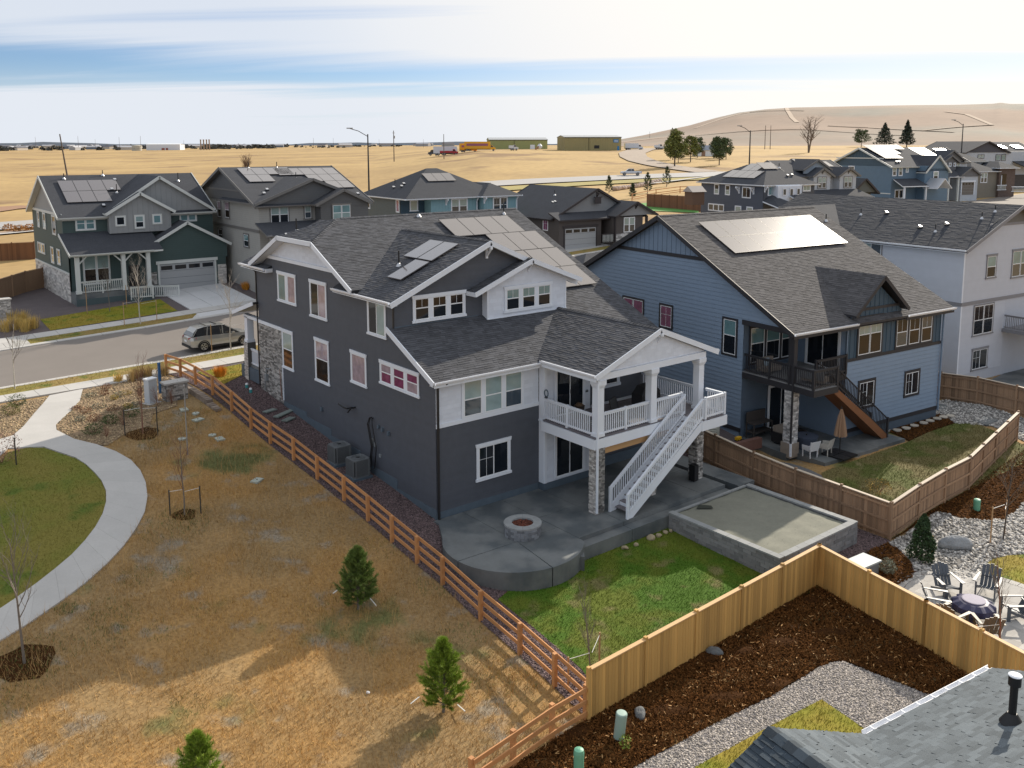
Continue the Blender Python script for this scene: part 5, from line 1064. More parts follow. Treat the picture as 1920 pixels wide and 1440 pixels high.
# front grey gables
b=MB(); b.box(.85,5.95,yf-.7,yf+.1,8.45,10.2); b.build('wall',GREYB,g0)
XG1=3.66; 
def fgable(parent,xc,hw,y0,zt,sl,yb,tr,wm_,zb=None,w0=None,bat=False):
    ze=zt-sl*hw
    shed(parent,[(xc-hw,y0-.35,ze),(xc,y0-.35,zt),(xc,yb,zt),(xc-hw,yb,ze)],tr=tr); shed(parent,[(xc,y0-.35,zt),(xc+hw,y0-.35,ze),(xc+hw,yb,ze),(xc,yb,zt)],tr=tr)
    rake(parent,(xc-hw-.02,y0-.38,ze-.12),(xc+.02,y0-.38,zt-.12),tr,h=.24,t=.06); rake(parent,(xc-.02,y0-.38,zt-.12),(xc+hw+.02,y0-.38,ze-.12),tr,h=.24,t=.06)
    hw2=hw-.3; poly=[(xc-hw2,zb if zb else ze-.1),(xc+hw2,zb if zb else ze-.1),(xc+hw2,zt-sl*hw2-.12),(xc,zt-.15),(xc-hw2,zt-sl*hw2-.12)]
    M=plane('y-',y0-.015)
    if bat: batten(parent,M,poly,wm_,gap=.45)
    else: wallp(parent,M,poly,wm_)
fgable(g0,5.4,4.85,yf-.05,13.3,.655,58.6,WT2,GREYB,zb=10.1,bat=True); fgable(g0,3.45,2.95,yf-.75,11.95,.60,56.2,WT2,GREYB,zb=8.42,bat=True)
YF=plane('y-',yf); YF2=plane('y-',yf-.76)
fwin(g0,YF,-1.75,-.1,8.75,10.0,WT2,[BLINDG],2,.5); fwin(g0,YF2,1.3,2.2,9.02,9.95,WT2,[GLASS]); fwin(g0,YF2,2.9,3.8,8.72,9.95,WT2,[BLIND,GLASS],1,.5); fwin(g0,YF2,4.45,5.3,9.03,9.95,WT2,[BLINDG]); fwin(g0,YF,7.1,8.7,9.05,10.0,WT2,[BLINDG],2)
XL=plane('x-',xl)
for (a,c,z0,z1,me) in ((61.3,62.2,8.5,10,.5),(58.8,59.9,8.5,10,.5),(54.9,56.3,8.25,10,None),(59.9,62.9,6.1,7.1,None),(56.4,57.6,5.6,7.1,.5),(54.0,55.2,5.7,7.1,.5)): fwin(g0,XL,a,c,z0,z1,WT2,[GLASS,BLIND],3 if c-a>2 else 1,me)
stonewall(g0,XL,51.2,64.4,2.4,5.2,STONE,MORT,0,eu=.5,ev=.16,th=.06); trimb(g0,XL,[(51.2,64.4,5.2,5.35)],WT2,t=.08)
# porch
shed(g0,[(xl-.35,49.05,7.05),(4.4,49.05,7.05),(4.4,yf,8.6),(xl-.35,yf,8.6)],tr=WT2); gutter(g0,(xl-.35,49.05,7.07),(3.6,49.05,7.07),WT2,(0,-1,0)); rake(g0,(xl-.38,49.0,6.93),(xl-.38,yf,8.48),WT2)
b=MB(); b.box(xl,4.3,51.2,51.3,2.4,7.1); b.box(xl,xl+.1,51.2,yf,2.4,7.9); b.build('wall',GREEN,g0); b=MB(); b.box(xl,4.3,49.4,51.2,2.3,3.75); b.build('porch_floor',CONC,g0); b=MB(); b.box(xl,4.3,49.3,49.4,2.2,3.3); b.build('foundation',mat('green_foundation',(.07,.10,.105),.8),g0)
wallp(g0,XL,[(49.4,4.5),(yf,4.5),(yf,7.8),(51.2,7.3),(51.2,6.6),(49.4,6.5)][:0] or [(51.2,4.4),(yf,4.4),(yf,7.8),(51.2,7.2)],GREEN,w=.012)
for x in (-2.5,1.15,3.2):
    b=MB(); b.box(x-.16,x+.16,49.35,49.67,3.75,6.9); b.box(x-.2,x+.2,49.3,49.72,3.75,4.0); o=b.build('column',WT2,g0); 
    for d_ in (-1,1):
        if (x,d_) in ((-2.5,-1),(3.2,1)): continue
        b=MB(); b.bar((x+d_*.1,49.5,6.2),(x+d_*.75,49.5,6.85),.1,.12,(0,1,0)); b.build('brace',WT2,o)
b=MB(); b.box(xl,4.0,49.35,49.6,6.85,7.05); b.build('beam',WT2,g0)
GB=MB(); GB.box(-.025,.025,-.025,.025,0,.86); GBM=GB.mesh(WT2)
prl=O('porch_railing',None,g0); railing(prl,(-2.3,49.45,0),(1.0,49.45,0),3.75,GBM,WT2,gap=.16,posts=(.5,)); railing(prl,(1.3,48.2,0),(3.0,48.0,0),3.1,GBM,WT2,gap=.16,posts=(0,1.)); railing(prl,(3.2,48.9,0),(5.1,47.7,0),2.95,GBM,WT2,gap=.16,posts=(0,1.)); b=MB(); b.box(1.3,3.2,48.1,49.3,2.4,3.25); b.build('porch_step',mat('green_foundation',(.07,.10,.105),.8),g0)
window(g0,plane('y-',51.2),-1.75,.55,4.2,6.9,WT2,SASH,[BLIND,BROWNG],units=2,meet=.5,sill=False); b=MB(); mbox(b,plane('y-',51.2),2.0,2.95,3.45,5.6,0,.03); b.build('front_door',BLACKM,g0)
# garage
b=MB(); b.box(3.7,10.55,gy,yf,2.4,6.9); b.build('wall',GREEN,g0); fgable(g0,7.05,3.95,gy,9.25,.56,yf+.3,WT2,GREEN,zb=5.8)
garage_door(g0,plane('y-',gy),4.5,9.45,3.0,5.5,mat('grey_garage_door',(.36,.37,.38),.55),tr=WT2)
stonewall(g0,plane('y-',gy),9.75,10.55,2.9,5.1,STONE,MORT,0,eu=.4,ev=.13,th=.05); stonewall(g0,plane('y-',gy),3.7,4.25,2.9,4.9,STONE,MORT,0,eu=.4,ev=.13,th=.05)
ymid=(yf+64.5)/2; gsl=.535
panels(g0,(-1.9,54.2,zu+gsl*(54.2-yf)),(1,0,0),(0,1,gsl),[(0,0),(1,0),(2,0),(0,1),(1,1),(2,1),(3,1)],SOLAR,SOLF,w=1.24,h=1.9)
for (x,y) in ((.9,53.6),(3.0,57.5),(2.3,56.0)): roof_cap(g0,x,y,zu+gsl*(y-yf)+.08,FLASH,.17,DARKMET)
for (x,y,h) in ((-1.2,58.0,.5),(2.2,58.4,.5),(2.6,55.6,.8),(8.7,57.2,.8)): vent_pipe(g0,x,y,zu+gsl*(y-yf),h,.04,BLACKM,FLASH)
# beige house
BEI=SM('beige_siding',(.34,.335,.315)); GRS=SM('mid_grey_siding',(.105,.108,.112)); TT=mat('grey_brown_trim',(.155,.15,.145),.6)
_o=(10.96,43.61,11.01); g1=thing('house','beige and grey two-storey house with two solar arrays behind the green house','house',(_o[0],_o[1],0),RG(-2))
ze=10.95; b=MB(); b.box(0,10.4,0,16.8,2.5,ze); b.build('wall',BEI,g1)
gable(g1,0,10.4,0,16.8,ze,.36,'x',BEI,TT,gm=GRS,ov=.45)
b=MB(); mbox(b,X0,0,16.8,8.45,8.7,0,.05); mbox(b,X0,3.2,13.6,11.85,12.0,0,.05); mbox(b,Y0,0,5.3,9.0,9.1,0,.06); b.build('trim_band',TT,g1)
wallp(g1,plane('x-',-.01),[(3.3,12.0),(13.5,12.0),(8.4,13.8)],GRS,'gable_panel'); 
fgable(g1,4.95,5.4,-.02,13.1,.385,9,TT,GRS,zb=10.85); b=MB(); b.box(5.2,9.9,-1.2,.1,3,10.9); b.build('wall',GRS,g1); fgable(g1,7.35,2.75,-1.22,12.15,.48,3.5,TT,GRS,zb=10.6)
window(g1,Y0,.9,2.8,9.2,10.8,TT,SASH,[BLIND,GLASS],units=2,meet=.5,gap=.03,tw=.1); window(g1,Y0,4.05,4.95,9.45,10.75,TT,SASH,[BLIND,GLASSB],meet=.5); window(g1,plane('y-',-1.22),6.2,8.2,9.2,10.85,TT,SASH,[BLINDG,BLIND],units=2,meet=.5,gap=.03,flare=True)
for (a,c,z0,z1,p_) in ((9.55,10.7,9.15,10.85,[PINKL,BROWNG]),(7.25,8.6,9.2,10.9,[PINKL,BROWNG]),(9.4,10.8,6.9,8.2,[GLASS]),(2.6,3.95,6.9,8.2,[BLINDG,GLASS])): fwin(g1,X0,a,c,z0,z1,TT,p_,1,.5)
shed(g1,[(-.4,-2.8,8.4),(5.4,-2.8,8.4),(5.4,0,9.35),(-.4,0,9.35)],tr=TT); gutter(g1,(-.4,-2.8,8.42),(5.4,-2.8,8.42),TT,(0,-1,0)); b=MB(); b.box(0,.3,-2.5,-2.2,3.5,8.3); b.box(1.6,5.2,-1.6,-1.5,3.5,8.3); b.build('porch_post',BEI,g1); fwin(g1,plane('y-',-1.62),2.0,3.6,6.3,7.9,TT,[BLINDG],2,.5)
gz=lambda y: ze-.0+.36*y
panels(g1,(1.0,4.6,gz(4.6)),(1,0,0),(0,1,.36),[(0,0),(1,0),(0,1),(1,1),(2,1),(3,1)],SOLAR,SOLF,w=1.24,h=1.75); panels(g1,(6.9,2.7,gz(2.7)),(1,0,0),(0,1,.36),[(1,0),(2,0),(0,1),(1,1),(2,1),(-1,2),(0,2),(1,2),(2,2),(-2,2)][:10],SOLAR,SOLF,w=1.24,h=1.75)
for (x,y,h) in ((2.2,8.0,.6),(5.0,8.0,.6),(5.8,5.4,.6)): vent_pipe(g1,x,y,gz(y),h,.04,BLACKM,FLASH)
for (x,y) in ((1.3,2.0),(1.9,2.8),(10.1,1.2)): roof_cap(g1,x,y,gz(y)+.08,FLASH,.17,DARKMET)
# pale teal house
TEAL=mat('pale_teal_board',(.20,.35,.40),.65,noise=(2,.05)); SAGE=SM('grey_sage_siding',(.095,.115,.115)); NAVY=mat('navy_board',(.028,.065,.10),.6)
_o=(34.82,52.83,10.14); g2=thing('house','pale teal two-storey house with hipped roof and white window trim, behind the dark house','house',(_o[0],_o[1],0),RG(-4))
b=MB(); b.box(-3,6.2,1.5,11,4,10.15); b.build('wall',SAGE,g2); b=MB(); b.box(0,6.05,0,1.5,4,10.2); b.build('wall',TEAL,g2); b=MB(); b.box(6.35,10.85,-1.0,6,4,10.2); b.build('wall',TEAL,g2); wallp(g2,plane('y-',1.48),[(-3,4),(0,4),(0,10.1),(-3,10.1)],NAVY); batten(g2,Y0,[(0.05,6),(6.0,6),(6.0,10.1),(.05,10.1)],TEAL); batten(g2,plane('y-',-1.02),[(6.4,6),(10.8,6),(10.8,10.15),(6.4,10.15)],TEAL)
hiproof(g2,-3,9.5,-.1,11,10.2,.52); hiproof(g2,6.3,10.9,-1.0,9,10.25,.5)
window(g2,Y0,2.5,4.8,8.3,10.05,WHITE,SASH,[BLIND,GLASSB],units=2,meet=.5,sill=False); window(g2,plane('y-',-1.04),7.45,9.6,8.3,10.1,WHITE,SASH,[GLASSB],units=2,meet=.5,sill=False,munt=True); window(g2,plane('y-',1.46),-1.95,-.8,8.7,10.0,WHITE,SASH,[BLIND],sill=True); XT=plane('x-',-3); window(g2,XT,1.65,2.6,8.6,10.1,WHITE,SASH,[PINK],sill=False); window(g2,XT,9.0,10.2,8.6,10.1,WHITE,SASH,[BROWNG,GLASS],meet=.5,sill=False)
panels(g2,(1.15,2.6,10.2+.52*3.15),(1,0,0),(0,1,.52),[(0,0),(1,0),(2,0)],SOLAR,SOLF,w=1.24,h=1.85)
for (x,y) in ((-1.4,4.2),(-1.7,5.6),(-.9,4.6)): roof_cap(g2,x,y,10.2+.52*(x+3.45)+.1,FLASH,.2,DARKMET)
for (x,y,h) in ((-.8,7,.7),(.2,7.5,.7),(8.3,1.6,.7),(9.3,2.2,.7)): vent_pipe(g2,x,y,10.9 if x>5 else 11.4,h,.04,BLACKM,FLASH)
bracket(g2,1.9,0,10.1,s=1.2); bracket(g2,6.35,-1,10.15,s=1.2); downspout(g2,[(6.0,-.4,10.1),(5.95,-.1,9.7),(5.95,-.1,5)],WHITE,.06); downspout(g2,[(10.95,-1.4,10.2),(10.8,-1.1,9.8),(10.8,-1.1,5)],WHITE,.06)
# brown single-storey house
BRN=SM('brown_siding',(.082,.070,.066)); CHT=mat('dark_brown_trim',(.035,.028,.03),.6); LG=mat('light_grey_shake',(.25,.255,.26),.7,noise=(2,.06))
_o=(45.73,43.74,7.91); g3=thing('house','low brown single-storey house with dark gabled roof and stone-based porch','house',(_o[0],_o[1],0),RG(-5))
b=MB(); b.box(0,6.0,0,13,4.2,7.85); b.build('wall',BRN,g3); gable(g3,0,12.4,1.3,14,7.95,.50,'y',BRN,CHT,gm=LG,ov=.4); shed(g3,[(-.4,-.5,7.75),(12.6,-.5,7.75),(12.6,1.5,8.5),(-.4,1.5,8.5)],tr=CHT)
b=MB(); b.box(7.0,11.4,-1.0,3,4.2,7.85); b.build('wall',BRN,g3); fgable(g3,10.0,3.2,-1.3,9.55,.50,5,CHT,LG,zb=7.95); b=MB(); mbox(b,plane('y-',.88),5.7,6.6,9.3,10.0,0,.08); mbox(b,plane('y-',.88),5.55,6.75,10.0,10.12,0,.1); b.build('shutter_vent',CHT,g3); bracket(g3,6.0,.9,10.6,m=CHT); bracket(g3,10,-1.3,9.3,m=CHT)
garage_door(g3,Y0,.8,5.2,4.3,6.75,mat('grey_garage_door',(.36,.37,.38),.55),tr=CHT); window(g3,plane('y-',-1.02),8.4,10.2,6.0,7.75,SASH,SASH,[BLIND,GLASSB],units=2,meet=.5,sill=False,tw=.06); window(g3,X0,2.0,3.1,6.4,7.8,SASH,SASH,[PINK],sill=False,tw=.06,munt=True)
stonewall(g3,plane('y-',-1.02),7.2,11.4,4.2,5.9,LST,MORT,0,eu=.5,ev=.16,th=.06); b=MB(); b.box(11.7,11.95,-1.3,-1.05,4.2,7.8); b.box(7.0,7.15,-1.3,-1.1,5.0,7.8); b.build('porch_post',CHT,g3); prl=O('porch_railing',None,g3); railing(prl,(5.2,-1.1,0),(7,-1.1,0),5.0,GBM,CHT,gap=.2)
for (x,y) in ((-.9,3.0),(-.5,3.1)): roof_cap(g3,x+2.2,y,7.9+.5*(y)+.1,FLASH,.17,DARKMET)
vent_pipe(g3,2.9,4.8,10.2,.6,.04,BLACKM,FLASH)
# main house's front garage wing seen over the ridge
g4=O('garage_wing',None,H); b=MB(); b.box(9.0,13.8,18.3,26.0,2.4,5.6); b.build('wall',SLATE,g4)
roof(g4,H,[(8.6,18.5,5.6),(11.4,18.5,7.1),(11.4,26.4,7.1),(8.6,26.4,5.6)],SHING,detail=True); roof(g4,H,[(11.4,18.5,7.1),(14.2,18.5,5.6),(14.2,26.4,5.6),(11.4,26.4,7.1)],SHING,detail=True)
# blue neighbour's front garage wing: its roof shows beyond the dark house's right slope
g5=O('garage_wing',None,B_); b=MB(); b.box(-.5,7,18,25.5,2.4,5.8); b.build('wall',BLUE,g5)
roof(g5,B_,[(-1.0,17.2,6.1),(3.2,21.7,8.1),(7.5,21.7,8.1),(7.5,17.2,6.1)],SHINGF,detail=False); roof(g5,B_,[(-1.0,17.2,6.1),(-1.0,26.2,6.1),(3.2,21.7,8.1)],SHINGF,detail=False); roof(g5,B_,[(-1,26.2,6.1),(7.5,26.2,6.1),(7.5,21.7,8.1),(3.2,21.7,8.1)],SHINGF,detail=False)
# slate-blue house at right
DBL=SM('slate_blue_siding',(.070,.085,.115)); _o=(70.53,34.87,11.19); g6=thing('house','slate blue two-storey house with white brackets and two solar panels at right','house',(_o[0],_o[1],0),RG(-12))
b=MB(); b.box(0,8.1,0,11.8,5,11.15); b.build('wall',DBL,g6); wallp(g6,plane('y-',-.9),[(1.4,9),(5.2,9),(5.2,11.1),(1.4,11.1)],WSHAKE,d=-.9); hiproof(g6,0,8.1,0,11.8,11.2,.50); wallp(g6,plane('y-',-.02),[(0,5),(8.1,5),(8.1,11.1),(0,11.1)],SLATE)
window(g6,Y0,.55,1.95,9.9,11.1,WHITE,SASH,[BLINDG],slider=True,sill=False); window(g6,Y0,6.1,7.5,10.3,11.1,WHITE,SASH,[BLIND],slider=True,sill=False)
for x in (2.1,3.2,4.3): window(g6,plane('y-',-.92),x,x+.6,9.95 if x!=3.2 else 9.7,10.8,WHITE,SASH,[GLASSB],sill=False,tw=.05,inset=0)
for (a,c,z0,z1) in ((8.1,9.2,9.7,11.05),(6.0,7.05,9.7,11.0),(2.15,3.85,9.5,10.9)): window(g6,X0,a,c,z0,z1,WHITE,SASH,[GLASS,BLIND] if c-a<1.5 else [GLASS],meet=.5 if c-a<1.5 else None,slider=c-a>1.5,sill=False)
window(g6,X0,7.05,10.3,7.55,8.5,WHITE,SASH,[GLASSB],units=3,sill=False); window(g6,X0,3.8,5.1,7.3,8.5,WHITE,SASH,[BLIND],sill=False); window(g6,X0,1.7,2.95,7.3,8.5,WHITE,SASH,[BLIND],sill=False)
shed(g6,[(-.5,-3.2,8.7),(3.2,-3.2,8.7),(1.2,-.1,10.0),(-.2,-.1,9.3)]); shed(g6,[(3.2,-3.2,8.7),(3.4,-.1,8.9),(1.2,-.1,10.0)]); gutter(g6,(-.5,-3.2,8.72),(3.2,-3.2,8.72),WHITE,(0,-1,0)); shed(g6,[(3.2,-4.0,8.7),(8.2,-4.0,8.7),(6.6,-.9,10.0),(3.2,-.9,10.0)]); gutter(g6,(5.2,-4.0,8.72),(7.8,-4.0,8.72),WHITE,(0,-1,0))
for y in (1.7,4.3): bracket(g6,0,y,10.9,s=1.4,d=(-1,0))
bracket(g6,.1,0,11.1,s=1.2); 
panels(g6,(.8,8.6,11.2+.5*1.25),(0,-1,0),(1,0,.5),[(i,0) for i in range(4)]+[(i,1) for i in range(1,3)],SOLAR,SOLF,w=1.5,h=1.9)
panels(g6,(2.6,3.0,11.2+.5*3.45),(1,0,0),(0,1,.5),[(0,0),(1,0)],SOLAR,SOLF,w=1.2,h=1.7)
for (x,y) in ((5.0,1.4),(5.8,1.5)): roof_cap(g6,x,y,11.2+.5*(y+.45)+.1,FLASH,.17,DARKMET)
vent_pipe(g6,5.6,3.6,13.1,.6,.05,BLACKM,FLASH)
# small white house with two dormer gables
WS2=SM('white_siding',(.46,.49,.53),.06); PB=mat('pale_blue_shake',(.30,.36,.42),.7)
_o=(88.47,33.62,11.96); g7=thing('house','small white house with twin front gables and bright roof panels between blue houses','house',(_o[0],_o[1],0),RG(-14))
b=MB(); b.box(-9.5,.4,1.2,10,5,12.0); b.build('wall',WS2,g7); gable(g7,-9.5,.4,1.2,10,12.1,.42,'x',PB,TT,ov=.4); 
for xc,y in ((-1.35,0.),(-5.75,0.)):
    b=MB(); b.box(xc-1.4,xc+1.4,y,2,9.0,12.0); b.build('wall',WS2,g7); fgable(g7,xc,1.85,y,13.1,.6,5,TT,WS2,zb=11.9); window(g7,plane('y-',y-.01),xc-.8,xc+.8,10.4,11.95,TT,SASH,[BLIND,GLASSB],units=2,meet=.5,sill=False); bracket(g7,xc,y,12.9,m=TT)
fgable(g7,-5.6,2.4,1.25,14.15,.55,6,TT,PB,zb=12.3); shed(g7,[(-9,-2.2,9.3),(1.2,-2.2,9.3),(.2,.1,10.3),(-8,.1,10.3)]); gutter(g7,(-6,-2.25,9.3),(-2,-2.25,9.3),WHITE,(0,-1,0)); b=MB(); b.box(-4.9,-4.7,-2,-1.8,5,9.2); b.box(-1.6,-1.4,-2,-1.8,5,9.2); b.build('porch_post',WHITE,g7)
panels(g7,(-3.4,3.0,12.1+.42*2.2),(1,0,0),(0,1,.42),[(0,0),(1,0)],SOLAR,SOLF,w=1.2,h=1.6); panels(g7,(-6.2,4.4,12.1+.42*3.6),(1,0,0),(0,1,.42),[(0,0),(1,0)],SOLAR,SOLF,w=1.2,h=1.0)
b=MB(); b.box(.4,4.8,2,8,5,9.6); b.build('wall',mat('olive_grey_siding',(.10,.11,.105),.7),g7); gable(g7,.4,4.8,1.0,8,9.8,.8,'y',mat('olive_grey_siding',(.10,.11,.105),.7),CHT,ov=.3)
# blue house with the big bright array
BL2=SM('medium_blue_siding',(.115,.185,.26)); _o=(108.52,39.72,12.73); g8=thing('house','medium blue house with tall front gable and L-shaped glaring solar array','house',(_o[0],_o[1],0),RG(-14))
b=MB(); b.box(0,11,0,12.6,5,12.8); b.build('wall',BL2,g8); gable(g8,0,9.5,0,12.6,12.85,.42,'x',BL2,WT2,gm=BLUED,ov=.4); b=MB(); mbox(b,X0,1.6,11.3,13.85,14.0,0,.06); mbox(b,X0,0,12.6,8.6,8.75,0,.05); b.build('trim_band',WT2,g8)
batten(g8,plane('x-',-.02),[(3.2,14.0),(9.6,14.0),(6.3,15.3)],BLUED,gap=.6)
panels(g8,(.6,1.9,12.85+.42*2.3),(1,0,0),(0,1,.42),[(i,j) for i in range(4) for j in range(3) if not (i>2 and j<1)]+[(4,2),(5,2)],SOLAR,SOLF,w=1.24,h=1.75)
fwin(g8,Y0,.1,.95,11.3,12.75,WHITE,[BLIND,GLASSB],1,.5); fwin(g8,Y0,1.35,2.2,11.3,12.75,WHITE,[BLIND,GLASSB],1,.5); fwin(g8,Y0,2.8,3.4,11.8,12.75,WHITE,[BLIND]); fwin(g8,X0,7.3,8.6,11.7,12.7,WHITE,[GLASSB],1)
b=MB(); b.box(5.2,10.2,-1.5,0,5,12.8); b.build('wall',BL2,g8); fgable(g8,7.7,2.7,-1.5,14.4,.95,6,WT2,BL2,zb=12.4); fwin(g8,plane('y-',-1.52),6.9,8.0,10.6,12.0,WHITE,[BLIND,GLASS],1,.5); shed(g8,[(-.4,-2.6,9.9),(5,-2.6,9.9),(5,-.1,10.9),(.3,-.1,10.9)]); b=MB(); b.box(.2,.4,-2.4,-2.2,5,9.9); b.box(4.6,4.8,-2.4,-2.2,5,9.9); b.build('porch_post',WHITE,g8); fwin(g8,Y0,.8,2.6,7.9,9.3,WHITE,[GLASS],2); shed(g8,[(4.9,-4.2,9.6),(6.4,-4.2,11.0),(6.4,-1.5,11.0),(4.9,-1.5,9.6)],m=FLASH); shed(g8,[(6.4,-4.2,11.0),(7.9,-4.2,9.6),(7.9,-1.5,9.6),(6.4,-1.5,11.0)],m=FLASH)
for (x,y) in ((1.9,.9),(2.5,1.0)): roof_cap(g8,x,y,12.85+.42*y+.15,FLASH,.2,DARKMET)
# grey-gabled house
_o=(138.91,47.58,11.64); g9=thing('house','white house with small grey dormer gables and beige porch, dark car in front','house',(_o[0],_o[1],0),RG(-16)); GG=SM('grey_gable_siding',(.15,.15,.155))
b=MB(); b.box(-4.5,7.2,.4,11,5,12.9); b.build('wall',WS2,g9); gable(g9,-4.5,7.2,.4,11,13.0,.46,'x',GG,TT,ov=.4)
b=MB(); b.box(0,3.4,-.6,.4,11,13.0); b.build('wall',GG,g9); fgable(g9,2.0,2.0,-.6,14.1,.6,4,TT,GG,zb=12.8); fgable(g9,3.4,3.0,.38,15.0,.62,5,TT,GG,zb=12.9)
for x in (.4,1.55,2.65): fwin(g9,plane('y-',-.62),x,x+.6,12.1,12.8,WHITE,[GLASSB])
fwin(g9,plane('y-',.38),4.0,5.4,11.9,12.8,WHITE,[BLIND],2); fwin(g9,plane('y-',.38),-2.6,-1.3,11.6,12.8,WHITE,[BLINDG],2)
shed(g9,[(-4.7,-3.2,10.4),(2.6,-3.2,10.4),(2.6,.4,12.0),(-4.2,.4,12.0)],tr=TT); gutter(g9,(-1,-3.2,10.4),(2.6,-3.2,10.4),WHITE,(0,-1,0)); fgable(g9,4.2,2.4,-3.0,12.1,.6,1,TT,GG,zb=10.4); b=MB(); b.box(2.2,6.2,-2.9,.4,5,10.5); b.build('wall',WS2,g9); b=MB(); b.box(-4.4,-1.2,-2.2,.4,5,10.3); b.build('wall',WS2,g9); garage_door(g9,plane('y-',-2.92),2.4,5.3,7.2,9.4,mat('taupe_garage_door',(.16,.14,.12),.6),tr=WHITE); b=MB(); b.box(-.9,-.6,-3,-2.7,5,10.3); b.box(1.4,1.7,-3,-2.7,5,10.3); b.build('porch_post',WT2,g9); fwin(g9,plane('y-',-2.22),-2.9,-1.6,8.6,10.1,WHITE,[GLASS],2,.5); b=MB(); mbox(b,plane('y-',-2.22),-4.4,-1.2,6,8.2,0,.1); b.build('stone_base',mat('brown_stone',(.12,.085,.07),.9,noise=(4,.3)),g9)
panels(g9,(-3.0,1.4,13.0+.46*1.4),(1,0,0),(0,1,.46),[(i,j) for i in range(3) for j in range(2)]+[(0,-1)][:0],SOLAR,SOLF,w=1.5,h=2.0); panels(g9,(3.2,3.2,13.0+.46*3.2),(1,0,0),(0,1,.46),[(0,0),(1,0)],SOLAR,SOLF,w=1.4,h=1.7)
# taupe hip-roofed house
_o=(149.68,45.33,11.03); ga=thing('house','tan house with low hipped roof, stone entry and white railing behind dark car','house',(_o[0],_o[1],0),RG(-16)); TAN2=SM('tan_siding',(.20,.18,.145)); BST=mat('brown_stone',(.12,.085,.07),.9,noise=(4,.3))
b=MB(); b.box(-2,4.4,0,10,5,11.0); b.build('wall',TAN2,ga); b=MB(); b.box(4.4,8.5,-.5,6,5,11.6); b.build('stone_wall',BST,ga); hiproof(ga,-2,4.4,0,8,11.1,.48); hiproof(ga,4.3,8.5,-.6,6,11.7,.45); hiproof(ga,-1,6,4,12,12.8,.45,tr=WT2); b=MB(); b.box(-1,6,4.2,12,11,12.8); b.build('wall',WS2,ga)
window(ga,Y0,.2,2.0,9.0,10.9,WHITE,SASH,[BLIND,GLASSB],units=2,meet=.5,sill=False); prl=O('porch_railing',None,ga); railing(prl,(3.2,-1.2,0),(5.6,-1.2,0),7.6,GBM,WHITE,gap=.2); railing(prl,(6.4,-1.6,0),(8.8,-3.0,0),7.3,GBM,WHITE,gap=.2); b=MB(); mbox(b,plane('y-',-.52),5.0,6.2,7.6,10.6,0,.05); b.build('front_door',BROWNG,ga); fwin(ga,plane('y-',-.54),4.9,5.0,8,10.4,WHITE,[GLASS])
# far white house
_o=(174.47,51.17,9.77); gb=thing('house','tall white house with dark gable and twin dark-framed windows at the right edge','house',(_o[0],_o[1],0),RG(-16)); DG=SM('dark_grey_gable',(.07,.07,.085))
b=MB(); b.box(-12,8,0,12,5,14.5); b.build('wall',WS2,gb); gable(gb,-11.9,-.1,-.1,12,14.5,.36,'y',WS2,CHT,gm=DG,ov=.4); gable(gb,-.1,10,1,11,14.4,.42,'x',WS2,CHT,ov=.4); b=MB(); mbox(b,Y0,-6,8,5,9.8,0,.1); b.build('stone_base',mat('dark_stone',(.08,.075,.075),.9,noise=(4,.3)),gb)
fwin(gb,Y0,-3.4,-2.1,12.7,14.0,CHT,[BLINDG],1); fwin(gb,Y0,-1.8,-.5,12.7,14.0,CHT,[BLINDG],1); fwin(gb,Y0,-8.4,-6.6,13.2,14.0,CHT,[BLIND],2); shed(gb,[(1.5,-3,11.5),(9,-3,11.5),(9,0,12.6),(1.5,0,12.6)],tr=CHT)
panels(gb,(.4,2.5,15.1),(1,0,0),(0,1,.42),[(0,0),(1,0),(4,0),(5,0)],SOLAR,SOLF,w=1.24,h=1.7)
for xx,yy,lab in ((230,62,'far grey house with slanted roof at the right edge of the hill'),):
    gc=thing('house',lab,'house',(xx,yy,0),RG(-16)); b=MB(); b.box(0,12,0,10,5,13); b.build('wall',mat('grey_gable_siding',(.15,.15,.155)),gc); gable(gc,0,12,0,10,13,.4,'y',WS2,CHT)
# ================================================================ PATIO, PIT, SANDBOX
pat=O('patio',None,kind='structure'); zf0=lambda x,y:0
CX,CY,CR=1.32,-3.62,2.9
def arc(a0,a1,n=10,r=CR): return [(CX+r*math.cos(RG(a0+(a1-a0)*i/n)),CY+r*math.sin(RG(a0+(a1-a0)*i/n))) for i in range(n+1)]
def pslab2(poly): b=MB(); slab(ccw(poly),0,.95,b,zf=zf0); return b.build('slab',CONC,pat)
g_=.012
pslab2([(-.2,-.05),(-.18,-.4)]+[p for p in arc(118,184,8) if p[1]<-.9][0:0]+[p for p in arc(140,183,8)]+[(1.32,-3.87),(1.32,-.05)])
pslab2([(1.31,-3.89)]+arc(184,262,14))
pslab2([(1.335,-3.88)]+arc(263,318,12)+[(3.5,-5.2),(3.5,-3.88)])
for (x0,x1,y0,y1) in ((1.34,3.5,-3.86,-.05),(3.52,5.7,-2.6,-.05),(3.52,6.1,-5.2,-2.62),(6.12,9.0,-5.2,-2.62),(9.02,11.2,-5.2,-2.62),(11.22,12.95,-5.2,-2.62),(5.72,8.6,-2.6,-.4),(8.62,10.8,-2.6,.2),(10.82,12.95,-2.6,.2)): pslab2([(x0,y0),(x1,y0),(x1,y1),(x0,y1)])
for i,(x0,x1) in enumerate(((3.3,6.1),(6.12,9.0),(9.02,11.2),(11.22,12.95))): b=MB(); slab([(x0,-5.72),(x1,-5.72),(x1,-5.215),(x0,-5.215)],-.17,.8,b,zf=zf0); b.build('step',CONC,pat)
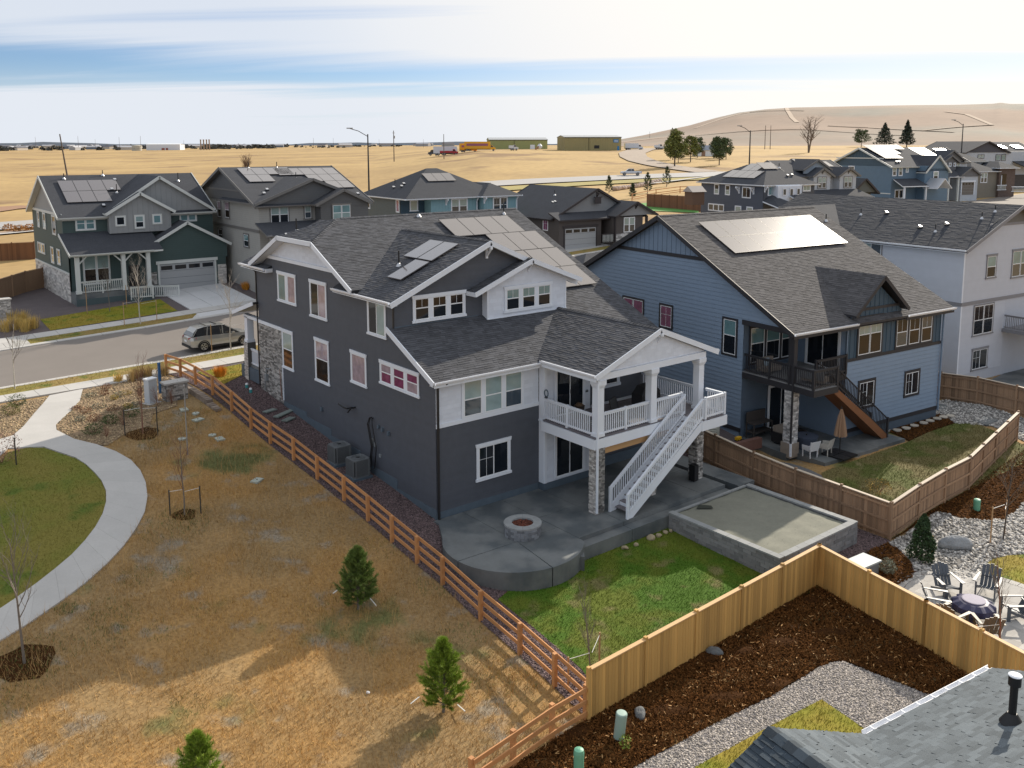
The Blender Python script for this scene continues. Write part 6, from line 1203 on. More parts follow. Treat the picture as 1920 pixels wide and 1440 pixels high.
b=MB(); slab(ccw([(2.75,-6.35),(3.28,-5.72),(3.28,-5.2),(3.0,-5.35),(2.55,-6.0)]),-.17,.8,b,zf=zf0); b.build('step',CONC,pat)
wk=O('side_walk',None,kind='structure')
for k in range(9): b=MB(); slab([(13.35,-5.7+k*1.5),(14.55,-5.7+k*1.5),(14.55,-4.22+k*1.5),(13.35,-4.22+k*1.5)],-.02,.6,b,zf=lambda x,y:max(0,hz(x,y))); b.build('slab',CONC,wk)
# wet marks are in the concrete's own colour; boulders along the edge of the lawn
TANS=mat('tan_boulder',(.34,.28,.18),.9,noise=(6,.2))
def rock(c,s,seed,m,name='boulder',label=None,flat=.6,parent=None,cat='boulder',group=None):
    r=random.Random(seed); bm=bmesh.new(); bmesh.ops.create_icosphere(bm,subdivisions=3,radius=1)
    ph=[(r.uniform(0,6),r.uniform(1,2.6),Vector((r.gauss(0,1),r.gauss(0,1),r.gauss(0,1))).normalized()) for _ in range(7)]
    for v in bm.verts:
        d=1.0
        for a,f,dr in ph: d-= .16*max(0,v.co.normalized().dot(dr)-.45)*f
        d+=.03*math.sin(v.co.x*7+a)+.02*math.sin(v.co.y*11)
        v.co*=d
    bmesh.ops.scale(bm,verts=bm.verts,vec=(s[0],s[1],s[2]))
    me=bpy.data.meshes.new(name); bm.to_mesh(me); bm.free(); me.materials.append(m)
    o=O(name,me,parent,(c[0],c[1],c[2]),r.uniform(0,3)); 
    if label: tag(o,label,cat,group)
    return o
for i,(x,s) in enumerate(((5.4,.16),(6.0,.13),(7.0,.24),(7.45,.16),(7.9,.14),(8.2,.12))): rock((x,-5.98-.05*(i%2),hz(x,-6)+.08),(s,s*.8,s*.7),i,TANS,label='small tan rocks lined along the concrete step at lawn edge',cat='rock',group='tan rocks edging the lawn')
PITM=mat('pit_block',(.19,.20,.215),.9,noise=(8,.25),objvar=.35,bump=(40,.6,.02)); LAVA=mat('lava_rock',(.12,.035,.02),.95,attr=.6)
fp=thing('fire_pit','round grey stone block fire pit filled with red lava rock on patio','fire pit',(1.95,-3.45,0))
for c_ in range(4):
    n_=16
    for i in range(n_):
        a0=(i+.5*(c_%2))/n_*6.2832; a1=a0+6.2832/n_-.015; r0,r1=.50,.76+.015*random.random(); b=MB(); b.prism([(r*math.cos(a),r*math.sin(a),.0+c_*.115+.004) for r,a in ((r0,a0),(r1,a0),(r1,(a0+a1)/2),(r1,a1),(r0,a1))],(0,0,.108)); b.build('block',PITM,fp)
for i in range(14):
    a0=i/14*6.2832; a1=a0+6.2832/14-.012; b=MB(); b.prism([(r*math.cos(a),r*math.sin(a),.462) for r,a in ((.45,a0),(.79,a0),(.79,(a0+a1)/2),(.79,a1),(.45,a1),(.45,(a0+a1)/2))],(0,0,.07)); b.build('cap_block',CAPM,fp)
q=MB(); rr_=random.Random(2)
for i in range(420):
    a=rr_.random()*6.28; r=.46*math.sqrt(rr_.random()); s=rr_.uniform(.02,.04); x,y,z=r*math.cos(a),r*math.sin(a),.40+rr_.uniform(0,.04); q.box(x-s,x+s,y-s*.8,y+s*.8,z-s,z+s,rr_.random())
q.build('lava_rock',LAVA,fp,kind='stuff')
# raised sand court
sb=thing('sand_court','raised rectangular gravel court with grey retaining block wall and cap stones','planter')
x0,x1,y0,y1=8.35,13.9,-11.5,-5.85
b=MB(); nx=28; 
gx_=np.linspace(x0+.3,x1-.3,nx); gy_=np.linspace(y0+.3,y1,nx); idx={}
for i,xx in enumerate(gx_):
    for j,yy in enumerate(gy_): idx[i,j]=len(b.v); b.v.append((xx,yy,-.10+.02*math.sin(xx*5+yy*3)*math.sin(yy*4)))
for i in range(nx-1):
    for j in range(nx-1): b.f.append((idx[i,j],idx[i+1,j],idx[i+1,j+1],idx[i,j+1])); b.c.append(.5)
b.build('sand_surface',SAND,sb,smooth=True); pebb=pebbles('sand_grain_cover',[(x0+.35,y0+.35),(x1-.35,y0+.35),(x1-.35,y1-.05),(x0+.35,y1-.05)],8,.012,mat('fine_pebble',(.24,.24,.20),.9,attr=.5))
pebb.parent=sb
me=pebb.data
for v in me.vertices: v.co.z+= -.09-hz(v.co.x,v.co.y)
rk_=random.Random(4)
def course(p,q,zb,zt,h=.15,ln=.42,off=0):
    p=Vector(p);q=Vector(q);d=(q-p);L=d.length;d.normalize();nrm=Vector((d.y,-d.x,0)); z=zt;row=0
    while z>zb:
        u=-(row%2)*ln/2
        while u<L:
            a=max(0,u); c=min(L,u+ln)
            if c-a>.05:
                pa=p+d*(a+.006); pc=p+d*(c-.006); gz=min(hz(pa.x,pa.y),hz(pc.x,pc.y))-.1
                if z>gz: o_=nrm*rk_.uniform(-.012,.012); b=MB(); b.hexa([tuple(x) for x in (pa+o_+Vector((0,0,z-h)),pc+o_+Vector((0,0,z-h)),pc-nrm*.22+Vector((0,0,z-h)),pa-nrm*.22+Vector((0,0,z-h)),pa+o_+Vector((0,0,z-.01)),pc+o_+Vector((0,0,z-.01)),pc-nrm*.22+Vector((0,0,z-.01)),pa-nrm*.22+Vector((0,0,z-.01)))]); b.build('block',BLOCK,sb)
            u+=ln
        z-=h; row+=1
course((x0,y1+.1,0),(x0,y0,0),-1.2,-.05); course((x0,y0,0),(x1,y0,0),-1.2,-.05); course((x1,y0,0),(x1,y1,0),-1.2,-.05)
def capline(p,q,w=.30,ln=.5):
    p=Vector(p);q=Vector(q);L=(q-p).length;d=(q-p).normalized();n_=int(L/ln)
    for i in range(n_): a=p+d*(L*i/n_+.005); c=p+d*(L*(i+1)/n_-.005); b=MB(); b.bar(a,c,w,.07); b.build('cap_stone',CAPM,sb)
capline((x0+.13,y1+.1,-.01),(x0+.13,y0,-.01)); capline((x0+.29,y0+.13,-.01),(x1-.29,y0+.13,-.01)); capline((x1-.13,y0,-.01),(x1-.13,y1,-.01)); capline((x0+.29,y1-.02,-.02),(x1-.29,y1-.02,-.02),w=.12)
# utility box with pale lid behind the fence
ub=thing('storage_box','low box with pale grey lid standing behind the cedar fence','box',((11.58,-13.13)[0],(11.58,-13.13)[1],hz(*(11.58,-13.13))),RG(-4))
b=MB(); b.box(-.55,.55,-.35,.35,0,.55); b.build('box_body',GREYM,ub); b=MB(); b.box(-.62,.62,-.42,.42,.55,.62); b.build('lid',mat('pale_lid',(.42,.47,.48),.5),ub)
# ================================================================ FENCES
CED=mat('cedar_new',(.54,.315,.095),.75,noise=((1.5,.12),(30,.10)),objvar=.26,stretch=(9,9,1)); CEDW=mat('cedar_weathered',(.30,.19,.115),.8,noise=((1.5,.14),(30,.12)),objvar=.30,stretch=(9,9,1)); CEDC=mat('cedar_cap',(.60,.38,.18),.7,noise=(4,.1),stretch=(3,3,3)); CEDCW=mat('cedar_cap_weathered',(.50,.42,.33),.75,noise=(4,.1))
def fence(label,pts,m,capm,h=1.72,side=1,rails=False,joined=False,post=2.44,zoff=0,group=None,dip=True):
    t=thing('fence',label,'fence',group=group); r=random.Random(len(pts)+int(pts[0][0]))
    picks=[MB() for _ in range(3)]
    for k,b in enumerate(picks): b.box(-.068+.002*k,.068-.001*k,-.009,.009,0,h+.0)
    pm=[b.mesh(m) for b in picks]; jb=MB()
    for (a,c) in zip(pts,pts[1:]):
        A=Vector((*a,0)); C=Vector((*c,0)); L=(C-A).length; d=(C-A)/L; n=Vector((-d.y,d.x,0))*side; ang=math.atan2(d.y,d.x)
        np_=max(1,round(L/post)); zs=[hz((A+d*L*i/np_).x,(A+d*L*i/np_).y)+zoff for i in range(np_+1)]
        for i in range(np_+1):
            q=A+d*(L*i/np_)
            b=MB(); b.box(-.055,.055,-.055,.055,-.3,h+.09); b.build('post',m,t,loc=(q.x,q.y,zs[i]),rz=ang) if False else O('post',b.mesh(m),t,(q.x,q.y,zs[i]),ang)
            if i<np_:
                q2=A+d*(L*(i+1)/np_); z0_,z1_=zs[i],zs[i+1]
                rl=[(.22,.09),(h*.52,.09),(h-.16,.09)] 
                for zz_,hh in rl: b=MB(); b.bar(q+d*.05-n*.045+Vector((0,0,z0_+zz_)),q2-d*.05-n*.045+Vector((0,0,z1_+zz_)),.04,hh); b.build('rail',m,t)
                b=MB(); b.bar(q+d*.06+Vector((0,0,z0_+h+.012)),q2-d*.06+Vector((0,0,z1_+h+.012)),.15,.035); b.build('cap_rail',capm,t)
        nb=int(L/.140); 
        for i in range(nb):
            u=(i+.5)*L/nb; q=A+d*u+n*(.012+.004*r.random()); s=u/L*np_; k=min(np_-1,int(s)); zt=zs[k]+(zs[k+1]-zs[k])*(s-k)
            zb=zt+(r.uniform(-.04,.0) if dip else 0)
            if joined: 
                e=Vector((d.x,d.y,0))*.068; f=n*.009; p=[q-e-f,q+e-f,q+e+f,q-e+f]; jb.hexa([tuple(x+Vector((0,0,zb))) for x in p]+[tuple(x+Vector((0,0,zt+h-.03))) for x in p],r.random())
            else: O('picket',pm[i%3],t,(q.x,q.y,zb+.0),ang)
    if joined: jb.build('picket',m,t,kind='stuff')
    return t
fa=(-3.36,-13.04); fb=(9.35,-12.55); fc=(8.43,-17.24); fd=(fc[0]+(fc[0]-fb[0])*1.3,fc[1]+(fc[1]-fb[1])*1.3)
fence('new honey-coloured cedar fence between green lawn and dark mulch yard, meeting a corner',[fa,fb],CED,CEDC,h=1.66,side=-1)
fence('new cedar fence running from the corner past the round paver terrace toward grey roof',[fb,fc,fd],CED,CEDC,h=1.66,side=-1)
fe=(15.39,-12.15); ff=(22.99,-11.98); fg=(ff[0]+9,ff[1]+1.5)
fence('weathered cedar fence beside the sand court, from under deck to its corner',[(15.45,7.0),(fe[0]+.05,fe[1])],CEDW,CEDCW,h=1.66,side=1)
fence('weathered cedar fence with bend between neighbour lawn and river rock bed',[fe,ff,fg],CEDW,CEDCW,h=1.66,side=1)
fh=(37.15,-3.59); 
fence('weathered cedar fence between the blue house and the pale grey house at right',[(fh[0]-.3,fh[1]+6),fh,(fh[0]-.8,fh[1]-12)],CEDW,CEDCW,h=1.75,side=1,dip=False)
fence('brown cedar fence at far left beside the green house',[(-8.64,55.42),(-4.52,60.11),(-1.11,62.59)],CEDW,CEDW,h=1.9,side=-1,joined=True)
fence('dark brown back fence left of green house by the highway',[(-5.46,87.18),(0.74,83.49)],mat('dark_stained_wood',(.17,.075,.03),.8,attr=.2,objvar=.1),CEDW,h=2.0,side=-1,joined=True)
fence('cedar fence panel between the green and beige houses',[(11.58,53.15),(15.85,56.51)],CEDW,CEDW,h=1.9,side=-1,joined=True)
fence('long brown board fence below the highway, in front of the slate blue house',[(92.93,74.54),(87.94,58.56)],mat('red_brown_wood',(.19,.075,.035),.8,attr=.2,objvar=.1),CEDW,h=2.2,side=-1,joined=True)
# split-rail fence
SPL=mat('stained_rail',(.50,.235,.09),.7,noise=((2,.12),(25,.08)),objvar=.10); SPC=mat('stained_rail_top',(.40,.185,.08),.7,noise=((2,.12),(25,.08)),objvar=.1)
def railfence(label,pts,m,h=1.05,group=None):
    t=thing('rail_fence',label,'fence',group=group)
    for i,a in enumerate(pts):
        z=hz(*a); b=MB(); b.box(-.065,.065,-.065,.065,-.2,h+.10); O('post',b.mesh(m),t,(a[0],a[1],z),math.atan2(pts[min(i+1,len(pts)-1)][1]-pts[max(0,i-1)][1],pts[min(i+1,len(pts)-1)][0]-pts[max(0,i-1)][0]))
        if i+1<len(pts):
            c=pts[i+1]; d=Vector((c[0]-a[0],c[1]-a[1],0)).normalized(); n=Vector((-d.y,d.x,0))
            for zz_ in (.28,.66,h-.0): b=MB(); b.bar((a[0]-n.x*-.085,a[1]-n.y*-.085,z+zz_),(c[0]+n.x*.085,c[1]+n.y*.085,hz(*c)+zz_),.04,.14); b.build('rail',m,t)
    return t
RF=[(-3.29,25.13),(-3.01,23.32),(-2.92,21.01),(-2.83,18.51),(-2.82,15.74),(-2.86,13.05),(-2.80,10.80),(-2.62,8.51),(-2.54,6.18),(-2.51,3.66),(-2.53,1.50),(-2.53,-0.46),(-2.49,-2.29),(-2.46,-4.03),(-2.65,-6.71),(-2.83,-9.16),(-3.05,-11.17),(-3.26,-12.87)]
railfence('long three-rail orange-stained fence running beside the dark house down to cedar fence',RF,SPL)
railfence('three-rail orange-stained fence leaving the cedar corner toward the bottom of view',[(-3.37,-12.94),(-4.77,-13.01),(-6.37,-13.22),(-7.93,-13.42)],SPL)
railfence('distant rail fence curving above the brown house roof',[(102.61,87.36),(113.78,91.56),(123.06,93.42),(125.16,89.98)],SPL,h=1.3)
# ================================================================ EQUIPMENT BY THE HOUSE
ACM=mat('ac_grey',(.14,.15,.155),.5,noise=(8,.05)); ACD=mat('ac_grille_dark',(.03,.033,.035),.5)
def ac(loc,label):
    t=thing('air_conditioner',label,'air conditioner',loc,0,'air conditioners beside the dark house'); s=.42; h=.88
    b=MB(); b.box(-.5,.5,-.5,.5,-.12,.02); b.build('pad',SLATEF,t)
    b=MB(); c=.09
    pr=[(-s+c,-s),(s-c,-s),(s,-s+c),(s,s-c),(s-c,s),(-s+c,s),(-s,s-c),(-s,-s+c)]
    b.prism([(x,y,.02) for x,y in pr],(0,0,h-.08)); b.build('coil_core',ACD,t)
    b=MB(); b.prism([(x*1.03,y*1.03,h-.06) for x,y in pr],(0,0,.05)); b.prism([(x*1.03,y*1.03,.02) for x,y in pr],(0,0,.07))
    for x,y in pr: b.box(x*1.02-.025,x*1.02+.025,y*1.02-.025,y*1.02+.025,.08,h-.05)
    b.build('cabinet',ACM,t)
    b=MB()
    for sx,sy,ax in ((0,-1,0),(0,1,0),(-1,0,1),(1,0,1)):
        for k in range(12):
            u=-s+c+(k+.5)*(2*s-2*c)/12
            if ax==0: b.box(u-.016,u+.016,sy*s-.012+(.0 if sy>0 else -.0),sy*s+.012,.1,h-.07)
            else: b.box(sx*s-.012,sx*s+.012,u-.016,u+.016,.1,h-.07)
    b.build('louver',ACM,t)
    b=MB(); b.lathe([(.33,h-.008),(.33,h+.012),(.30,h+.012),(.30,h-.008)],n=24,cap=False); 
    for r in (.08,.15,.22): b.lathe([(r,h-.004),(r+.012,h+.006),(r+.024,h-.004)],n=24,cap=False)
    for k in range(8): a=k/8*3.1416; b.bar((-.31*math.cos(a),-.31*math.sin(a),h),(.31*math.cos(a),.31*math.sin(a),h),.01,.012)
    b.build('fan_grille',ACM,t); b=MB(); b.lathe([(.0001,h-.03),(.31,h-.03),(.31,h-.012)],n=24,cap=False); b.build('fan_well',BLACKM,t); b=MB(); b.lathe([(.09,h-.02),(.09,h+.02),(.03,h+.03)],n=12); b.build('motor_cap',BLACKM,t); b=MB(); b.box(s-.0,s+.02,-.3,-.18,h-.35,h-.12); b.build('label_plate',mat('blue_label',(.1,.3,.55),.5),t)
    return t
a1=(-0.81,7.26); a2=(-0.76,5.52)
ac((a1[0],a1[1],hz(*a1)+.08),'grey air conditioner farther along the dark house wall, left of its twin'); ac((a2[0],a2[1],hz(*a2)+.08),'grey air conditioner nearer the back corner of the dark house, right of its twin')
for i,(q,w_,l_,rz) in enumerate((((-1.09,14.73),.35,.75,.3),((-0.57,14.02),.35,1.5,.5),((-0.72,13.16),.4,.75,.5))):
    b=MB(); z=hz(*q)+.06; b.box(-l_/2,l_/2,-w_/2,w_/2,0,.06); b.box(-l_/2+.04,l_/2-.04,-w_/2+.04,w_/2-.04,.06,.065) ; o=b.build('splash_block',mat('grey_green_concrete',(.20,.23,.21),.85,objvar=.15),None); o.location=(q[0],q[1],z); o.rotation_euler=(0,0,rz); tag(o,['small grey splash block on gravel near the rail fence','long pale splash block on gravel against the house wall','green-grey splash block on gravel below the long one'][i],'splash block','splash blocks on the gravel')
TEALC=mat('teal_cap',(.05,.33,.33),.5)
for i,q in enumerate(((-0.72,18.75),(-0.86,17.86))):
    t=thing('cleanout_pipe',['short white and teal cleanout pipe nearer the porch column','short white and teal cleanout pipe nearer the rail fence'][i],'pipe',(q[0],q[1],hz(*q)),0,'white and teal cleanout pipes'); b=MB(); b.tube([(0,0,0),(0,0,.22)],.09,12); b.build('pipe_body',TEALC,t); b=MB(); b.lathe([(.09,.22),(.08,.29),(.03,.32)],n=12); b.build('cap',SASH,t)
# things on the deck
G_=thing('barbecue_grill','black covered barbecue grill on the white railed deck','grill',(10.6,-2.2,3.455),RG(8))
b=MB(); b.prism([(-.75,-.3,0),(.75,-.3,0),(.75,.3,0),(-.75,.3,0)],(0,0,.85)); b.build('cover',mat('black_canvas',(.012,.012,.014),.75),G_); b=MB(); b.hexa([(-.75,-.3,.85),(.75,-.3,.85),(.75,.3,.85),(-.75,.3,.85),(-.4,-.2,1.15),(.4,-.2,1.15),(.4,.22,1.22),(-.4,.22,1.22)]); b.build('lid',mat('black_canvas',(.012,.012,.014),.75),G_)
t=thing('trash_bin','dark round bin on the deck by the corner column','bin',(7.1,-1.3,3.455)); b=MB(); b.lathe([(.2,0),(.24,.55),(.26,.6),(.2,.62)],n=14); b.build('body',mat('dark_brown_plastic',(.03,.022,.018),.5),t); b=MB(); b.lathe([(.2,.62),(.12,.72),(.05,.74)],n=14); b.build('lid',mat('brown_lid',(.08,.045,.02),.5),t)
t=thing('lounge_chair','low black sling chair on the deck behind railing','chair',(8.6,-2.6,3.455),RG(20)); b=MB(); b.box(-.35,.35,-.35,.35,.30,.36); b.build('seat',DARKMET,t); b=MB(); b.hexa([(-.35,.33,.34),(.35,.33,.34),(.35,.38,.34),(-.35,.38,.34),(-.35,.5,.9),(.35,.5,.9),(.35,.55,.9),(-.35,.55,.9)]); b.build('backrest',DARKMET,t)
for sx_ in (-.33,.33):
    for sy_ in (-.3,.32): b=MB(); b.box(sx_-.02,sx_+.02,sy_-.02,sy_+.02,0,.3); b.build('leg',DARKMET,t)
t=thing('outdoor_rug','grey patterned rug lying on deck boards','rug',(7.6,-2.4,3.456)); b=MB(); b.box(-.9,.9,-.6,.6,0,.012); b.build('rug_field',mat('rug_grey',(.16,.16,.17),.95),t); b=MB(); 
for k in (.15,.3): b.box(-.9+k,.9-k,-.6+k,-.57+k,.012,.016); b.box(-.9+k,.9-k,.57-k,.6-k,.012,.016); b.box(-.9+k,-.87+k,-.57+k,.57-k,.012,.016); b.box(.87-k,.9-k,-.57+k,.57-k,.012,.016)
b.build('rug_pattern',mat('rug_light',(.5,.5,.5),.95),t)
t=thing('decorative_lantern','small blue-grey ring lantern standing on the deck rail end','lantern',(5.72,-.55,4.52)); b=MB(); b.lathe([(.09,0),(.06,.04),(.03,.06)],n=10); b.build('base',DARKMET,t); b=MB(); n_=16
for k in range(n_): a=k/n_*6.28; a2_=(k+1)/n_*6.28; b.bar((.0,.13*math.cos(a),.2+.16*math.sin(a)),(.0,.13*math.cos(a2_),.2+.16*math.sin(a2_)),.04,.04)
b.build('ring',mat('blue_grey_metal',(.08,.13,.17),.4),t)
t=thing('speaker_box','narrow black box standing against right stone deck column','speaker',(12.15,-3.95,0),RG(3)); b=MB(); b.box(-.16,.16,-.16,.16,.03,.82); b.build('cabinet',BLACKM,t); b=MB(); b.box(-.14,.14,-.175,-.16,.08,.78); b.build('front_grille',DARKMET,t)
t=thing('electrical_box','small grey electrical box beside upper sliding door','electrical box',(8.35,-.42,4.35)); b=MB(); b.box(-.09,.09,-.06,0,-.05,.05); b.build('box_body',GREYM,t); b=MB(); b.box(-.05,.05,-.075,-.06,-.03,.03); b.build('cover_plate',DARKMET,t)  # grey electrical box fixed beside the door, no lamp
# plate compactor-like cap on the sand court: small dark drain mat
t=MB(); t.prism([(9.75,-6.15,-.05),(10.1,-6.45,-.05),(10.35,-6.6,-.05),(10.5,-6.35,-.05),(10.15,-5.95,-.05)],(0,0,.012)); t=t.build('drain_mat',mat('wet_mat',(.035,.04,.03),.7),None); tag(t,'dark flat wet patch mat at the downspout edge of the sand court','mat')
# ================================================================ BLUE HOUSE PATIO FURNITURE
def blu(x,y,z=-.12): q=BL(x,y); return (q[0],q[1],z)
def wchair(loc,rz,label,m,group='patio chairs below the blue deck'):
    t=thing('patio_chair',label,'chair',loc,rz,group)
    b=MB(); b.box(-.28,.28,-.28,.28,.38,.46); b.build('seat',m,t); b=MB(); b.prism([(-.3,.24,.4),(.3,.24,.4),(.34,.36,.9),(-.34,.36,.9)],(0,.04,0)); b.build('backrest',m,t)
    for sx_ in (-1,1):
        b=MB(); b.prism([(sx_*.28,-.26,.46),(sx_*.28,.3,.46),(sx_*.32,.34,.70),(sx_*.30,-.26,.64)],(.03*sx_,0,0)); b.build('armrest',m,t)
        for sy_ in (-.25,.25): b=MB(); b.box(sx_*.25-.02,sx_*.25+.02,sy_-.02,sy_+.02,0,.38); b.build('leg',m,t)
    return t
WICK=mat('white_wicker',(.62,.64,.66),.7,noise=(30,.15)); WICK2=mat('cream_wicker',(.50,.48,.43),.7,noise=(30,.15))
wchair(blu(.62,-.95),RG(170),'white wicker patio chair nearest the stone column of the blue house',WICK); wchair(blu(1.55,-1.15),RG(190),'cream wicker patio chair beside the folded umbrella',WICK2)
t=thing('patio_sofa','tan cushioned patio sofa under the blue house deck','sofa',blu(1.6,1.2),RG(-6)); TC=mat('tan_cushion',(.24,.20,.165),.9); b=MB(); b.box(-.8,.8,-.35,.35,.2,.45); b.build('seat',TC,t); b=MB(); b.box(-.8,.8,.3,.5,.4,.95); b.build('backrest',TC,t)
for sx_ in (-1,1): b=MB(); b.box(sx_*.85-.08,sx_*.85+.08,-.35,.5,.1,.65); b.build('armrest',DARKMET,t)
t=thing('dining_table','dark round covered table between patio chairs and sofa','table',blu(1.6,0.1)); b=MB(); b.lathe([(.5,0),(.55,.4),(.62,.66),(.62,.70)],n=20); b.build('cover',mat('slate_cloth',(.06,.075,.11),.85),t); b=MB(); b.lathe([(.04,.7),(.04,.78)],n=8); b.build('pole_socket',DARKMET,t)
U_=thing('patio_umbrella','closed tan cantilever umbrella on dark square base by patio edge','umbrella',blu(2.1,-1.65)); b=MB(); b.lathe([(.03,.1),(.03,2.55),(.01,2.65)],n=10); b.build('pole',DARKMET,U_)
b=MB(); n_=10; 
for zz0,zz1,r0,r1 in ((1.05,1.5,.34,.28),(1.5,2.1,.28,.17),(2.1,2.5,.17,.05)):
    for k in range(n_*2):
        f=lambda kk,r:(r*(1 if kk%2 else .6)*math.cos(kk/(n_*2)*6.283),r*(1 if kk%2 else .6)*math.sin(kk/(n_*2)*6.283))
        b.poly([(*f(k,r0),zz0),(*f(k+1,r0),zz0),(*f(k+1,r1),zz1),(*f(k,r1),zz1)])
b.build('folded_canopy',mat('tan_canvas',(.34,.22,.14),.85),U_)
for dx_ in (-.34,.34):
    for dy_ in (-.34,.34): b=MB(); b.box(dx_-.32,dx_+.32,dy_-.32,dy_+.32,.0,.09); b.build('base_weight',DARKMET,U_)
t=thing('garden_bench','dark slatted potting bench against the blue house under the deck','bench',blu(.9,2.75),RG(-5.8))
for zz_ in (.35,.85): b=MB(); b.box(-.75,.75,-.3,.3,zz_,zz_+.05); b.build('shelf',mat('dark_bench_wood',(.05,.042,.038),.8),t)
b=MB(); b.box(-.75,.75,.26,.3,.9,1.45); b.build('backboard',mat('dark_bench_wood',(.05,.042,.038),.8),t)
for dx_ in (-.72,.72):
    for dy_ in (-.27,.27): b=MB(); b.box(dx_-.03,dx_+.03,dy_-.03,dy_+.03,0,.88); b.build('leg',mat('dark_bench_wood',(.05,.042,.038),.8),t)
def cushion(label,loc,rz,m): t=thing('outdoor_sofa',label,'sofa',loc,rz); b=MB(); b.box(-.6,.6,-.35,.35,.15,.4); b.build('seat',TC,t); b=MB(); b.box(-.6,.6,.25,.42,.3,.8); b.build('backrest',m,t); b=MB(); b.hexa([(-.25,.0,.4),(.15,.0,.4),(.15,.12,.4),(-.25,.12,.4),(-.22,.18,.78),(.18,.18,.78),(.18,.26,.76),(-.22,.26,.76)]); b.build('pillow',mat('pale_blue_pillow',(.30,.37,.42),.9),t)
cushion('tan sofa with pale pillow on the black railed upper deck, by the windows',(*BL(1.0,2.3),3.64),RG(-5),TC); cushion('grey lounge seat with pillow on the upper deck corner near black railing',(*BL(1.2,-.6),3.64),RG(100),mat('grey_cushion',(.14,.15,.16),.9))
t=thing('hanging_planter','yellow flowering planter ball hanging behind the black stair rail','planter',(*BL(2.9,-.2),3.0)); b=MB(); 
for k in range(160): a=random.random()*6.28; c_=random.uniform(-1,1); r=.22; s=.04; x,y,z=r*math.cos(a)*math.sqrt(1-c_*c_),r*math.sin(a)*math.sqrt(1-c_*c_),r*.7*c_; b.poly([(x-s,y,z-s),(x+s,y,z-s*.3),(x,y+s,z+s)],random.random())
b.build('flower_mass',mat('yellow_bloom',(.65,.36,.05),.8,attr=.3),t); b=MB(); b.lathe([(.08,-.18),(.16,-.05)],n=10); b.build('pot',BTRIM,t)
t=thing('toy_truck','small yellow toy on dark ground by the blue house corner','toy',blu(-.9,2.6,.0)); YEL=mat('yellow_plastic',(.75,.42,.02),.4); b=MB(); b.box(-.18,.18,-.1,.1,.08,.24); b.build('toy_body',YEL,t)
for dx_ in (-.11,.11): b=MB(); b.tube([(dx_,-.12,.06),(dx_,.12,.06)],.06,8); b.build('wheel',BLACKM,t)
t=thing('water_tank','cream ribbed cylindrical tank beside the blue house wall','tank',(17.75,-.3,-.3)); b=MB(); pr=[]; 
for k in range(11): pr+=[(.58,k*.1),(.55,k*.1+.05)]
b.lathe(pr+[(.3,1.12)],n=20); b.build('tank_body',mat('cream_plastic',(.42,.42,.36),.6),t); b=MB(); b.lathe([(.2,1.12),(.2,1.18)],n=12); b.build('lid',DARKMET,t)
t=MB(); t.box(-1.4,.9,-.15,.15,-.2,.35); t=t.build('timber_planter',mat('red_brown_block',(.16,.08,.06),.85,noise=(4,.2)),None); t.location=(*BL(-1.1,1.7),0); t.rotation_euler=(0,0,RG(-6)); tag(t,'low reddish timber retaining edge beside the blue house corner','planter edge')
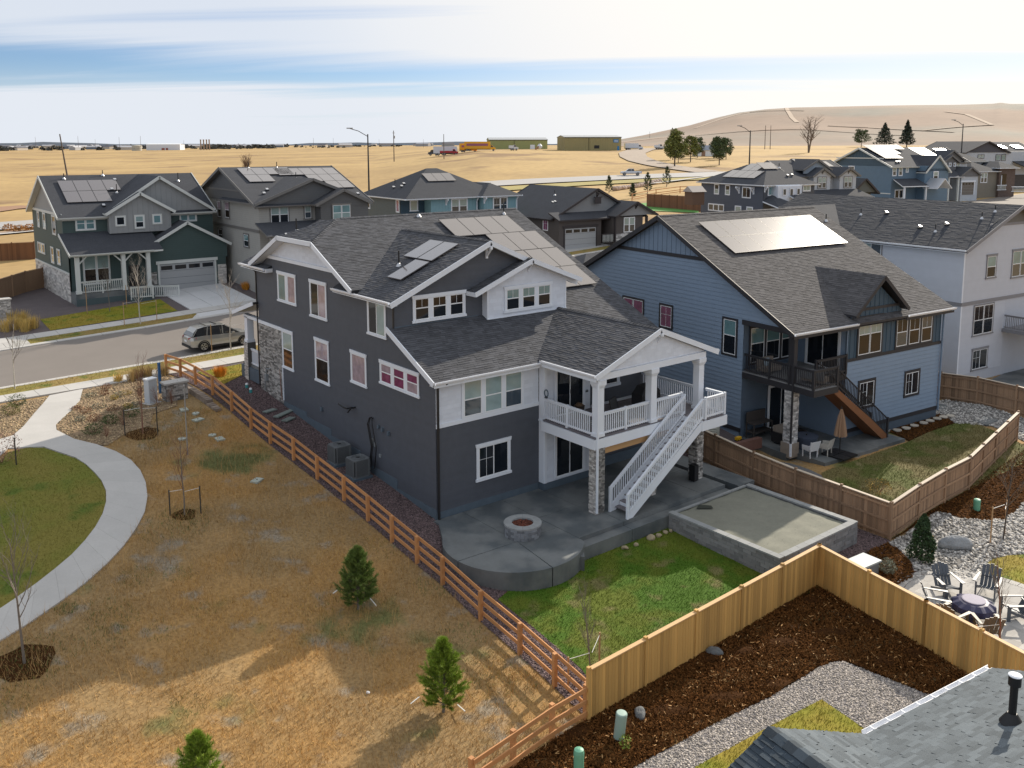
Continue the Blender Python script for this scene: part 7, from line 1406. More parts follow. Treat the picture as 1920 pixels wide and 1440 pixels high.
# ================================================================ VEGETATION
def bark(n,c): return mat(n,c,.85,noise=(9,.2))
BK1=bark('grey_bark',(.17,.145,.12)); BK2=bark('pale_bark',(.50,.46,.40)); BK3=bark('red_twig',(.20,.09,.06)); BK4=bark('dark_bark',(.06,.05,.045))
STK=mat('wood_stake',(.42,.26,.13),.8); STD=mat('steel_stake',(.035,.035,.03),.6); STW=mat('white_strap',(.75,.75,.72),.5)
def sapling(p,h,label,m=BK1,mt=None,seed=1,spread=.5,levels=3,n1=10,base=.3,r0=None,stakes=None,multi=1,cat='tree',group=None,up=1.2,mulch=False):
    r=random.Random(seed); t=thing('bare_tree',label,cat,(p[0],p[1],hz(*p)),0,group); r0=r0 or h*.011
    tb=MB(); cb=MB()
    def grow(b,a,d,L,rad,lev,cmb):
        pts=[a]; rs=[rad]; n=4; q=a; dd=d.copy()
        for i in range(n):
            kk=.03 if lev==0 and multi==1 else .13; dd=(dd+Vector((r.gauss(0,kk),r.gauss(0,kk),r.gauss(.06,.08)))).normalized(); q=q+dd*L/n; pts.append(q); rs.append(rad*(1-.78*(i+1)/n))
        b.tube(pts,rs,5 if lev==0 else 3,r.random(),cap=False)
        if lev<levels:
            k=n1 if lev==0 else 5
            for j in range(k):
                s=(base+(1-base)*(j+.5)/k) if lev==0 else r.uniform(.25,.95); f=s*n; i=min(n-1,int(f)); pp=pts[i].lerp(pts[i+1],f-i); az=r.random()*6.28
                nd=(Vector((math.cos(az),math.sin(az),0))*spread+dd*up*.6+Vector((0,0,.35))).normalized()
                grow(cmb,pp,nd,L*(.42 if lev==0 else .5)*(1.15-.55*s)*r.uniform(.8,1.2),rs[i]*.55,lev+1,cmb)
    for k in range(multi):
        d=Vector((r.gauss(0,.12),r.gauss(0,.12),1)) if multi>1 else Vector((r.gauss(0,.02),r.gauss(0,.02),1))
        grow(tb,Vector((0,0,-.05)),d.normalized(),h,r0,0,cb)
    tb.build('trunk',m,t); cb.build('crown',mt or m,t)
    if stakes:
        for k,(dx,dy,sh) in enumerate(stakes[0]):
            b=MB(); b.box(dx-.022,dx+.022,dy-.022,dy+.022,-.1,sh); b.build('stake',stakes[1],t)
            b=MB(); b.bar((dx,dy,sh-.08),(dx*.08,dy*.08,sh-.02-.14*k),.014,.012); b.build('strap',STW,t)
    if mulch:
        b=MB(); n_=14; rg_=[(mulch*math.cos(a)*(1+.15*math.sin(3*a)),mulch*math.sin(a)*(1+.1*math.cos(5*a))) for a in np.linspace(0,6.28,n_,endpoint=False)]; b.poly([(x,y,hz(p[0]+x,p[1]+y)-hz(*p)+.02) for x,y in rg_]); b.build('mulch_ring',MULCHB,t)
    return t
sapling((-2.03,-11.76),2.9,'slim bare sapling with two stakes on green lawn by the cedar fence corner',BK1,seed=3,spread=.33,stakes=([(-.75,.25,1.1),(.9,.55,1.2)],STK),n1=12)
sapling((-8.75,6.04),3.4,'bare reddish sapling between dark stakes in the middle of the dry field',BK1,BK3,seed=5,spread=.5,stakes=([(-.5,.3,1.15),(.62,-.2,1.2)],STD),n1=10,mulch=.5)
sapling((-7.72,15.06),3.5,'bare brown sapling with dark stakes at edge of rock bed and field',BK3,BK3,seed=8,spread=.45,stakes=([(-.8,.2,1.4),(.55,-.6,1.5)],STD),n1=12,mulch=.8)
sapling((-16.11,-0.71),4.3,'bare multi-branched young tree at lower left beside the path',BK1,BK1,seed=12,spread=.6,n1=16,base=.35,mulch=.9)
sapling((-11.30,27.37),4.0,'pale-trunked bare young street tree on the verge at far left',BK2,BK1,seed=15,spread=.4,n1=10,base=.35)
sapling((-1.04,46.11),3.6,'small bare tree between two stakes on the lawn of green house',BK1,BK1,seed=17,spread=.6,stakes=([(-1.7,.1,2.2),(1.5,.6,2.0)],STK),n1=12,mulch=.6,base=.35)
sapling((-0.27,40.54),4.6,'white-barked bare tree with stakes on the verge before green house porch',BK2,mat('pale_twig',(.42,.37,.31),.85),seed=19,spread=.75,stakes=([(-1.2,.0,1.9),(1.3,.2,1.8)],STK),n1=18,base=.32,levels=3)
sapling((1.95,27.97),4.6,'pale bare tree with leaning stakes beside the parked silver car',BK2,mat('pale_twig',(.42,.37,.31),.85),seed=21,spread=.75,stakes=([(-1.2,.3,1.9),(.9,-.5,1.9)],STK),n1=16,base=.4)
sapling((19.20,-15.25),3.4,'bare dark sapling with two wooden stakes in the river rock bed',BK4,BK1,seed=23,spread=.5,stakes=([(-.75,.2,1.7),(.75,.25,1.6)],STK),n1=10,mulch=.5,base=.4)
sapling((10.42,-18.89),3.4,'bare reddish twiggy tree with stake on the edge of the paver terrace',BK3,BK1,seed=25,spread=.6,stakes=([(-.7,.5,.9)],STK),n1=12,base=.3)
t=thing('metal_post','thin grey metal post with small cap standing in the field','post',(*(-6.67,11.60),hz(*(-6.67,11.60)))); b=MB(); b.tube([(0,0,0),(0,0,3.4)],.03,8); b.build('pole',mat('galvanised',(.30,.29,.27),.5),t); b=MB(); b.lathe([(.04,3.4),(.05,3.44),(.02,3.5)],n=8); b.build('cap',mat('galvanised',(.30,.29,.27),.5),t)
t=thing('metal_post','thin black stake at tip of the bright lawn by the path','post',(*(-13.56,14.33),hz(*(-13.56,14.33)))); b=MB(); b.tube([(0,0,0),(0,0,1.3)],.03,8); b.build('pole',STD,t); b=MB(); b.tube([(0,0,1.3),(0,0,1.37)],.032,8); b.build('cap',STW,t)
def needles(b,a,d,L,n,ln,wd,r,up=.3):
    side=d.cross(Vector((0,0,1))); side=side.normalized() if side.length>.01 else Vector((1,0,0)); o2=d.cross(side)
    for i in range(n):
        s=.15+.85*r.random(); p=a+d*L*s; az=r.random()*6.283; nd=(side*math.cos(az)+o2*math.sin(az)+d*(.75+.8*s)).normalized(); l=ln*r.uniform(.6,1.15); w_=Vector((r.gauss(0,1),r.gauss(0,1),r.gauss(0,1))).cross(nd)
        if w_.length<1e-3: continue
        w_=w_.normalized()*wd; i0=len(b.v); b.v+=[tuple(p-w_),tuple(p+w_),tuple(p+nd*l)]; b.f.append((i0,i0+1,i0+2)); b.c.append(r.random())
PINE=mat('pine_needle',(.13,.19,.035),.75,attr=.45,noise=(2.5,.25)); PINEY=mat('pine_needle_bright',(.21,.30,.025),.75,attr=.45,noise=(2.5,.25))
def pine(p,h,w_,label,m=PINE,seed=1,nb=70,nn=70,ln=.13,wd=.006,group=None,z=None):
    r=random.Random(seed); t=thing('pine_tree',label,'tree',(p[0],p[1],hz(*p) if z is None else z),0,group)
    b=MB(); b.tube([(0,0,-.1),(r.gauss(0,.02),0,h*.5),(0,0,h*.93)],[h*.022,h*.015,h*.004],6); b.build('trunk',BK1,t); b=MB(); cb=MB()
    for i in range(nb):
        s=(i+.5)/nb; z=h*(.10+.86*s); R=w_/2*(math.sin(min(1,(1-s)*1.25+.08)*1.57))**.8*(.9 if s>.12 else .75); az=i*2.399+r.gauss(0,.3)
        el=.45+.85*s+r.gauss(0,.12); d=Vector((math.cos(az)*math.cos(el),math.sin(az)*math.cos(el),math.sin(el))).normalized(); L=max(.14,R*r.uniform(.8,1.12))
        a=Vector((0,0,z-L*d.z*.35)); q=a+d*L; cb.tube([a,q],[.010,.004],3,cap=False); needles(b,a+d*L*.25,d,L*.75,nn,ln,wd,r)
        for k in range(3):
            s2=r.uniform(.4,.85); a2=a+d*L*s2; d2=(d+Vector((r.gauss(0,.6),r.gauss(0,.6),r.uniform(.0,.5)))).normalized(); needles(b,a2,d2,L*.42,nn//2,ln,wd,r)
    needles(b,Vector((0,0,h*.85)),Vector((0,0,1)),h*.15,nn,ln,wd,r); b.build('crown',m,t); cb.build('branch',BK1,t); return t
pine((-5.90,-3.71),2.35,1.75,'bushy young pine nearest the rail fence in the dry field',PINE,31,130,150)
pine((-6.54,-10.07),2.35,1.65,'tall bright green young pine in the orange grass, lower centre',PINEY,32,130,150)
pine((-13.62,-9.19),1.9,1.5,'bright green pine top cut by the bottom edge of view',PINEY,33,90,120)
for i,(q,h) in enumerate((((114.97,105.95),3.6),((107.31,91.74),2.8),((119.45,99.13),4.2),((137.21,109.71),4.6))): pine(q,h,h*.62,['small pine nearest the brown house gable by the highway','lowest small pine of the four beside the highway','small pine third from the left by the highway fence','tallest small pine of the four, right end by the highway'][i],mat('blue_green_needle',(.055,.085,.04),.8,attr=.4),40+i,34,26,.35,.03,'small pines beside the highway')
# white guy straps by the pines
for (q0,q1) in (((-6.32,-2.57),(-5.97,-2.47)),((-5.31,-3.43),(-5.40,-4.13)),((-7.24,-9.33),(-6.89,-9.27)),((-6.13,-10.22),(-6.17,-10.66))):
    b=MB(); b.bar((*q0,hz(*q0)+.15),(*q1,hz(*q1)+.2),.03,.02); o=b.build('tree_strap',STW,None); tag(o,'white tree anchor straps stretched in the grass beside the young pines','strap','white straps anchoring the pines')
ARB=mat('arborvitae_green',(.028,.060,.018),.8,attr=.5)
def leafball(t,m,fn,n,s,seed,name='crown'):
    r=random.Random(seed); b=MB()
    for i in range(n):
        p=fn(r); u=Vector((r.gauss(0,1),r.gauss(0,1),r.gauss(0,1))).normalized(); v=u.cross(Vector((r.gauss(0,1),r.gauss(0,1),r.gauss(0,1)))).normalized(); k=s*r.uniform(.6,1.3); i0=len(b.v)
        b.v+=[tuple(p-u*k*.5),tuple(p+v*k*.35),tuple(p+u*k*.6),tuple(p-v*k*.35)]; b.f.append((i0,i0+1,i0+2,i0+3)); b.c.append(r.random())
    return b.build(name,m,t)
def ell(rx,rz,z0,k=.35):
    def f(r):
        while 1:
            v=Vector((r.gauss(0,1),r.gauss(0,1),r.gauss(0,1))).normalized()*(1-k*r.random()**1.5); q=Vector((v.x*rx,v.y*rx,z0+v.z*rz)); lump=1+.14*math.sin(v.x*5+v.y*3)+.10*math.sin(v.z*7+v.x*6)
            return Vector((q.x*lump,q.y*lump,q.z))
    return f
def bush(p,rx,h,label,m,seed,n=500,s=.06,name='shrub',cat='shrub',group=None):
    t=thing(name,label,cat,(p[0],p[1],hz(*p)),0,group); leafball(t,m,ell(rx,h/2,h/2),n,s,seed,'foliage'); b=MB(); r=random.Random(seed)
    for k in range(7): a=r.random()*6.28; b.tube([(0,0,-.03),(rx*.5*math.cos(a),rx*.5*math.sin(a),h*.6)],[.012,.004],3,cap=False)
    b.build('stem',BK3,t); return t
av=thing('arborvitae','dark green conical evergreen shrub with yellow stake in the river rock','shrub',(*(14.73,-13.94),hz(*(14.73,-13.94))))
def cone(r):
    s=r.random()**.8; z=.05+1.95*s; R=.56*(1-s)**.75*(1 if s>.1 else .85)+.03; a=r.random()*6.28; k=(1-.5*r.random()**2); R*=k*(1+.2*math.sin(a*3+z*6)); return Vector((R*math.cos(a),R*math.sin(a),z))
leafball(av,ARB,cone,4200,.10,51,'foliage'); b=MB(); b.tube([(0,0,-.05),(0,0,1.9)],[.05,.01],6); b.build('trunk',BK4,av)
t=thing('stake','yellow timber stake leaning against the arborvitae','stake',(*(14.96,-14.23),hz(*(14.96,-14.23)))); b=MB(); b.bar((0,0,0),(.22,.1,1.0),.05,.05); b.build('board',mat('yellow_timber',(.55,.36,.10),.7),t); b=MB(); b.bar((.2,.09,.95),(-.1,.1,.9),.02,.02); b.build('strap',STW,t)
GS=mat('green_shrub',(.055,.085,.02),.85,attr=.4); GS2=mat('olive_shrub',(.12,.12,.025),.85,attr=.4); RB_=mat('rust_shrub',(.19,.085,.04),.9,attr=.4); OR=mat('orange_grass',(.62,.27,.03),.85,attr=.35); YG=mat('yellow_grass',(.60,.42,.12),.85,attr=.35); GREYSH=mat('grey_green_shrub',(.16,.17,.12),.85,attr=.35)
bush((-11.93,23.03),.52,.7,'dark green round shrub on tan rock, farther of two by the path',GS,61); bush((-12.51,21.43),.5,.6,'olive round shrub on tan rock, nearer of two by the path',GS2,62)
bush((-9.77,16.11),.48,.6,'dark green low shrub at the lower edge of the rock bed',GS,63); bush((-8.73,17.07),.45,.5,'green low shrub in the middle of the rock bed beside path',GS,64); bush((-7.60,17.52),.5,.6,'green shrub beside the stakes of the brown sapling',GS,65)
bush((12.45,-13.69),.35,.65,'grey-green small shrub in the oval mulch bed',GREYSH,66,700,.07)
bush((-14.07,14.88),.9,1.5,'pinkish-brown twiggy shrub at the left edge above the lawn',mat('pink_brown_twig',(.30,.17,.13),.9,attr=.4),67,700,.06)
def grassclump(p,h,n,m,label,seed,R=.25,spread=.5,group=None,cat='ornamental grass'):
    t=thing('grass_clump',label,cat,(p[0],p[1],hz(*p)),0,group); r=random.Random(seed); b=MB()
    for i in range(n):
        a=r.random()*6.28; q=Vector((R*r.random()*math.cos(a),R*r.random()*math.sin(a),0)); d=Vector((math.cos(a)*spread*r.random(),math.sin(a)*spread*r.random(),1)).normalized(); L=h*r.uniform(.6,1.1); s=Vector((-math.sin(a),math.cos(a),0))*.012; tip=q+d*L; m_=q+d*L*.55+Vector((0,0,.03)); i0=len(b.v)
        b.v+=[tuple(q-s),tuple(q+s),tuple(m_+s*.8),tuple(m_-s*.8),tuple(tip)]; b.f+=[(i0,i0+1,i0+2,i0+3),(i0+3,i0+2,i0+4)]; c_=r.random(); b.c+=[c_,c_]
    b.build('blades',m,t,kind='stuff'); t2=MB(); t2.lathe([(R*.5,-.03),(R*.35,.06)],n=8); t2.build('root_crown',BK3,t); return t
for i,q in enumerate(((-8.79,44.72),(-8.11,44.93),(-7.66,43.86),(-7.00,44.46),(-8.08,47.16),(-7.36,46.62))): grassclump(q,1.15,220,YG,'tall yellow ornamental grasses massed by the far sidewalk at left',70+i,.4,.5,'yellow grasses by the far sidewalk')
grassclump((-6.26,24.65),.6,180,YG,'single small yellow grass clump at the sidewalk edge of rock bed',80); grassclump((-1.14,21.79),.75,520,OR,'bright orange grass clump on gravel before the stone house corner',81,.3,.7); grassclump((10.90,46.98),.8,420,OR,'orange shrub-like clump on gravel beyond the dark house front eave',82,.35,.8)
for i,q in enumerate(((-5.62,24.21),(-5.25,24.54),(-4.84,24.67),(-4.50,24.52),(-3.84,24.60),(-3.66,24.26))): grassclump(q,.9,120,mat('straw_grass',(.42,.30,.13),.9,attr=.35),'wispy straw-coloured grasses along the sidewalk near the blue post',85+i,.25,.6,'straw grasses near the blue post')
for i,(q,h) in enumerate((((-5.95,18.38),1.0),((-5.20,18.31),.9),((-4.59,18.99),1.0),((-8.22,16.55),.85),((-6.25,20.51),.8),((-9.33,15.50),.6))): sapling(q,h*1.1,['low rusty twig shrub beside the white pedestal','rusty twig shrub left of the field stones','rusty twig shrub below the stone pillar','rusty brown shrub by the path sapling','brown twig shrub in middle of the rock bed','pinkish twig shrub at lower rock bed'][i],BK3,mat('rust_twig',(.24,.12,.065),.9),seed=90+i,spread=1.1,n1=9,base=.05,multi=5,levels=2,cat='shrub',up=1.4,r0=.012)
rr=random.Random(9)
ctr=[(-8.40,22.24),(-7.73,22.09),(-7.50,20.83),(-8.58,19.85),(-9.38,19.33),(-9.91,18.21),(-8.01,18.92),(-6.73,21.54),(-6.84,19.17),(-9.28,17.83),(-7.12,21.18),(-7.24,23.44),(-7.32,18.97),(-5.86,21.52),(-9.56,20.24),(-5.66,20.70)]
for i,q in enumerate(ctr): bush(q,rr.uniform(.25,.45),rr.uniform(.2,.4),'small low olive, rust or yellow ground plants dotted over the rock bed',[GREYSH,RB_,mat('yellow_ochre_shrub',(.34,.25,.06),.9,attr=.3),GREYSH,RB_][i%5],100+i,180,.06,'ground_plant','plant','low plants in the rock bed')
bush((-3.43,-14.63),.16,.5,'small weed sprout beside the pale green pipe in mulch',mat('fresh_weed',(.16,.22,.02),.8,attr=.3),131,160,.06,'weed_plant','plant'); bush((18.65,-9.80),.6,.7,'faint golden twig shrub on the neighbour lawn near fence corner',mat('golden_twig',(.45,.28,.06),.9,attr=.3),132,260,.05)
# ---- utilities in the yards
PG=mat('pale_green_plastic',(.30,.42,.37),.5); PGD=mat('pedestal_green',(.13,.36,.24),.5)
def pedestal(p,h,r,label,m,top=None,tilt=0):
    t=thing('utility_pedestal',label,'utility pedestal',(p[0],p[1],hz(*p))); t.rotation_euler=(tilt,tilt*.6,0); b=MB(); b.lathe([(r,-.05),(r,h-.03),(r*.96,h)],n=20); b.build('cylinder_body',m,t); b=MB(); b.lathe([(r*1.04,h-.10),(r*1.04,h),(r*.9,h+.03 if not top else h+top),(r*.3,h+.035 if not top else h+top+.03)],n=20); b.build('cap',m,t); return t
pedestal((-3.23,-14.18),.85,.16,'pale green cylindrical utility pedestal in mulch near cedar fence end',PG,tilt=.08); pedestal((-5.30,-14.72),.85,.14,'domed pale green pedestal at the bottom edge in mulch',PGD,.09); pedestal((21.23,-13.20),.5,.15,'small green pedestal on the mulch behind river rock',PGD,.04)
t=thing('utility_cabinet','white narrow utility cabinet in the rock bed by sidewalk','utility cabinet',(*(-6.05,19.08),hz(*(-6.05,19.08))),.4); b=MB(); b.box(-.27,.27,-.2,.2,.0,1.35); b.build('cabinet_body',mat('cabinet_white',(.50,.53,.56),.5),t); b=MB(); b.box(-.30,.30,-.23,.23,1.35,1.42); b.build('lid',SASH,t); b=MB(); b.box(-.4,.4,-.35,.35,-.1,.05); b.build('pad',SIDEW,t)
t=thing('marker_post','blue square sign post by the white cabinet','post',(*(-5.10,20.53),hz(*(-5.10,20.53))),.3); b=MB(); b.box(-.06,.06,-.06,.06,0,1.75); b.build('post_body',mat('deep_blue_paint',(.015,.09,.22),.5),t); b=MB(); b.box(-.07,.07,-.07,.07,1.75,1.8); b.build('cap',mat('deep_blue_paint',(.015,.09,.22),.5),t)
def pillar(p,w_,h,label,rz=.1):
    t=thing('stone_pillar',label,'pillar',(p[0],p[1],hz(*p)),rz); b=MB(); b.box(-w_/2,w_/2,-w_/4,w_/4,-.2,h); b.build('core',MORT,t)
    for M_,a,c in ((plane('y-',-w_/4),-w_/2,w_/2),(plane('x-',-w_/2),-w_/4,w_/4)): stonewall(t,M_,a,c,0,h,STONE,MORT,eu=.25,ev=.1)
    b=MB(); b.box(-w_/2-.08,w_/2+.08,-w_/4-.08,w_/4+.08,h,h+.09); b.build('cap',SIDEW,t); return t
pillar((-4.74,19.08),1.2,.95,'low stone pillar with pale cap beside the rail fence start',.05); pillar((-8.72,47.27),1.4,1.9,'stone entry pillar with white cap at the left edge across the street')
t=thing('garden_wall','low stepped tan block retaining wall under the rail fence','retaining wall'); q0=(-3.79,22.58); q1=(-3.43,16.06); A=Vector((*q0,0)); C=Vector((*q1,0)); d=(C-A).normalized(); n_=22; L=(C-A).length
for k in range(n_):
    for j in range(2):
        if j==1 and k>n_-5: continue
        a=A+d*(L*k/n_+.01+(.1 if j else 0)); c=A+d*(L*(k+1)/n_-.01+(.1 if j else 0)); z=hz(a.x,a.y)+.02+j*.16; b=MB(); b.bar(a+Vector((0,0,z+.04)),c+Vector((0,0,z+.04)),.34,.15); b.build('block',mat('tan_block',(.27,.215,.17),.9,objvar=.25,noise=(8,.15)),t)
PLT=mat('valve_lid',(.42,.46,.40),.6)
for i,(q,kind) in enumerate((((-4.95,7.43),0),((-4.71,12.61),0),((-4.85,13.23),1),((-6.29,13.51),1),((-4.94,17.12),0),((-4.58,16.34),1),((-4.78,15.47),0),((3.22,-8.64),1))[:7]):
    t=thing('valve_box',['square pale valve lid alone in the field below the rail fence','square pale valve lid nearest the tall metal post','round valve lid beside the square one','round white valve lid on bare soil by the sapling','square valve lid near the twig shrubs','small round valve lid between two square lids','square valve lid farthest down the stone group'][i],'valve box',(q[0],q[1],hz(*q)),.6+i,'irrigation valve lids in the field'); b=MB()
    if kind: b.lathe([(.20,-.02),(.20,.06),(.17,.075)],n=16)
    else: b.box(-.27,.27,-.2,.2,-.02,.07)
    b.build('lid',PLT,t); b=MB(); b.lathe([(.03,.07),(.03,.09)],n=6); b.build('bolt',STD,t)
GR=mat('grey_boulder',(.13,.14,.145),.9,noise=((4,.25),(20,.15)),bump=(12,.6,.04)); BGR=mat('blue_grey_boulder',(.24,.25,.26),.9,noise=((2,.35),(16,.15)),bump=(10,.7,.05))
q=(-1.99,-13.85); rock((*q,hz(*q)+.1),(.30,.2,.2),5,GR,label='grey rock beside the pale green pedestal in the mulch',cat='rock'); q=(2.42,-13.11); rock((*q,hz(*q)+.1),(.32,.2,.22),7,GR,label='grey rock against the foot of the near cedar fence',cat='rock')
q=(16.79,-14.32); o=rock((*q,hz(*q)+.16),(.85,.36,.46),11,BGR,label='long blue-grey boulder lying on the river rock bed'); o.rotation_euler=(0,0,RG(-42))
q=(-7.91,-7.91); rock((*q,hz(*q)+.03),(.08,.06,.05),12,SASH,label='small white stone in the orange grass near the centre pine',cat='rock')
# ---- terrace furniture
ADK=mat('adirondack_grey',(.075,.09,.11),.45,noise=(6,.1)); ADKB=mat('adirondack_brown',(.12,.095,.065),.5,noise=(6,.1))
def adirondack(p,rz,label,m=ADK):
    t=thing('adirondack_chair',label,'chair',(p[0],p[1],zc+.03),rz,'slatted chairs round the covered fire table')
    sl=.115
    for k in range(5): b=MB(); b.hexa([(-.27,-.35+k*.125,.40-.035*k),(.27,-.35+k*.125,.40-.035*k),(.27,-.24+k*.125,.37-.035*k),(-.27,-.24+k*.125,.37-.035*k),(-.27,-.35+k*.125,.425-.035*k),(.27,-.35+k*.125,.425-.035*k),(.27,-.24+k*.125,.395-.035*k),(-.27,-.24+k*.125,.395-.035*k)]); b.build('seat_slat',m,t)
    for k in range(5):
        x=-.27+k*.135; hh=1.05-.05*abs(k-2); b=MB(); b.hexa([(x-.055,.22,.24),(x+.055,.22,.24),(x+.055,.245,.24),(x-.055,.245,.24),(x-.06,.56,hh),(x+.06,.56,hh),(x+.06,.585,hh),(x-.06,.585,hh)]); b.build('back_slat',m,t)
    for s_ in (-1,1):
        b=MB(); b.prism([(s_*.40-.07,-.42,.60),(s_*.40+.07,-.42,.60),(s_*.38+.04,.42,.64),(s_*.38-.04,.42,.64)],(0,0,.03)); b.build('armrest',m,t)
        b=MB(); b.box(s_*.33-.02,s_*.33+.02,-.42,-.30,0,.60); b.build('leg',m,t); b=MB(); b.bar((s_*.31,-.30,.36),(s_*.31,.52,.04),.03,.10); b.build('leg',m,t)
    b=MB(); b.bar((-.3,.33,.62),(.3,.33,.62),.03,.06); b.build('back_rail',m,t); return t
FT=thing('fire_table','round fire table under a purple-blue pleated cover on the paver terrace','fire table',(*(11.72,-17.39),zc+.03)); FTc=(11.72,-17.39)
COV=mat('navy_cover',(.040,.040,.095),.45,noise=(4,.15)); b=MB(); n_=44; rings=[(.62,.0),(.64,.12),(.72,.30),(.70,.46),(.50,.60),(.40,.63),(.0001,.635)]
for ri_,(r_,z_) in enumerate(rings):
    for k in range(n_): w_=1+(.07*math.sin(k*math.pi) if False else .055*(1 if k%4<2 else -1))*(1 if ri_<4 else .25 if ri_==4 else 0); b.v.append((r_*w_*math.cos(k/n_*6.2832),r_*w_*math.sin(k/n_*6.2832),z_+(.03*(k%4<2) if ri_==3 else 0)))
for ri_ in range(len(rings)-1):
    for k in range(n_): b.f.append((ri_*n_+k,ri_*n_+(k+1)%n_,(ri_+1)*n_+(k+1)%n_,(ri_+1)*n_+k)); b.c.append(.5)
b.build('cover',COV,FT,smooth=False); b=MB(); b.lathe([(.40,.632),(.40,.65),(.36,.66),(.001,.665)],n=36); b.build('top_disc',mat('lavender_disc',(.26,.245,.32),.7),FT)
def dirto(p): return math.atan2(FTc[1]-p[1],FTc[0]-p[0])+math.pi/2
for i,(q,m_,lab) in enumerate((((12.57,-16.02),ADK,'dark grey slatted chair behind fire table, left of the rear pair'),((13.73,-17.01),ADK,'dark grey slatted chair behind fire table, right of the rear pair by lawn'),((11.04,-16.39),ADK,'dark grey slatted chair seen side-on at left of fire table by the fence'),((10.37,-17.30),ADKB,'brown-backed slatted chair nearest the cedar fence, facing the fire table'),((10.73,-18.35),ADKB,'brown-backed slatted chair in front of fire table, nearest the viewer'),((12.80,-18.39),ADK,'grey slatted chair at right of fire table by the picture edge'))): adirondack(q,dirto(q),lab,m_)
# ================================================================ VEHICLES
TYRE=mat('tyre',(.012,.012,.012),.85); RIM=mat('alloy',(.45,.45,.46),.3,metal=.8); CGL=mat('car_glass',(.010,.012,.015),.05,spec=.9,coat=.6); RED=mat('tail_light',(.32,.015,.02),.25,coat=.6); HL=mat('head_light',(.7,.7,.7),.15,coat=.8); PLB=mat('black_trim',(.015,.015,.016),.6)
def wheel(t,x,y,r,w_=.22,side=1):
    b=MB(); n=20; y0=y-w_/2; y1=y+w_/2; i=len(b.v)
    for yy,rr_ in ((y0,r*.9),(y0+.02,r),(y1-.02,r),(y1,r*.9)): b.v+=[(x+rr_*math.cos(k/n*6.283),yy,r+rr_*math.sin(k/n*6.283)) for k in range(n)]
    for q in range(3):
        for k in range(n): b.f.append((q*n+k,q*n+(k+1)%n,(q+1)*n+(k+1)%n,(q+1)*n+k)); b.c.append(.5)
    b.f.append(tuple(range(n))[::-1]); b.f.append(tuple(3*n+k for k in range(n))); b.c+=[.5,.5]; wo=b.build('wheel',TYRE,t)
    yo=y1 if side>0 else y0; s_=.012*side; b=MB()
    for k in range(5):
        a=k/5*6.283; a_=a+.35; p=lambda rr,aa,o:(x+rr*math.cos(aa),yo+o,r+rr*math.sin(aa)); b.prism([p(.05,a-.6,0),p(.05,a+.6,0),p(r*.66,a+.2,0),p(r*.66,a-.2,0)],(0,s_,0))
    for k in range(n): a=k/n*6.283; a2_=(k+1)/n*6.283; b.prism([(x+r*.60*math.cos(a),yo,r+r*.60*math.sin(a)),(x+r*.68*math.cos(a),yo,r+r*.68*math.sin(a)),(x+r*.68*math.cos(a2_),yo,r+r*.68*math.sin(a2_)),(x+r*.60*math.cos(a2_),yo,r+r*.60*math.sin(a2_))],(0,s_,0))
    b.build('rim',RIM,wo); return wo
def loft(b,secs,close=True):
    n=len(secs[0]); i0=len(b.v)
    for s_ in secs: b.v+=s_
    for k in range(len(secs)-1):
        for j in range(n-1): b.f.append((i0+k*n+j,i0+k*n+j+1,i0+(k+1)*n+j+1,i0+(k+1)*n+j)); b.c.append(.5)
    if close: b.f.append(tuple(i0+j for j in range(n))[::-1]); b.f.append(tuple(i0+(len(secs)-1)*n+j for j in range(n))); b.c+=[.5,.5]
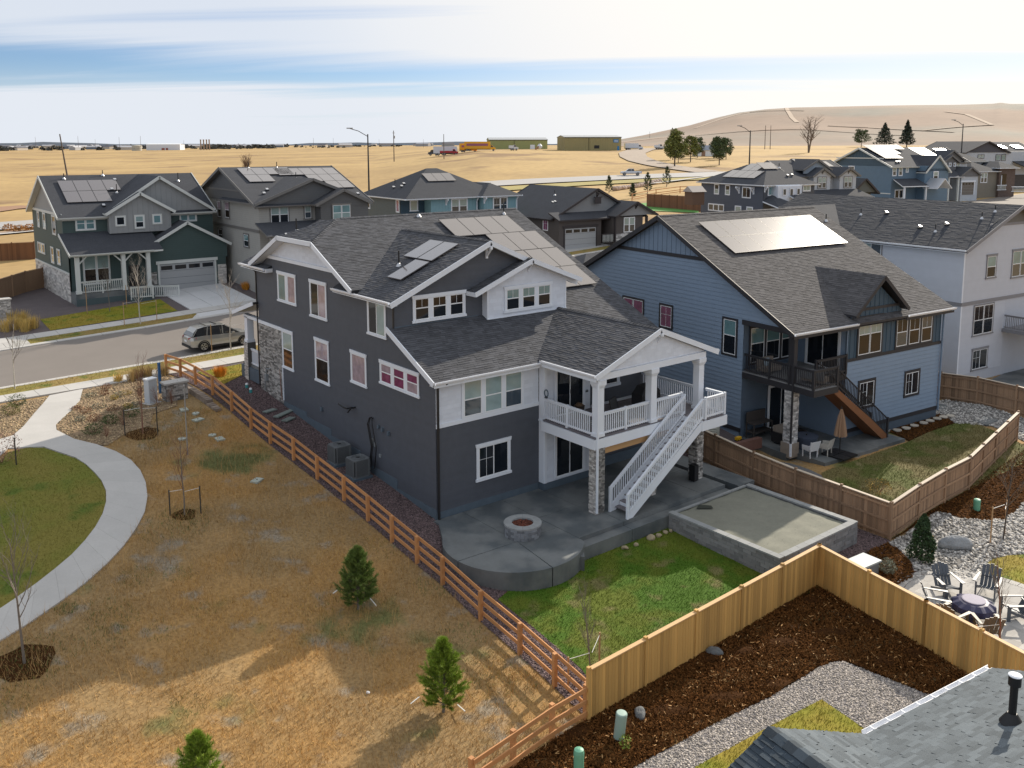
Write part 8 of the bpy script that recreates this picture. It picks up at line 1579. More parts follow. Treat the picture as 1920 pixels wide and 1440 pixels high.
def suv(loc,rz,label,paint,L=4.55,H=1.68,W=.92,group=None,cat='car'):
    t=thing('parked_car',label,cat,loc,rz,group); k=L/4.55; hk=H/1.68
    st_=[(-2.27,.50,.80,.72),(-2.24,.40,.92,.84),(-2.05,.34,1.03,.90),(-1.4,.30,1.06,.92),(-.3,.28,1.03,.92),(.8,.28,1.0,.92),(1.15,.30,.99,.915),(1.75,.32,.92,.89),(2.1,.36,.82,.83),(2.25,.42,.70,.74),(2.28,.50,.62,.68)]
    def sec(x,zl,zb,hw): z=lambda v:v*hk; x*=k; hw*=W/.92; zm=(zl+zb)/2; return [(x,-hw*.55,z(zb+.03)),(x,-hw*.93,z(zb)),(x,-hw,z(zm+.12)),(x,-hw,z(zm-.1)),(x,-hw*.94,z(zl)),(x,hw*.94,z(zl)),(x,hw,z(zm-.1)),(x,hw,z(zm+.12)),(x,hw*.93,z(zb)),(x,hw*.55,z(zb+.03)),(x,0,z(zb+.045))][::-1]
    b=MB(); S=[sec(*q) for q in st_]; S=[s_+[s_[0]] for s_ in S]; loft(b,S); b.build('body',paint,t,smooth=False)
    cb_=[(-2.12,1.03,1.06,.80,.76),(-1.95,1.03,1.32,.80,.68),(-1.72,1.04,1.53,.81,.63),(-1.2,1.05,1.62,.82,.62),(-.3,1.03,1.655,.82,.62),(.25,1.02,1.60,.82,.61),(.75,1.0,1.30,.81,.70),(1.2,.99,1.02,.80,.78)]
    def cs(x,z0,z1,w0,w1): x*=k; z0*=hk; z1*=hk; w0*=W/.92; w1*=W/.92; return [(x,w0,z0),(x,w1,z1),(x,-w1,z1),(x,-w0,z0)]
    b=MB(); loft(b,[cs(*q) for q in cb_]); b.build('window_glass',CGL,t)
    b=MB(); rf=[(-1.98,1.30,.68),(-1.72,1.545,.635),(-1.2,1.635,.625),(-.3,1.67,.625),(.22,1.615,.615)]
    S=[[(x*k,w_*W/.92,z*hk-.05),(x*k,w_*.9*W/.92,z*hk+.012),(x*k,0,z*hk+.03),(x*k,-w_*.9*W/.92,z*hk+.012),(x*k,-w_*W/.92,z*hk-.05)] for x,z,w_ in rf]; loft(b,S,False); b.build('roof_panel',paint,t)
    b=MB()
    for sy in (-1,1):
        for (x0_,z0_,x1_,z1_) in ((.22,1.58,1.2,1.0),(-1.0,1.60,-1.12,1.04),(.02,1.6,.0,1.03),(-1.72,1.5,-2.1,1.05)): wa=(.62 if z0_>1.3 else .7)*W/.92; b.bar((x0_*k,sy*(wa+.02),z0_*hk),(x1_*k,sy*.815*W/.92,z1_*hk),.05,.03,(0,sy,.4))
    b.build('pillar',paint,t)
    for sx in (-1.38,1.42):
        for sy in (-1,1): wheel(t,sx*k,sy*(W-.10),.345,.23,sy)
    b=MB()
    for sx in (-1.38,1.42):
        for sy in (-1,1):
            n=12
            for q in range(n): a=q/n*3.1416; a2_=(q+1)/n*3.1416; p=lambda rr,aa,yy:(sx*k+rr*math.cos(aa),yy,.345+rr*math.sin(aa)); b.poly([p(.36,a,sy*(W+.006)),p(.43,a,sy*(W+.004)),p(.43,a2_,sy*(W+.004)),p(.36,a2_,sy*(W+.006))][::sy])
    for sy in (-1,1): b.box(-1.0*k,1.0*k,sy*W*.97-.02,sy*W*.97+.02,.24,.36)
    b.box(-2.3*k,-2.1*k,-.72,.72,.30,.48); b.box(2.12*k,2.3*k,-.66,.66,.30,.46); b.build('lower_cladding',PLB,t)
    for sy in (-1,1):
        b=MB(); b.hexa([(-2.275*k,sy*.50,.86*hk),(-1.88*k,sy*.885,.90*hk),(-1.88*k,sy*.90,.91*hk),(-2.29*k,sy*.52,.87*hk),(-2.265*k,sy*.50,1.0*hk),(-1.86*k,sy*.875,1.02*hk),(-1.86*k,sy*.89,1.02*hk),(-2.28*k,sy*.52,1.01*hk)]); b.build('tail_light',RED,t)
        b=MB(); b.hexa([(2.10*k,sy*.5,.66*hk),(1.85*k,sy*.86,.70*hk),(1.85*k,sy*.88,.70*hk),(2.2*k,sy*.52,.66*hk),(2.12*k,sy*.5,.80*hk),(1.87*k,sy*.85,.86*hk),(1.87*k,sy*.87,.86*hk),(2.2*k,sy*.52,.79*hk)]); b.build('headlight',HL,t)
        b=MB(); b.box(.55*k,.75*k,sy*.92-.0 if sy>0 else -1.08,sy*.92+.16 if sy>0 else -.92,1.0,1.14); b.build('mirror',paint,t)
        b=MB(); b.bar((-1.6*k,sy*.56,1.68*hk),(.1*k,sy*.56,1.70*hk),.03,.03); b.build('roof_rail',RIM,t)
    for x in (-1.1,-.35): b=MB(); b.bar((x*k,-.56,1.72*hk),(x*k,.56,1.72*hk),.05,.03); b.build('roof_bar',PLB,t)
    b=MB(); b.box(-2.3*k,-2.27*k,-.18,.18,.66,.78); b.build('licence_plate',SASH,t); return t
SILV=mat('silver_paint',(.42,.41,.38),.28,metal=.55,coat=.8,noise=(.6,.03)); DARKP=mat('dark_blue_paint',(.018,.022,.04),.25,coat=.8)
suv((1.72,29.55,hz(1.7,29.5)+.03),RG(1.5),'silver compact SUV with roof bars parked at the kerb behind dark house',SILV)
_o=(152.96,45.73,6.15); suv((_o[0],_o[1],_o[2]),RG(165),'dark blue SUV on the driveway of the beige porch house at right',DARKP,L=4.9,H=1.75)
_o=(163.51,46.62,7.68); t=thing('traffic_cone','orange safety marker beside the far driveway at right','safety marker',(_o[0],_o[1],_o[2]-.6)); b=MB(); b.lathe([(.4,0),(.25,.1),(.16,.8),(.2,1.5),(.05,1.6)],n=10); b.build('marker_body',mat('safety_orange',(.85,.22,.04),.6),t); b=MB(); b.box(-.45,.45,-.45,.45,0,.08); b.build('base',mat('safety_orange',(.85,.22,.04),.6),t)
_o=(161.77,144.76,7.11); pk=thing('pickup_truck','silver-white crew-cab pickup driving on the highway','truck',(_o[0],_o[1],hz(_o[0],_o[1])+.28),RG(139)); PW=mat('white_silver_paint',(.55,.57,.60),.3,metal=.3,coat=.7)
b=MB(); S=[]
for x,zl_,zb_,hw in ((-2.9,.6,1.05,.9),(-2.85,.5,1.15,.97),(.9,.45,1.15,1.0),(1.0,.45,1.15,1.0),(2.4,.5,1.12,.98),(2.8,.55,1.0,.9),(2.9,.6,.85,.85)): s_=[(x,hw*.9,zb_),(x,hw,zb_-.2),(x,hw,zl_+.1),(x,hw*.9,zl_),(x,-hw*.9,zl_),(x,-hw,zl_+.1),(x,-hw,zb_-.2),(x,-hw*.9,zb_)]; S.append(s_+[s_[0]])
loft(b,S); b.build('body',PW,pk); b=MB(); b.hexa([(-.9,-.85,1.15),(1.5,-.85,1.15),(1.5,.85,1.15),(-.9,.85,1.15),(-.7,-.7,1.78),(.75,-.7,1.78),(.75,.7,1.78),(-.7,.7,1.78)]); b.build('window_glass',CGL,pk); b=MB(); b.hexa([(-.72,-.71,1.74),(.77,-.71,1.74),(.77,.71,1.74),(-.72,.71,1.74),(-.65,-.6,1.84),(.65,-.6,1.84),(.65,.6,1.84),(-.65,.6,1.84)]); b.box(.0,.1,-.84,.84,1.15,1.76); b.build('roof_panel',PW,pk); b=MB(); b.box(-2.75,-1.0,-.8,.8,1.0,1.16); b.build('bed_floor',PLB,pk)
for sx in (-1.8,1.85):
    for sy in (-.9,.9): wheel(pk,sx,sy,.42,.26,1 if sy>0 else -1)
for sy in (-.7,.7): b=MB(); b.box(2.82,2.93,sy-.15,sy+.15,.85,1.0); b.build('headlight',HL,pk)
for sy in (-.93,.93): b=MB(); b.box(-2.93,-2.8,sy-.06,sy+.06,.8,1.1); b.build('tail_light',RED,pk)
b=MB(); b.box(2.86,2.98,-.9,.9,.5,.7); b.build('bumper',RIM,pk)
# ================================================================ FAR THINGS
def btruck(o,rz,label,cabc,boxc,L=9.,Hh=3.6,cabfront=1,stripe=None,name='box_truck'):
    t=thing(name,label,'truck',(o[0],o[1],hz(o[0],o[1])),RG(rz)); s=cabfront
    b=MB(); x0,x1=(-L/2,L/2-2.4) if s>0 else (-L/2+2.4,L/2); b.box(x0,x1,-1.2,1.2,1.0,Hh); b.build('cargo_box',boxc,t)
    if stripe: b=MB(); b.box(x0+1,x1-1.,-1.24,-1.2,Hh*.55,Hh*.80); b.build('printed_band',stripe,t)
    c0,c1=(L/2-2.35,L/2) if s>0 else (-L/2,-L/2+2.35); f=c1 if s>0 else c0; bk=c0 if s>0 else c1
    b=MB(); b.prism([(bk,-1.1,.7),(f,-1.1,.7),(f,-1.1,1.5),(f-s*.9,-1.1,1.7),(f-s*1.3,-1.1,2.6),(bk,-1.1,2.7)],(0,2.2,0)); b.build('cab',cabc,t)
    b=MB(); b.prism([(f-s*.95,-1.13,1.75),(f-s*1.3,-1.13,2.5),(bk+s*.2,-1.13,2.5),(bk+s*.2,-1.13,1.75)],(0,2.26,0)); b.build('cab_window',CGL,t)
    b=MB(); b.box(x0,c1 if s>0 else x1,-.5,.5,.7,1.0); b.build('chassis',PLB,t); b=MB(); b.box(f-.15*s if s>0 else f-.15,f if s>0 else f+.15,-1.1,1.1,.5,.8); b.build('bumper',RIM,t)
    for x in (x0+1.2,x0+2.2,f-s*1.0):
        for y in (-1.05,1.05): wheel(t,x,y,.48,.3,1 if y>0 else -1)
    return t
WT=mat('truck_white',(.60,.63,.68),.5); YT=mat('truck_yellow',(.72,.36,.015),.5); RT=mat('truck_red',(.35,.02,.03),.4); DK=mat('truck_dark',(.03,.04,.06),.4)
o=(209.95,307.78,14.28); btruck(o,-38,'white semi trailer with dark cab parked left of the red tow truck',DK,WT,L=13,Hh=4.1,cabfront=-1)
o=(208.12,300.10,13.72); t=btruck(o,-38,'low red tow truck in front of the white trailer',RT,RT,L=8,Hh=1.9)
o=(221.87,304.70,14.12); btruck(o,-38,'yellow box truck behind, left of the two yellow trucks',YT,YT,L=8,Hh=4.0,stripe=mat('purple_print',(.30,.10,.16),.6)); o=(223.02,297.32,14.02); btruck(o,-38,'yellow box truck with purple-printed band, cab to the right',YT,YT,L=14,Hh=4.2,stripe=mat('purple_print',(.30,.10,.16),.6))
o=(250.59,307.65,14.25); btruck(o,-38,'white van parked before the long olive barn',WT,WT,L=4.6,Hh=2.4); o=(260.33,299.90,14.36); t=thing('cement_mixer','small white mixer trailer with brown chute before the barn','trailer',(o[0],o[1],hz(o[0],o[1]))); b=MB(); b.lathe([(.3,.6),(1.1,1.2),(1.2,2.2),(.4,3.2)],n=12); b.build('drum',WT,t); b=MB(); b.bar((-3,-.5,.6),(-.5,0,2.2),.8,.5); b.build('chute',mat('rust_brown',(.3,.15,.07),.8),t)
o=(302.61,279.08,14.25); btruck(o,-30,'white box truck parked right of the tall olive barn',WT,WT,L=9,Hh=3.3); o=(323.73,281.62,14.31); btruck(o,-30,'white van partly behind the pines by the farm',WT,WT,L=4.5,Hh=2.3)
OLV=mat('olive_metal',(.30,.26,.12),.6,noise=(.3,.05)); OLV2=mat('pale_olive_metal',(.31,.33,.13),.6,noise=(.3,.05)); MRF=mat('metal_roof_grey',(.34,.36,.38),.5)
def barn(o,rz,L,D,Hh,m,label,sign=False,zr=.9):
    t=thing('barn',label,'barn',(o[0],o[1],hz(o[0],o[1])-.3),RG(rz)); b=MB(); b.prism([(0,0,0),(L,0,0),(L,0,Hh),(0,0,Hh)],(0,.1,0)); b.prism([(0,D,0),(L,D,0),(L,D,Hh),(0,D,Hh)],(0,-.1,0))
    for x in (0,L-.1): b.prism([(x,.1,0),(x,D-.1,0),(x,D-.1,Hh),(x,D/2,Hh+zr),(x,.1,Hh)],(.1,0,0))
    b.build('wall',m,t); b=MB()
    for k in range(int(L/1.2)): mbox(b,plane('y-',0),k*1.2+.5,k*1.2+.58,.1,Hh-.1,0,.06)
    for k in range(int(D/1.2)): mbox(b,plane('x-',0),k*1.2+.5,k*1.2+.58,.1,Hh-.1,0,.06)
    b.build('wall_rib',m,t,kind='stuff'); b=MB(); b.prism([(-.3,-.3,Hh),(L+.3,-.3,Hh),(L+.3,D/2,Hh+zr),(-.3,D/2,Hh+zr)],(0,0,.15)); b.prism([(-.3,D/2,Hh+zr),(L+.3,D/2,Hh+zr),(L+.3,D+.3,Hh),(-.3,D+.3,Hh)],(0,0,.15)); b.build('roof',MRF,t); b=MB(); mbox(b,plane('y-',0),-.1,L+.1,Hh-.35,Hh-.05,.03,.14); mbox(b,plane('y-',0),L*.42,L*.42+.25,0,Hh-.3,.05,.2); b.build('eave_trim',mat('olive_dark',(.12,.11,.05),.6),t)
    if sign:
        b=MB(); mbox(b,plane('y-',0),L*.86,L*.95,Hh*.62,Hh*.86,.08,.2); s_=b.build('sign_board',mat('sign_blue',(.02,.18,.42),.5),t); b=MB()
        for k in range(2): mbox(b,plane('y-',0),L*.872,L*.94,Hh*(.66+.1*k),Hh*(.69+.1*k),.2,.23)
        b.build('sign_lettering',SASH,s_); b=MB(); mbox(b,plane('y-',0),L*.93,L*.965,0,Hh*.36,.02,.1); b.build('door',mat('sign_blue',(.02,.18,.42),.5),t); b=MB(); mbox(b,plane('y-',0),L*.52,L*.61,Hh*.2,Hh*.42,.02,.1); b.build('loading_opening',BLACKM,t)
    else: b=MB(); mbox(b,plane('y-',0),L*.7,L*.78,0,Hh*.5,.02,.1); b.build('door',SASH,t)
    return t
o=(269.66,292.46,14.34); barn(o,-31,27.5,20,6.6,OLV,'tall olive metal barn with blue sign and door',True); o=(272.16,354.99,14.06); barn(o,-33,31,20,5.2,OLV2,'long pale olive metal building left of the tall barn',False,1.2)
# poles and lamps
def lamp(o,h,label,arm=2.4,ang=150,m=DARKMET,z=None):
    t=thing('street_lamp',label,'street lamp',(o[0],o[1],o[2] if z is None else z)); b=MB(); b.tube([(0,0,0),(0,0,h)],[.13,.08],8); b.build('pole',m,t); a=RG(ang); b=MB(); b.tube([(0,0,h-.3),(arm*.5*math.cos(a),arm*.5*math.sin(a),h+.4),(arm*math.cos(a),arm*math.sin(a),h+.75)],.05,6); b.build('arm',m,t); b=MB(); b.box(-.5,.3,-.12,.12,-.07,.06); q=b.build('luminaire',mat('lamp_grey',(.3,.3,.3),.5),t); q.location=(arm*math.cos(a),arm*math.sin(a),h+.76); q.rotation_euler=(0,0,a); return t
o=(38.44,72.86,8.23); lamp(o,9.2,'tall dark street lamp rising behind the beige house',2.4,142); o=(104.25,62.32,11.74); lamp(o,6.6,'dark street lamp above the slate blue house roof',1.9,142); o=(157.40,52.54,13.53); lamp(o,6.4,'dark street lamp above the grey-gabled house at right',2.0,142)
def upole(o,h,label,lean=0,cross=True,group=None):
    t=thing('utility_pole',label,'utility pole',(o[0],o[1],o[2]),0,group); b=MB(); b.tube([(0,0,0),(lean,-lean,h)],[.17,.11],7); b.build('pole',mat('pole_wood',(.10,.075,.06),.85),t)
    if cross: b=MB(); b.bar((lean-.9,-lean-.7,h-.8),(lean+.9,-lean+.7,h-.8),.1,.12); b.build('crossarm',mat('pole_wood',(.10,.075,.06),.85),t); b=MB(); b.tube([(lean+.25,-lean,h-2.6),(lean+.25,-lean,h-1.7)],.22,8); b.build('transformer',mat('lamp_grey',(.3,.3,.3),.5),t)
    return t
o=(20.51,154.60,9.86); upole(o,8.3,'leaning wooden pole in the straw field above green house roof',-.7,False); o=(135.63,226.94,10.68); upole(o,10.1,'wooden utility pole with transformer in middle of the straw field'); o=(178.71,261.04,10.72); upole(o,9.5,'thin utility pole in front of the red tow truck',0,False)
for i,(px_,a_) in enumerate(((0,0),)): pass
for i,o in enumerate(((218.58,1198.89,16.86),(208.24,948.63,15.59),(302.18,1260.97,14.72),(269.21,1029.12,15.48),(256.85,909.85,15.50),(428.63,1289.08,13.67),(483.03,987.67,15.09),(596.94,1155.34,16.40),(648.41,1114.00,14.79),(587.52,904.07,13.61),(578.58,524.51,17.72),(335.67,226.99,14.86),(337.61,225.45,14.86))): upole((o[0],o[1],o[2]-1),11,['first','second','third','fourth','fifth','sixth','seventh','eighth','ninth','tenth','eleventh','twelfth','last'][i]+' from the left of the thin far utility poles',0,False,'far utility poles')
# tanks, stacks
o=(407.70,1304.70,7.62); t=thing('storage_tank','long low white storage building on the horizon at left','storage tank',(o[0],o[1],hz(o[0],o[1])),RG(-38)); b=MB(); b.box(-24,24,-10,10,-2,8); b.build('wall',mat('tank_white',(.68,.70,.74),.6),t); b=MB(); b.prism([(-24,-10,8),(24,-10,8),(24,0,9),(-24,0,9)],(0,0,.3)); b.build('roof',SASH,t); b=MB(); b.box(-2,2,-10.5,-10,0,3); b.box(4,7,-10.5,-10,0,3); b.build('door',mat('tank_door',(.3,.1,.08),.6),t)
o=(360.06,1278.19,8.00); t=thing('storage_tank','short beige round storage tank left of the white building','storage tank',(o[0],o[1],hz(o[0],o[1]))); b=MB(); b.lathe([(6.5,-2),(6.5,6.8),(5,7.6),(.1,8)],n=20); b.build('tank_shell',mat('tank_beige',(.42,.40,.34),.7),t); b=MB(); b.lathe([(6.6,3),(6.65,3.3)],n=20,cap=False); b.build('stiffener_ring',mat('lamp_grey',(.3,.3,.3),.5),t)
for i,o in enumerate(((429.37,1223.02,8.60),(432.54,1220.49,8.60),(435.72,1217.95,8.59),(438.60,1215.65,8.59))): t=thing('chimney_stack','rusty vertical stacks standing side by side on the horizon','chimney stack',(o[0],o[1],hz(o[0],o[1])),0,'stacks on the horizon'); b=MB(); b.lathe([(.9,-2),(.9,14)],n=10); b.build('shaft',mat('rust_stack',(.32,.22,.16),.8),t); b=MB(); b.lathe([(1.1,13.4),(1.1,14.4)],n=10); b.build('rim_ring',mat('rust_stack',(.32,.22,.16),.8),t)
# distant settlement: a wood that reads as one mass and scattered houses
DTREE=mat('distant_tree',(.085,.085,.075),.95,attr=.4); r=random.Random(44); b=MB()
def apx(px_,w_):  # a point in the plain, w_ metres off, in the direction of image column px_
    a=math.atan2(fwd[1],fwd[0])-math.atan((px_-960)/1693.3); d=w_/math.cos(math.atan((px_-960)/1693.3)); x=pos[0]+d*math.cos(a); y=pos[1]+d*math.sin(a); return (x,y,hz(x,y))
def blob(b,x,y,z,rx,rz,r):
    n=7
    for k in range(26):
        v=Vector((r.gauss(0,1),r.gauss(0,1),abs(r.gauss(0,1)))).normalized(); c_=Vector((x+v.x*rx*r.uniform(.4,1),y+v.y*rx*r.uniform(.4,1),z+rz*v.z*r.uniform(.5,1))); s=rx*.42; u=Vector((r.gauss(0,1),r.gauss(0,1),r.gauss(0,1))).normalized()*s; q=u.cross(Vector((r.gauss(0,1),r.gauss(0,1),r.gauss(0,1))).normalized()); b.poly([tuple(c_-u),tuple(c_+q),tuple(c_+u),tuple(c_-q)],r.random())
for i in range(330):
    px_=r.uniform(-120,760)**1.0 if i%3 else r.uniform(350,520); w_=r.uniform(1350,2400); x,y,z=apx(px_,w_); k=r.uniform(2.5,5.5)*(1 if px_<560 else .5); blob(b,x,y,z,k*1.3,k*1.2,r)
b.build('distant_wood',DTREE,None,kind='stuff',label='dark bare tree belt along the horizon of the plain')
for i in range(70):
    px_=r.uniform(-60,560) if i<55 else r.uniform(560,960); w_=r.uniform(1400,2600); x,y,z=apx(px_,w_); t=thing('distant_house','tiny pale roofs scattered among trees on the horizon','house',(x,y,z),r.random()*3,'tiny houses on the horizon'); k=r.uniform(6,13)
    b=MB(); b.box(-k,k,-5,5,-3,4.0); b.build('wall',[mat('far_wall_a',(.33,.34,.36),.8),mat('far_wall_b',(.14,.17,.22),.8),mat('far_wall_c',(.45,.42,.38),.8)][i%3],t); b=MB(); b.prism([(-k,-5.5,4.0),(-k,5.5,4.0),(-k,0,6.6)],(2*k,0,0)); b.build('roof',[mat('far_roof_a',(.12,.12,.14),.8),mat('far_roof_b',(.42,.42,.44),.7)][i%2],t)
# far ridge line and low hills, the blue of distant haze put into their colour
RIDGE=mat('far_ridge_hazed',(.30,.36,.44),1.0,noise=(.0015,.1)); b=MB(); n_=90
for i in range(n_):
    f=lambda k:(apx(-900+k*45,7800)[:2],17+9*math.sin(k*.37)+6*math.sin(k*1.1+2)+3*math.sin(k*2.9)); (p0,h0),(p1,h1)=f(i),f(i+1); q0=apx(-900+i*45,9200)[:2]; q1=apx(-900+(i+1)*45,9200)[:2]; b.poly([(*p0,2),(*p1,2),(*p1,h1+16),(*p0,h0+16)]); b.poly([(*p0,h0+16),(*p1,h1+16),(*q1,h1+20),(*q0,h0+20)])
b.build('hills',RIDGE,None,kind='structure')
# the bare landfill-like hill at right
HC=[(1080,272),(1130,267),(1200,255),(1290,236),(1340,222),(1380,213),(1430,207),(1480,204),(1560,202.5),(1630,201),(1700,200),(1780,199.5),(1850,197.5),(1862,195.5),(1880,198),(1920,198),(2100,203),(2300,215),(2600,240),(2900,268)]
def crest(px_):
    for (a,ya),(c,yc) in zip(HC,HC[1:]):
        if px_<=c: return ya+(yc-ya)*(px_-a)/(c-a)
    return 268
def hillpt(px_,t):
    w_=600+t*380; x,y,z=apx(px_,w_); yc=crest(px_); zt=pos[2]+980*(272-yc)/1693.3; base=15.2; s=min(1,t); e=s*s*(3-2*s)*.35+s*.65
    zz_=base+(zt-base)*e; 
    if t<1: zz_+=(.9*math.sin(px_*.021+t*5)+1.2*math.sin(t*9+px_*.004))*min(1,(zt-base)/15)*math.sin(min(1,t)*3.14)
    if t>1: zz_=zt-(t-1)*120
    return (x,y,zz_)
HILL=mat('bare_hill',(.255,.180,.130),.95,noise=((.004,.14),(.02,.16),(.10,.10)),hue=((.20,.185,.150),.006,.42,.60)); b=MB(); pxs=list(np.arange(1080,2900,6.)); ts=list(np.linspace(0,1,60))+[1.15,1.5,2.]
i0=0
for p_ in pxs:
    for t_ in ts: b.v.append(hillpt(float(p_),float(t_)))
m_=len(ts)
for i in range(len(pxs)-1):
    for j in range(m_-1): b.f.append((i*m_+j,(i+1)*m_+j,(i+1)*m_+j+1,i*m_+j+1)); b.c.append(.5)
b.build('hills',HILL,None,smooth=True,kind='structure')
def htrack(pts,wd,m,name='hill_track'):
    b=MB(); P_=[]
    for (a,c) in zip(pts,pts[1:]):
        for k in range(12): s=k/12; P_.append((a[0]+(c[0]-a[0])*s,a[1]+(c[1]-a[1])*s))
    P_.append(pts[-1]); V_=[Vector(hillpt(*q)) for q in P_]
    for i in range(len(V_)-1): d=(V_[i+1]-V_[i]); d.z=0; n=Vector((-d.y,d.x,0)).normalized()*wd/2; u=Vector((0,0,.4)); b.poly([tuple(V_[i]-n+u),tuple(V_[i]+n+u),tuple(V_[i+1]+n+u),tuple(V_[i+1]-n+u)])
    return b.build(name,m,None,kind='structure')
TRK=mat('pale_track',(.42,.33,.25),.95,noise=(.05,.1)); BAR=mat('grey_bare_soil',(.30,.27,.235),.95,noise=((.02,.12),(.2,.1)))
htrack([(1467,.98),(1470,.80),(1478,.62),(1488,.5)],4,TRK); htrack([(1545,.42),(1620,.40),(1700,.32),(1780,.25)],5,TRK); htrack([(1780,.25),(1720,.30),(1850,.42),(1800,.62),(1760,.68)],4,TRK); htrack([(1300,.72),(1400,.86),(1500,.80)],4,TRK); htrack([(1150,.3),(1300,.35),(1500,.3),(1700,.2)],4,TRK)
# trees by the farm
def conifer(o,h,w_,label,m,seed,n=26,kind='pine',group=None,zz=None):
    t=thing('pine_tree',label,'tree',(o[0],o[1],hz(o[0],o[1]) if zz is None else zz),0,group); r=random.Random(seed); b=MB(); b.tube([(0,0,-1),(0,0,h*.9)],[h*.022,h*.008],6)
    for k in range(8): a=r.random()*6.28; z=h*r.uniform(.2,.7); b.tube([(0,0,z),(w_*.3*math.cos(a),w_*.3*math.sin(a),z+h*.08)],[h*.008,.03],4,cap=False)
    b.build('trunk',BK4,t); b=MB()
    cl=[]
    for k in range(n):
        s=(k+.5)/n
        if kind=='spruce': z=h*(.12+.84*s); R=w_/2*(1-s)**.85; a=k*2.4; cl.append((R*.6*math.cos(a),R*.6*math.sin(a),z,max(.35,R*.55),h*.05))
        else: z=h*(.28+.66*s); R=w_/2*math.sin(min(1,.25+s)*3.14*.8)**.6; a=k*2.4+r.gauss(0,.4); q=r.uniform(.35,.75); cl.append((R*q*math.cos(a),R*q*math.sin(a),z,R*r.uniform(.32,.5),h*r.uniform(.05,.09)))
    for (x,y,z,rx,rz_) in cl:
        for j in range(120):
            v=Vector((r.gauss(0,1),r.gauss(0,1),r.gauss(0,1))).normalized()*r.uniform(.55,1.05); c_=Vector((x+v.x*rx,y+v.y*rx,z+v.z*rz_*1.3)); s=.035*h*r.uniform(.5,1.1); u=Vector((r.gauss(0,1),r.gauss(0,1),r.gauss(0,.6))).normalized()*s; q=u.cross(v).normalized()*s*.5; b.poly([tuple(c_-u),tuple(c_+q),tuple(c_+u),tuple(c_-q)],r.random())
    b.build('crown',m,t); return t
PF1=mat('pine_mid_green',(.065,.092,.034),.9,attr=.5); PF2=mat('pine_yellow_green',(.14,.155,.035),.9,attr=.5); PF3=mat('spruce_dark',(.035,.05,.035),.9,attr=.5)
for (p_,h,w_,m_,lab,s_) in (((236.97,195.99,15.14),9,6.5,PF1,'dark pine at the back left of the farm group',1),((202.31,164.60,10.00),12.2,8.0,PF2,'largest yellow-green pine of the farm group, in front',2),((230.08,181.65,12.55),9.5,7,PF2,'yellow-green pine between the big one and the farm shed',3),((256.01,200.32,15.91),8,6.5,PF1,'pine with bare trunk left of the white shed',4),((221.87,162.37,12.58),9.6,7,PF1,'low round pine right of the white shed',5),((261.95,195.50,15.49),8,7,PF1,'broad pine behind the right of the shed',6),((256.51,186.86,15.10),8,6,PF1,'pine at the right end of the farm group',7),((222.79,180.96,12.24),6.5,6,PF1,'small pine low between the two large ones',8)): conifer(p_,h,w_,lab,m_,s_)
for (p_,h,w_,m_,lab,s_,k_) in (((464.06,253.90,15.73),10.5,11,PF1,'small round pine, leftmost of three above the blue roofs',11,'pine'),((474.35,245.63,15.40),14,13,PF3,'dark dense spruce, middle of three above the blue roofs',12,'spruce'),((484.46,237.62,15.69),15.5,10,PF3,'thin pointed spruce, rightmost of three above the blue roofs',13,'spruce')): conifer(p_,h,w_,lab,m_,s_,kind=k_)
def bigbare(o,h,label,seed,m,sp=.9,n1=9,multi=1,base=.3,z=None): 
    t=sapling((o[0],o[1]),h,label,m,m,seed=seed,spread=sp,levels=3,n1=n1,base=base,r0=h*.028,multi=multi,up=.9); t.location.z=hz(o[0],o[1]); return t
o=(333.66,202.40,12.78); bigbare(o,15,'large leafless cottonwood with forked trunk before the bare hill',55,bark('cottonwood_bark',(.15,.115,.09)),1.1,10,3,.25)
o=(110.79,289.27,10.16); bigbare(o,6.5,'solitary leafless tree in the straw field left of centre',56,bark('brown_twig_bark',(.20,.13,.09)),.6,12,6,.12)
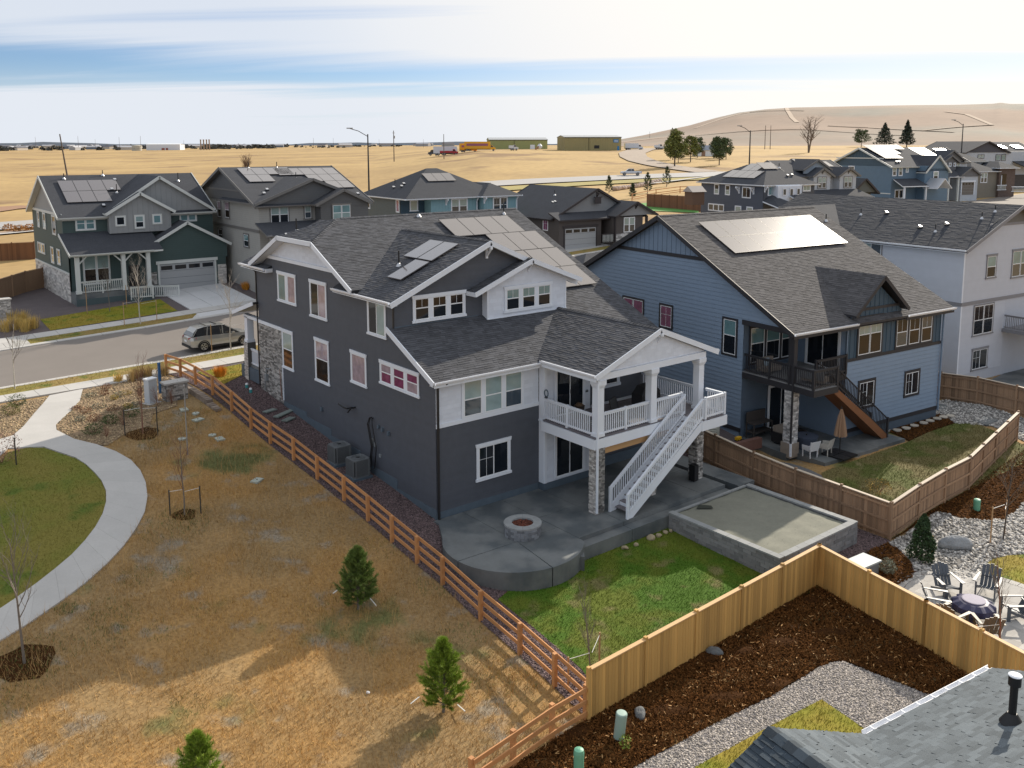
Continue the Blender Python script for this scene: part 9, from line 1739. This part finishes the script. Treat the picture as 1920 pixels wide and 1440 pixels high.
o=(269.45,208.77,14.83); t=thing('farm_shed','white-walled farm shed among the pines','shed',(o[0],o[1],hz(o[0],o[1])),RG(-38)); b=MB(); b.box(-3,9,0,6,0,2.6); b.build('wall',SASH,t); b=MB(); b.prism([(-3.4,-.4,2.5),(-3.4,6.4,2.5),(-3.4,3,4.4)],(12.8,0,0)); b.build('roof',mat('shed_roof_blue',(.16,.19,.25),.6),t); b=MB(); b.box(-.5,1,-.06,0,0,2.1); b.build('door',mat('brown_door',(.3,.18,.12),.7),t)
# walls and hut in the far back gardens
t=thing('garden_shed','little brown hut with pale roof beside the slate blue house','shed',(*(67.00,42.50,9.16)[:2],(67.00,42.50,9.16)[2]),RG(-12)); b=MB(); b.box(-.9,.9,-.8,.8,-.5,1.2); b.build('wall',mat('hut_brown',(.14,.08,.05),.8),t); b=MB(); b.prism([(-1.1,-1.0,1.1),(-1.1,1.0,1.1),(-1.1,0,1.8)],(2.2,0,0)); b.build('roof',mat('hut_roof',(.4,.36,.33),.8),t)
t=thing('stone_wall','pale dry stone boulder edging curving beside the highway pines','stone wall'); q0=[(120.15,109.55),(132.32,113.45),(150.51,123.39)]; k=0
for (a,c) in zip(q0,q0[1:]):
    n_=int(math.dist(a,c)/1.1)
    for i in range(n_): x=a[0]+(c[0]-a[0])*i/n_; y=a[1]+(c[1]-a[1])*i/n_; rock((x,y,hz(x,y)+.45),(.7,.55,.6),i+k,mat('pink_boulder',(.46,.36,.30),.9,objvar=.25),name='boulder',parent=t)
    k+=n_
for i,o in enumerate(((5.52,126.70),(6.42,123.47),(7.88,124.22))): bush(o,1.0,1.2,'orange-brown round shrubs along the white strip by the left highway',mat('orange_shrub',(.36,.17,.05),.9,attr=.3),140+i,200,.25,'shrub','shrub','orange shrubs by the highway')
ribbon('roadside_walk',[(-1.06,119.45),(3.23,120.70),(8.71,123.13)],(1.6,1.6),.22,SIDEW); ribbon('roadside_walk',[(135.11,116.09),(150.41,119.78),(172.71,126.32)],(1.5,1.5),.4,SIDEW)
ribbon('bare_soil_strip',[(6.16,172.40),(13.12,181.26),(19.46,183.19)],(10,9),.2,mat('brown_bare_soil',(.30,.17,.10),.95,noise=(.5,.1)))
